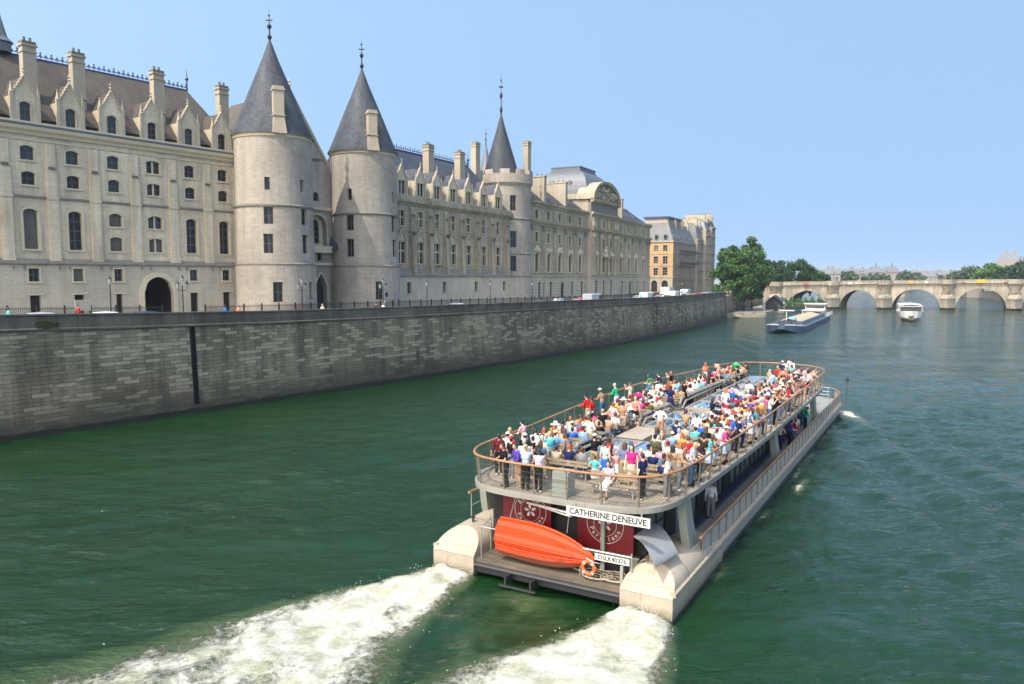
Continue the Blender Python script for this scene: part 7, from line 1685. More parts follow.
def make_pose(kind):
    P = pose(kind); out = {'head': P['head'], 'P': P}; mb = MB(); H_ = Vector(P['head'])
    cap(mb, lerp(P['pelvis'], P['waist'], -.1), P['waist'], .115, .105, 12); ell(mb, P['pelvis'], (.105, .155, .11)); ell(mb, P['waist'], (.095, .13, .12)); ell(mb, P['chest'], (.11, .16, .19)); cap(mb, P['shL'], P['shR'], .06, .06)
    cap(mb, P['neck0'], P['neck1'], .058, .05); ell(mb, H_, (.092, .074, .105)); ell(mb, H_+Vector((.028, 0, -.055)), (.055, .052, .06)); cap(mb, H_+Vector((.085, 0, .0)), H_+Vector((.108, 0, -.03)), .011, .014, 6)
    for y in (1, -1): ell(mb, H_+Vector((-.005, y*.076, -.012)), (.018, .01, .03), 8, 6)
    cap(mb, H_+Vector((.078, -.018, -.062)), H_+Vector((.078, .018, -.062)), .008, .008, 6)
    for s, y in (('L', 1), ('R', -1)):
        cap(mb, P['sh'+s], P['el'+s], .05, .037); cap(mb, P['el'+s], lerp(P['el'+s], P['wr'+s], .35), .038, .04); cap(mb, lerp(P['el'+s], P['wr'+s], .35), P['wr'+s], .04, .024)
        hand(mb, P['wr'+s], Vector(P['wr'+s])-Vector(P['el'+s]), -y, .3 if kind == 'stand_down' else .9)
        cap(mb, P['hip'+s], lerp(P['hip'+s], P['kn'+s], .5), .085, .078); cap(mb, lerp(P['hip'+s], P['kn'+s], .5), P['kn'+s], .078, .052); cap(mb, P['kn'+s], lerp(P['kn'+s], P['an'+s], .35), .05, .055); cap(mb, lerp(P['kn'+s], P['an'+s], .35), P['an'+s], .055, .033)
        cap(mb, (P['an'+s][0]-.04, P['an'+s][1], .045), P['toe'+s], .042, .032)
    me = remesh(mb, .0105, 'body', 2)
    for q in ('skin_1', 'shoe_white', 'eye_dark', 'lip'): me.materials.append(MATS[q])
    mi = []
    for p in me.polygons:
        c = p.center; k = 0
        if c.z < .095: k = 1
        h = c-H_
        for y in (1, -1):
            if h.x > .055 and abs(h.y-y*.031) < .014 and abs(h.z-.004) < .008: k = 2
        if h.x > .06 and abs(h.y) < .022 and abs(h.z+.062) < .007: k = 3
        mi.append(k)
    me.polygons.foreach_set('material_index', mi); out['body'] = me
    def shirt(sl, long_=False):
        m_ = MB(); bot = lerp(P['pelvis'], P['waist'], .1); ell(m_, P['waist'], (.112, .148, .15)); ell(m_, P['chest'], (.128, .176, .19)); cap(m_, P['shL'], P['shR'], .066, .066); ell(m_, bot, (.118, .168, .10))
        for s in 'LR':
            if sl: cap(m_, P['sh'+s], lerp(P['sh'+s], P['el'+s], min(sl, 1)), .066, .056 if sl <= 1 else .05)
            if sl > 1: cap(m_, P['el'+s], lerp(P['el'+s], P['wr'+s], .85), .05, .04)
        return remesh(m_, .016, 'shirt', 3)
    out['tee'] = shirt(.62); out['sleeves'] = shirt(2); out['vest'] = shirt(0)
    def legs(f, r_=1.0):
        m_ = MB(); ell(m_, P['pelvis'], (.13, .176, .125))
        for s in 'LR':
            cap(m_, P['hip'+s], lerp(P['hip'+s], P['kn'+s], min(1, f)), .108*r_, (.098 if f < 1 else .082)*r_)
            if f > 1: cap(m_, P['kn'+s], lerp(P['kn'+s], P['an'+s], .93), .082, .066)
        return remesh(m_, .016, 'legs', 3)
    out['shorts'] = legs(.8); out['trousers'] = legs(2)
    m_ = MB()
    if kind.startswith('sit'):
        ell(m_, P['pelvis'], (.14, .185, .11)); kn = lerp(P['knL'], P['knR'], .5)
        for f in (0, .33, .66, 1): ell(m_, lerp(P['pelvis'], kn, f*.95+.02), (.12, .19, .095))
        cap(m_, (kn[0]+.02, .09, kn[2]), (kn[0]+.03, .1, kn[2]-.14), .08, .07); cap(m_, (kn[0]+.02, -.09, kn[2]), (kn[0]+.03, -.1, kn[2]-.14), .08, .07); cap(m_, (kn[0]+.03, 0, kn[2]), (kn[0]+.04, 0, kn[2]-.13), .08, .07)
    else:
        rings = []
        for z, a, b_ in ((1.02, .11, .145), (.92, .14, .18), (.7, .17, .21), (.5, .2, .235)): rings.append([(a*math.cos(2*PI*k/20)*(1+.04*math.sin(5*k)), b_*math.sin(2*PI*k/20)*(1+.04*math.cos(7*k)), z) for k in range(20)])
        m_.loft(rings, 0, True, True, True)
    out['skirt'] = remesh(m_, .018, 'skirt', 2)
    # hair and hats
    def hair(style):
        m_ = MB(); ell(m_, H_+Vector((-.018, 0, .022)), (.095, .085, .103)); ell(m_, H_+Vector((-.05, 0, -.03)), (.055, .07, .07))
        if style == 'long': 
            for y in (-.045, 0, .045): cap(m_, H_+Vector((-.06, y, 0)), H_+Vector((-.085, y*1.25, -.26)), .045, .03)
            for y in (-1, 1): cap(m_, H_+Vector((.0, y*.075, .03)), H_+Vector((-.02, y*.085, -.17)), .026, .02)
        if style == 'bun': ell(m_, H_+Vector((-.11, 0, .05)), (.045, .045, .045))
        return remesh(m_, .012, 'hair', 1)
    for st in ('short', 'long', 'bun'): out['hair_'+st] = hair(st)
    m_ = MB(); K = 18; rings = []
    for i in range(7): t = i/6*PI/2; rings.append([(H_.x-.014+.108*math.cos(t)*math.cos(2*PI*k/K), .096*math.cos(t)*math.sin(2*PI*k/K), H_.z+.035+.095*math.sin(t)) for k in range(K)])
    m_.loft(rings, 0, True, True, True)
    m_.loft([[(H_.x+.07, -.075, H_.z+.042), (H_.x+.07, .075, H_.z+.042), (H_.x+.07, .075, H_.z+.05), (H_.x+.07, -.075, H_.z+.05)], [(H_.x+.175, -.045, H_.z+.03), (H_.x+.175, .045, H_.z+.03), (H_.x+.175, .045, H_.z+.036), (H_.x+.175, -.045, H_.z+.036)]], 0, True, True, True)
    out['cap'] = m_.mesh('cap', ['cloth_white'], True)
    m_ = MB(); m_.lathe([(.001, H_.z+.15), (.07, H_.z+.145), (.1, H_.z+.1), (.108, H_.z+.045), (.24, H_.z+.0), (.245, H_.z-.012), (.1, H_.z+.03)], H_.x-.01, 0, 22); out['sunhat'] = m_.mesh('sunhat', ['cloth_cream'], True)
    return out
plain('eye_dark', (.03, .02, .015), .3, 0, .1, 3); plain('lip', (.35, .11, .09), .5, 0, .1, 3); plain('shoe_white', (.55, .53, .5), .6, 0, .3, 3)
for i, c in enumerate(((.56, .33, .22), (.44, .24, .15), (.62, .40, .29), (.22, .11, .065), (.50, .28, .19))): plain('skin_%d' % (i+1), c, .5, 0, .06, 4)
CC = dict(white=(.74, .73, .71), grey=(.22, .22, .23), black=(.014, .014, .016), purple=(.10, .06, .38), tan=(.42, .27, .16), paleblue=(.45, .58, .74), lavender=(.55, .50, .68), beige=(.52, .43, .33), cream=(.68, .62, .5), blue=(.03, .13, .52), navy=(.018, .025, .09), skyblue=(.22, .42, .72), crimson=(.45, .02, .05), pink=(.68, .07, .26), maroon=(.13, .015, .025), pinklight=(.74, .38, .46), peach=(.70, .40, .29), khaki=(.36, .29, .17), jeans=(.05, .12, .26), mint=(.42, .60, .54), magenta=(.58, .03, .22), skin=(.5, .3, .2), olive=(.10, .10, .045), denim=(.10, .19, .33), red=(.52, .025, .03), darkbrown=(.05, .03, .022), greylav=(.34, .33, .45), coral=(.72, .24, .18), striped=(.16, .2, .34), turquoise=(.10, .52, .56), mustard=(.58, .34, .06), mauve=(.48, .24, .38), green=(.03, .42, .18), ochre=(.5, .33, .14), check=(.5, .53, .6), teal=(.02, .28, .28))
for k, c in CC.items(): plain('cloth_'+k, [q*.8 for q in c], .85, 0, .16, 5, .25, .1)
HC = dict(dark=(.018, .013, .011), brown=(.07, .038, .02), blonde=(.42, .29, .13), red=(.30, .08, .03), orange=(.42, .12, .03), grey=(.38, .37, .36))
for k, c in HC.items(): plain('hair_'+k, c, .55, 0, .25, 8, .2)
POSELIB = {k: make_pose(k) for k in ('stand_down', 'stand_walk', 'stand_rail', 'stand_hip', 'stand_raise', 'sit_lap', 'sit_fwd', 'sit_back')}
def om(o, slot, mat): o.material_slots[slot].link = 'OBJECT'; o.material_slots[slot].material = MATS[mat]
def prep(me):
    if not me.materials: me.materials.append(MATS['cloth_white'])
    return me
PR = random.Random(21); USED = {}
HAIRW = {'dark': 'dark', 'brown': 'brown', 'blonde': 'blonde', 'red': 'red', 'orange': 'orange', 'grey': 'grey'}
WORDS = dict(paleblue='pale blue', skyblue='sky blue', pinklight='light pink', greylav='grey lavender', darkbrown='dark brown', check='checked', striped='blue striped', skin='skin coloured')
def W(c): return WORDS.get(c, c)
def person(pos, yaw, kind, top, bottom, hairspec, where, scale=None, child_=False, group='passengers on the upper deck', phone=True, floor=None):
    L_ = POSELIB[kind]; sc = scale or PR.uniform(.96, 1.06)
    if child_: sc = .72
    hat = None; hs = hairspec; hc = None
    for c in ('orange', 'blonde', 'brown', 'dark', 'grey', 'red'):
        if hs.startswith(c): hc = c; break
    long_ = hs.endswith('long'); bald = hs == 'bald'
    capc = {'whitecap': 'white', 'redcap': 'crimson', 'darkcap': 'navy', 'greycap': 'grey', 'pinkcap': 'pinklight', 'purplecap': 'purple', 'navycap': 'navy'}.get(hs)
    if capc: hat = 'cap'; hc = PR.choice(['dark', 'brown'])
    if hs == 'sunhat': hat = 'sunhat'; hc = 'brown'
    female = long_ or hs in ('blonde', 'sunhat') or top in ('pink', 'magenta', 'pinklight', 'lavender', 'peach', 'mint', 'mauve', 'turquoise')
    if bottom in ('white', 'khaki', 'tan', 'paleblue', 'blue', 'beige', 'peach', 'coral', 'red') and not female: bt = 'shorts'
    elif female and bottom in ('skyblue', 'magenta', 'peach', 'white', 'beige', 'blue', 'pink', 'coral', 'teal', 'purple', 'cream', 'paleblue'): bt = 'skirt'
    elif female and top == bottom: bt = 'skirt'
    else: bt = 'trousers'
    tt = PR.choice(['tee', 'tee', 'vest'] if female else ['tee', 'tee', 'sleeves']) if not (top == 'black' and PR.random() < .2) else 'sleeves'
    pw = {'sit': 'seated', 'sta': 'standing'}[kind[:3]]
    if kind == 'stand_raise': pw = 'arms-up'
    who = 'child' if child_ else 'person'
    topw = {'tee': 'top', 'sleeves': 'long-sleeved top', 'vest': 'sleeveless top'}[tt]
    hw = ('%s sun hat' % 'white' if hat == 'sunhat' else '%s cap' % W(capc) if capc else 'bald head' if bald else '%s%s hair' % ('long ' if long_ else 'short ', HAIRW[hc]))
    lab = '%s %s, %s %s, %s %s, %s' % (pw, who, W(top), topw, W(bottom), bt, hw)
    t = thing('person', lab, 'person', pos, yaw, group, zb=0); t.scale = (sc, sc, sc)
    USED.setdefault(lab, []).append((t, where))
    bo = child('body', L_['body'], t); om(bo, 0, 'skin_%d' % PR.choice([1, 1, 2, 3, 3, 4, 5, 5])); om(bo, 1, PR.choice(['shoe_white', 'cloth_black', 'cloth_beige', 'cloth_darkbrown']))
    for nm, me, mt in (('shirt', L_[tt], 'cloth_'+top), (bt, L_[bt], 'cloth_'+bottom)):
        o = child(nm, prep(me), t); om(o, 0, mt)
    if not bald:
        st = 'long' if long_ else ('bun' if female and PR.random() < .3 and not hat else 'short'); o = child('hair', prep(L_['hair_'+st]), t); om(o, 0, 'hair_'+hc)
    if hat: o = child('hat', prep(L_[hat]), t); om(o, 0, 'cloth_'+(capc or 'cream'))
    if kind == 'stand_raise' and phone:
        wr = Vector(L_['P']['wrL']); q = Matrix.Rotation(yaw, 3, 'Z') @ Vector((wr.x+.1, 0, wr.z+.09)); 
        ph = MB(); z0 = 0; ph.box(-.006, .006, -.075, .075, -.038, .038); o = ph.build('phone', 'ink', None, dz=0); o.location = (pos[0]+q.x*sc, pos[1]+q.y*sc, pos[2]+q.z*sc); o.rotation_euler = (0, 0, yaw)
        tag(o, 'dark phone held up by the %s wearing a %s %s and %s' % (who, W(top), topw, hw), 'phone', 'phones held up by passengers')
    return t
PEOPLE = [(2.25, 3.03, 'r', 'white', 'grey', 'whitecap'), (-0.67, 1.85, 's', 'black', 'black', 'dark'), (-0.23, 1.78, 's', 'purple', 'tan', 'dark'), (1.97, 2.84, 't', 'black', 'black', 'redcap'), (-0.46, 0.96, 'r', 'paleblue', 'black', 'blonde'), (-0.04, 0.92, 's', 'black', 'black', 'darklong'), (-0.52, 0.41, 's', 'lavender', 'black', 'darklong'), (2.86, 2.47, 't', 'black', 'grey', 'dark'), (3.99, 3.0, 't', 'white', 'blue', 'dark'), (3.03, 2.18, 't', 'white', 'paleblue', 'brown'), (4.21, 2.61, 't', 'white', 'grey', 'redlong'), (3.94, 2.24, 't', 'cream', 'beige', 'orangelong'), (4.14, 2.1, 't', 'beige', 'paleblue', 'brown'), (5.23, 2.39, 't', 'peach', 'skyblue', 'brownlong'), (7.07, 3.0, 't', 'white', 'grey', 'dark'), (5.81, 2.53, 't', 'peach', 'white', 'brownlong'), (5.79, 2.11, 't', 'blue', 'navy', 'dark'), (6.52, 2.26, 't', 'paleblue', 'white', 'whitecap'), (6.2, 1.85, 't', 'skyblue', 'black', 'dark'), (7.66, 2.75, 't', 'beige', 'grey', 'red'), (8.23, 2.79, 't', 'tan', 'black', 'brown'), (7.19, 2.06, 't', 'crimson', 'grey', 'greyhair'), (8.63, 2.62, 't', 'peach', 'white', 'brown'), (7.99, 2.17, 't', 'black', 'black', 'dark'), (10.03, 2.69, 't', 'pink', 'black', 'darklong'), (10.34, 2.43, 't', 'maroon', 'black', 'dark'), (9.37, 1.74, 's', 'black', 'black', 'blonde'), (10.89, 1.79, 's', 'pinklight', 'peach', 'red'), (3.52, -0.41, 'r', 'black', 'khaki', 'whitecap'), (3.39, 0.37, 't', 'beige', 'grey', 'dark'), (2.31, 0.38, 't', 'navy', 'jeans', 'redlong'), (2.04, -0.22, 't', 'grey', 'jeans', 'brown'), (2.5, -1.33, 's', 'mint', 'blue', 'brown'), (3.46, -1.61, 't', 'white', 'black', 'darkcap'), (0.34, -2.12, 't', 'lavender', 'white', 'dark'), (2.01, -2.63, 's', 'magenta', 'beige', 'darklong'), (4.53, -2.18, 't', 'white', 'paleblue', 'sunhat'), (2.92, -2.79, 't', 'navy', 'skin', 'dark'), (4.87, -2.55, 's', 'olive', 'black', 'darkcap'), (7.21, -2.15, 't', 'skyblue', 'grey', 'whitecap'), (3.34, -3.17, 't', 'denim', 'black', 'dark'), (4.91, -3.4, 't', 'paleblue', 'blue', 'orangelong'), (5.8, -3.41, 't', 'red', 'black', 'brown'), (5.6, -3.84, 't', 'darkbrown', 'grey', 'dark'), (1.94, -3.68, 't', 'navy', 'black', 'brown'), (11.83, 1.73, 's', 'black', 'grey', 'brown'), (14.38, 2.3, 't', 'grey', 'black', 'dark'), (16.88, 2.69, 's', 'magenta', 'magenta', 'dark'), (15.52, 2.41, 't', 'tan', 'black', 'dark'), (15.57, 1.62, 't', 'beige', 'beige', 'greyhair'), (17.66, 2.04, 't', 'crimson', 'black', 'brown'), (19.1, 2.32, 't', 'cream', 'white', 'blonde'), (17.34, 1.47, 't', 'paleblue', 'black', 'dark'), (11.6, -0.36, 's', 'white', 'tan', 'greycap'), (12.19, -0.28, 'c', 'pinklight', 'white', 'pinkcap'), (20.53, 3.32, 's', 'denim', 'black', 'dark'), (20.84, 2.78, 's', 'white', 'grey', 'brown'), (18.62, 1.32, 's', 'navy', 'navy', 'darklong'), (21.4, 1.82, 'r', 'skyblue', 'black', 'dark'), (20.98, 1.58, 't', 'tan', 'maroon', 'brown'), (22.9, 1.82, 't', 'greylav', 'greylav', 'brown'), (17.33, 0.74, 't', 'cream', 'cream', 'brown'), (8.28, -1.98, 't', 'white', 'black', 'greyhair'), (8.76, -2.11, 't', 'beige', 'black', 'brown'), (10.07, -2.19, 't', 'blue', 'jeans', 'bald'), (10.74, -2.05, 'r', 'tan', 'black', 'dark'), (10.4, -2.55, 's', 'white', 'khaki', 'brown'), (14.38, -1.59, 't', 'black', 'black', 'dark'), (12.55, -2.53, 't', 'black', 'grey', 'greyhair'), (14.54, -2.47, 't', 'white', 'black', 'dark'), (12.79, -2.67, 't', 'mint', 'white', 'blonde'), (16.03, -2.21, 't', 'pinklight', 'red', 'redcap'), (14.19, -3.06, 't', 'red', 'black', 'bald'), (16.3, -2.68, 't', 'crimson', 'black', 'purplecap'), (10.79, -4.28, 's', 'blue', 'navy', 'navycap'), (8.33, -4.66, 'r', 'coral', 'white', 'dark'), (9.04, -3.98, 't', 'white', 'blue', 'redcap'), (7.39, -4.33, 'c', 'tan', 'paleblue', 'dark'), (6.37, -4.01, 't', 'darkbrown', 'black', 'dark'), (14.33, -3.9, 't', 'striped', 'navy', 'dark'), (16.35, -3.74, 't', 'coral', 'pink', 'brown'), (13.08, -4.69, 's', 'turquoise', 'white', 'brown'), (15.8, -4.36, 't', 'mustard', 'navy', 'brown'), (10.14, -4.69, 's', 'navy', 'black', 'dark'), (21.37, 0.94, 's', 'black', 'black', 'dark'), (24.72, 1.54, 't', 'turquoise', 'black', 'dark'), (22.13, 0.45, 't', 'white', 'black', 'darklong'), (27.65, 1.62, 't', 'red', 'black', 'brownlong'), (25.93, 1.44, 't', 'greylav', 'white', 'greyhair'), (19.75, -0.64, 's', 'mauve', 'purple', 'dark'), (27.61, 1.15, 't', 'black', 'black', 'dark'), (30.1, 1.29, 'r', 'tan', 'navy', 'dark'), (30.83, 1.8, 't', 'beige', 'white', 'brown'), (31.6, 1.07, 't', 'denim', 'beige', 'blonde'), (34.41, 1.28, 't', 'white', 'black', 'darklong'), (33.27, 0.66, 't', 'black', 'white', 'dark'), (32.13, 0.15, 't', 'tan', 'black', 'brownlong'), (36.43, 1.23, 's', 'green', 'black', 'dark'), (37.44, 0.86, 't', 'ochre', 'tan', 'brown'), (38.77, 0.75, 't', 'khaki', 'grey', 'brown'), (37.79, 0.26, 't', 'darkbrown', 'black', 'dark'), (20.9, -0.79, 't', 'white', 'grey', 'greyhair'), (19.05, -1.86, 's', 'white', 'paleblue', 'orangelong'), (20.33, -2.07, 's', 'check', 'black', 'darkcap'), (39.36, 0.48, 't', 'coral', 'beige', 'brown'), (40.37, 0.24, 't', 'turquoise', 'white', 'brown'), (37.65, -0.88, 's', 'navy', 'navy', 'whitecap'), (39.16, -1.22, 's', 'white', 'beige', 'dark'), (39.3, -1.46, 's', 'magenta', 'white', 'brown'), (42.19, -1.36, 't', 'crimson', 'black', 'dark'), (39.63, -2.03, 's', 'white', 'red', 'brown'), (41.43, -1.96, 's', 'paleblue', 'white', 'brown'), (32.09, -2.77, 's', 'coral', 'teal', 'brown'), (29.21, -2.47, 's', 'paleblue', 'paleblue', 'dark'), (31.87, -2.34, 't', 'tan', 'red', 'brown'), (26.89, -3.19, 't', 'red', 'black', 'brown'), (33.53, -4.02, 's', 'pinklight', 'white', 'brown'), (38.5, -3.78, 't', 'black', 'black', 'brown'), (32.1, -3.88, 't', 'pinklight', 'white', 'brown'), (24.88, -4.69, 's', 'coral', 'red', 'navycap'), (28.49, -4.5, 't', 'paleblue', 'blue', 'dark'), (23.25, -4.56, 's', 'black', 'jeans', 'dark'), (24.98, -2.69, 't', 'coral', 'pink', 'brown'), (27.08, -2.55, 't', 'white', 'blue', 'navycap'), (23.35, -2.52, 't', 'pinklight', 'red', 'brown'), (20.01, -3.9, 't', 'pinklight', 'coral', 'pinkcap'), (20.82, -3.04, 't', 'crimson', 'black', 'brown'), (21.49, -4.2, 't', 'tan', 'black', 'dark'), (18.62, -4.35, 't', 'white', 'greylav', 'greyhair'), (20.16, -2.67, 't', 'pinklight', 'pink', 'blonde'), (18.76, -3.19, 't', 'coral', 'magenta', 'redcap'), (22.21, -3.07, 't', 'white', 'red', 'brown'), (23.41, -3.48, 't', 'blue', 'navy', 'dark'), (18.39, -2.55, 't', 'peach', 'red', 'brown'), (17.16, -3.18, 't', 'red', 'maroon', 'brown'), (18.38, -3.94, 't', 'purple', 'purple', 'dark'), (29.16, -3.12, 't', 'peach', 'white', 'brownlong'), (31.6, -3.01, 't', 'white', 'coral', 'brown'), (10.55, -1.22, 't', 'beige', 'tan', 'brown'), (9.65, -2.69, 't', 'grey', 'black', 'dark'), (12.19, -3.53, 't', 'white', 'jeans', 'blonde')]
occ = []; free = list(SLOTS)
def short_label(s_):
    w_ = s_.split()
    return s_ if len(w_) <= 16 else s_.replace('long-sleeved ', '').replace('sleeveless ', '')
def where(x, y):
    a = 'at the stern' if x < 3.2 else 'near the stern' if x < 9.5 else 'aft of midships' if x < 16 else 'amidships' if x < 23 else 'forward of midships' if x < 31 else 'near the bow'
    b_ = 'quay side' if y > 1.1 else 'river side' if y < -2.1 else 'centre'
    return b_+' '+a
BOX = [(4.5, 9.5, -2.25, 1.4), (12.8, 18.4, -1.8, 1.35), (19.5, 37.4, -1.95, 1.3), (9.5, 12.6, -.45, 1.25), (-.2, .7, -1.1, -.15)]
halfw = lambda x, s: (np.interp(x, [.4, 1.2, 2.6, 6, 12, 20, 26, 31, 35, 37.2, 38.6], [3.0, 3.4, 3.55, 3.65, 4.05, 4.35, 3.8, 3.05, 2.55, 2.1, 1.2]) if s > 0 else np.interp(x, [-.1, 0.4, 1, 2.9, 7.5, 14, 35, 37.6, 39.2], [2.6, 3.3, 4.0, 4.35, 4.6, 4.75, 4.65, 4.0, 2.9]))
FR = random.Random(77)
for s in list(SLOTS):                                   # the crowd between the passengers listed above
    q = .42 if s[1] < 0 else .30
    if s[0] > 10: q += .14
    if s[0] > 3.2 and s[0] < 36.5 and FR.random() < q: PEOPLE.append((s[0], s[1], 't', FR.choice(['white', 'white', 'white', 'black', 'black', 'red', 'coral', 'navy', 'blue', 'crimson', 'pinklight', 'peach', 'grey', 'cream', 'paleblue', 'tan', 'mustard', 'pink', 'maroon', 'striped', 'denim', 'turquoise', 'lavender', 'olive', 'beige']), FR.choice(['black', 'navy', 'jeans', 'white', 'khaki', 'grey', 'beige', 'paleblue', 'denim', 'tan', 'coral']), FR.choice(['dark', 'dark', 'brown', 'darklong', 'brownlong', 'blonde', 'greyhair', 'whitecap', 'navycap', 'redcap', 'bald', 'redlong', 'brown', 'sunhat'])))
TOPS_ = ['white', 'white', 'black', 'red', 'coral', 'navy', 'blue', 'crimson', 'pinklight', 'peach', 'grey', 'cream', 'paleblue', 'tan', 'pink', 'striped', 'denim', 'turquoise', 'green', 'beige']
for k in range(58):                                     # people standing along the rails and in the aisles
    x = FR.uniform(2.4, 36.5); z_ = FR.random()
    y = FR.uniform(-4.75, -4.45) if z_ < .42 else FR.uniform(3.4, 4.3) if z_ < .66 else FR.choice([-2.2, 1.35])+FR.uniform(-.15, .15)
    y = min(y, float(np.interp(x, [20, 26, 31, 37], [4.3, 3.7, 2.9, 2.2])))
    PEOPLE.append((x, y, FR.choice(['s', 's', 's', 'r', 'c']), FR.choice(TOPS_), FR.choice(['black', 'navy', 'jeans', 'white', 'khaki', 'grey', 'beige', 'paleblue', 'denim']), FR.choice(['dark', 'brown', 'darklong', 'brownlong', 'blonde', 'greyhair', 'whitecap', 'navycap', 'redlong', 'brown', 'dark'])))
for (x, y, ps, a_, b_, c_) in ((1.5, 3.0, 's', 'maroon', 'black', 'dark'), (1.3, 2.3, 's', 'black', 'grey', 'redcap'), (2.7, 1.5, 's', 'white', 'paleblue', 'brownlong'), (.4, -.2+1.6, 's', 'paleblue', 'grey', 'greyhair'), (1.1, -3.4, 's', 'navy', 'black', 'dark'), (3.0, -4.2, 's', 'tan', 'grey', 'brown'), (2.7, -1.9, 'c', 'pinklight', 'white', 'blonde'), (1.9, 1.2, 's', 'cream', 'khaki', 'greyhair'), (1.2, .9, 's', 'denim', 'white', 'brownlong'), (2.9, 3.3, 's', 'peach', 'black', 'blonde'), (1.7, -4.1, 's', 'white', 'grey', 'brown'), (3.3, -1.2, 's', 'crimson', 'black', 'darklong'), (3.1, 1.2, 's', 'skyblue', 'beige', 'whitecap'), (4.2, -4.3, 's', 'beige', 'black', 'dark'), (1.8, -1.2, 'c', 'turquoise', 'white', 'brown'), (3.0, .6, 's', 'grey', 'jeans', 'dark')): PEOPLE.append((x, y, ps, a_, b_, c_))
for i_, (x, y, ps, top, bot, hr_) in enumerate(sorted(PEOPLE, key=lambda r: r[0])):
    if ps == 't' and not free: continue
    if x > 30: x = min(38.3, 30+(x-30)*.72)
    if ps == 't':
        free.sort(key=lambda s: (s[0]-x)**2+((s[1]-y)*1.2)**2); s = free.pop(0); x, y, a = s; yaw = a+PR.gauss(0, .22); kind = PR.choice(['sit_lap', 'sit_lap', 'sit_fwd', 'sit_back'])
        if PR.random() < .12: yaw += .6*(1 if y < 0 else -1)
        p = bp(x+(.0 if a == 0 else 0), y, 3.8-.02)
    else:
        x = max(x, .1)
        for it in range(40):
            for b_ in BOX:
                if b_[0] < x < b_[1] and b_[2] < y < b_[3]:
                    y = b_[2]-.02 if y-b_[2] < b_[3]-y else b_[3]+.02
            y = max(-halfw(x, -1), min(halfw(x, 1), y)); bad = False
            for ox, oy in occ:
                d_ = math.hypot(x-ox, y-oy)
                if d_ < .5: x += (x-ox+.01)/(d_+.01)*(.5-d_)*.7; y += (y-oy+.01)/(d_+.01)*(.5-d_)*.7; bad = True
            x = max(.05, x)
            if not bad: break
        occ.append((x, y)); p = bp(x, y, 3.8)
        kind = 'stand_raise' if ps == 'r' else ('stand_rail' if abs(y) > 3.6 or x < .6 else PR.choice(['stand_down', 'stand_walk', 'stand_hip', 'stand_down']))
        out_ = math.atan2(y, .5) if abs(y) > 3.4 else PR.gauss(0, .5)
        if x < .7: out_ = PR.choice([.3, .0, 2.6, -.4])
        if top == 'magenta' and x < 3: out_ = PI+.1
        yaw = out_
    person(p, BROT+yaw, kind, top, bot, hr_, where(x, y), child_=(ps == 'c'))
for (x, y, z, kind, top, bot, hr_, wh) in ((33.6, -3.9, .99, 'stand_down', 'green', 'jeans', 'dark', 'lower walkway near the bow'), (31.9, -4.3, .99, 'stand_rail', 'green', 'black', 'brown', 'lower walkway rail'), (26.0, -4.25, .99, 'stand_rail', 'purple', 'black', 'dark', 'lower walkway rail'), (27.1, -4.3, .99, 'stand_rail', 'crimson', 'jeans', 'dark', 'lower walkway rail'), (28.6, -4.2, .99, 'stand_down', 'white', 'grey', 'greyhair', 'lower walkway'),
        (44.2, -3.0, .99, 'stand_down', 'cream', 'grey', 'darklong', 'bow deck'), (8.9, -3.85, .99, 'stand_down', 'white', 'grey', 'dark', 'lower walkway door'), (24.6, -3.9, .99, 'stand_hip', 'beige', 'navy', 'brown', 'lower walkway')):
    person(bp(x, y, z), BROT+(-1.2 if 'rail' in kind else .3), kind, top, bot, hr_, wh, group='passengers on the lower deck')
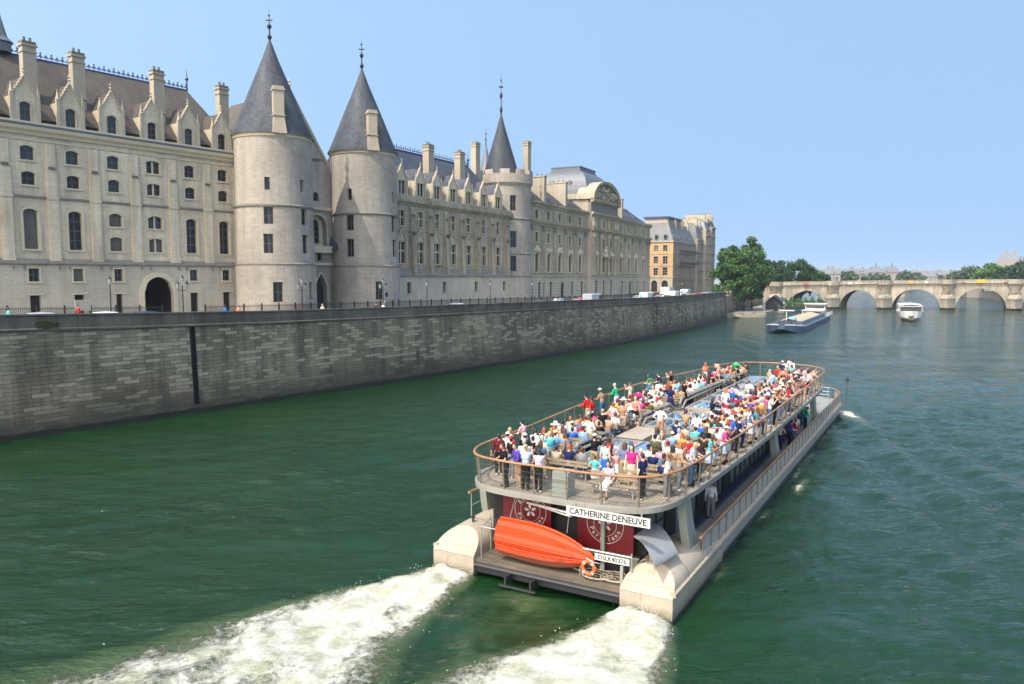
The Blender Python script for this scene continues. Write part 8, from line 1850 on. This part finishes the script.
for (s, off, kind, top, bot, hr_, wh, yaw) in ((46.8, 1.6, 'stand_walk', 'turquoise', 'navy', 'brown', 'quay pavement far left', 0), (64.7, 1.6, 'stand_walk', 'blue', 'black', 'dark', 'quay pavement right of the gateway', 0), (66.1, 1.6, 'stand_walk', 'coral', 'beige', 'brown', 'quay pavement right of the gateway', PI), (76.3, 1.8, 'stand_walk', 'cream', 'black', 'grey', 'quay between the twin towers', 0), (84.0, 1.7, 'stand_walk', 'black', 'black', 'dark', 'quay by the right round tower', PI), (85.1, 1.7, 'stand_walk', 'white', 'jeans', 'brown', 'quay by the right round tower', PI), (123.5, 1.7, 'stand_down', 'white', 'grey', 'dark', 'quay by the courthouse', 0), (173, 1.8, 'stand_walk', 'white', 'black', 'dark', 'quay by the white van', 0), (56.2, 12.3, 'stand_walk', 'red', 'navy', 'brown', 'far pavement left of the gateway', 0), (108.5, 1.7, 'stand_walk', 'navy', 'beige', 'brown', 'quay by the gothic hall', 0), (96.0, 12.3, 'stand_down', 'paleblue', 'black', 'dark', 'far pavement below the hall', 2), (131.8, 1.7, 'stand_walk', 'pink', 'white', 'blonde', 'quay by the courthouse', 0), (144, 12.6, 'stand_walk', 'black', 'grey', 'dark', 'far pavement by the courthouse', PI), (159, 1.7, 'stand_walk', 'turquoise', 'jeans', 'brown', 'quay by the courthouse end', 0), (193, 1.7, 'stand_walk', 'mustard', 'black', 'dark', 'quay by the orange house', 0), (205, 1.8, 'stand_walk', 'red', 'jeans', 'dark', 'quay near the tree', 0)):
    x, y, a = Q(s, off); person((x, y, QT(s)-1.27), a+yaw, kind, top, bot, hr_, wh, group='pedestrians on the quay')
for lab, lst in USED.items():                          # labels must single out one person: say where each stands, and beside whom
    for t, wh in lst: t['label'] = lab+', '+wh
seen = {}
for lst in USED.values():
    for t, wh in lst: seen.setdefault(t['label'], []).append(t)
for lab, ts in seen.items():
    if len(ts) > 1:
        for i, t in enumerate(sorted(ts, key=lambda o: (o.location.y))): t['label'] = lab.replace('short ', '').replace(' top', '').replace(' hair', '-haired')+[', nearer', ', further', ', furthest'][min(i, 2)]
for o in COL.objects:
    if o.get('category') in ('person', 'phone'): o['label'] = short_label(o['label'])
# red and white works barrier on the quay
x, y, a = Q(97.9, 1.6); g = QT(97.9)-1.27
t = thing('works_barrier', 'red and white works barrier standing behind the quay parapet before the hall', 'barrier', (x, y, g), a)
mb = MB(); mb.box(-.7, .7, -.03, .03, g+.75, g+1.0); mb.box(-.7, .7, -.03, .03, g+1.1, g+1.35)
for k in range(4): mb.box(-.68+k*.4, -.5+k*.4, -.036, -.03, g+.75, g+1.35, 1)
mb.build('boards', ['red_panel', 'white_panel'], t)
for s in (-1, 1): mb = MB(); mb.box(s*.6-.03, s*.6+.03, -.25, .25, g, g+.05); mb.box(s*.6-.025, s*.6+.025, -.025, .025, g, g+1.35); mb.build('stand', 'iron', t)
# ------------------------------------------------------------------ light summer haze over the river
hz = bpy.data.materials.new('haze'); hz.use_nodes = True; hn = hz.node_tree.nodes; hn.clear()
ho = hn.new('ShaderNodeOutputMaterial'); hv = hn.new('ShaderNodeVolumePrincipled'); hv.inputs['Color'].default_value = (.86, .92, 1, 1); hv.inputs['Density'].default_value = .00015; hv.inputs['Anisotropy'].default_value = .2
hz.node_tree.links.new(hv.outputs[0], ho.inputs['Volume'])
mb = MB(); mb.box(-5500, 5500, -3000, 8500, -2, 60); MATS['haze'] = hz; hb = mb.build('haze', 'haze'); struct(hb, 'stuff')
SC.cycles.volume_bounces = 0
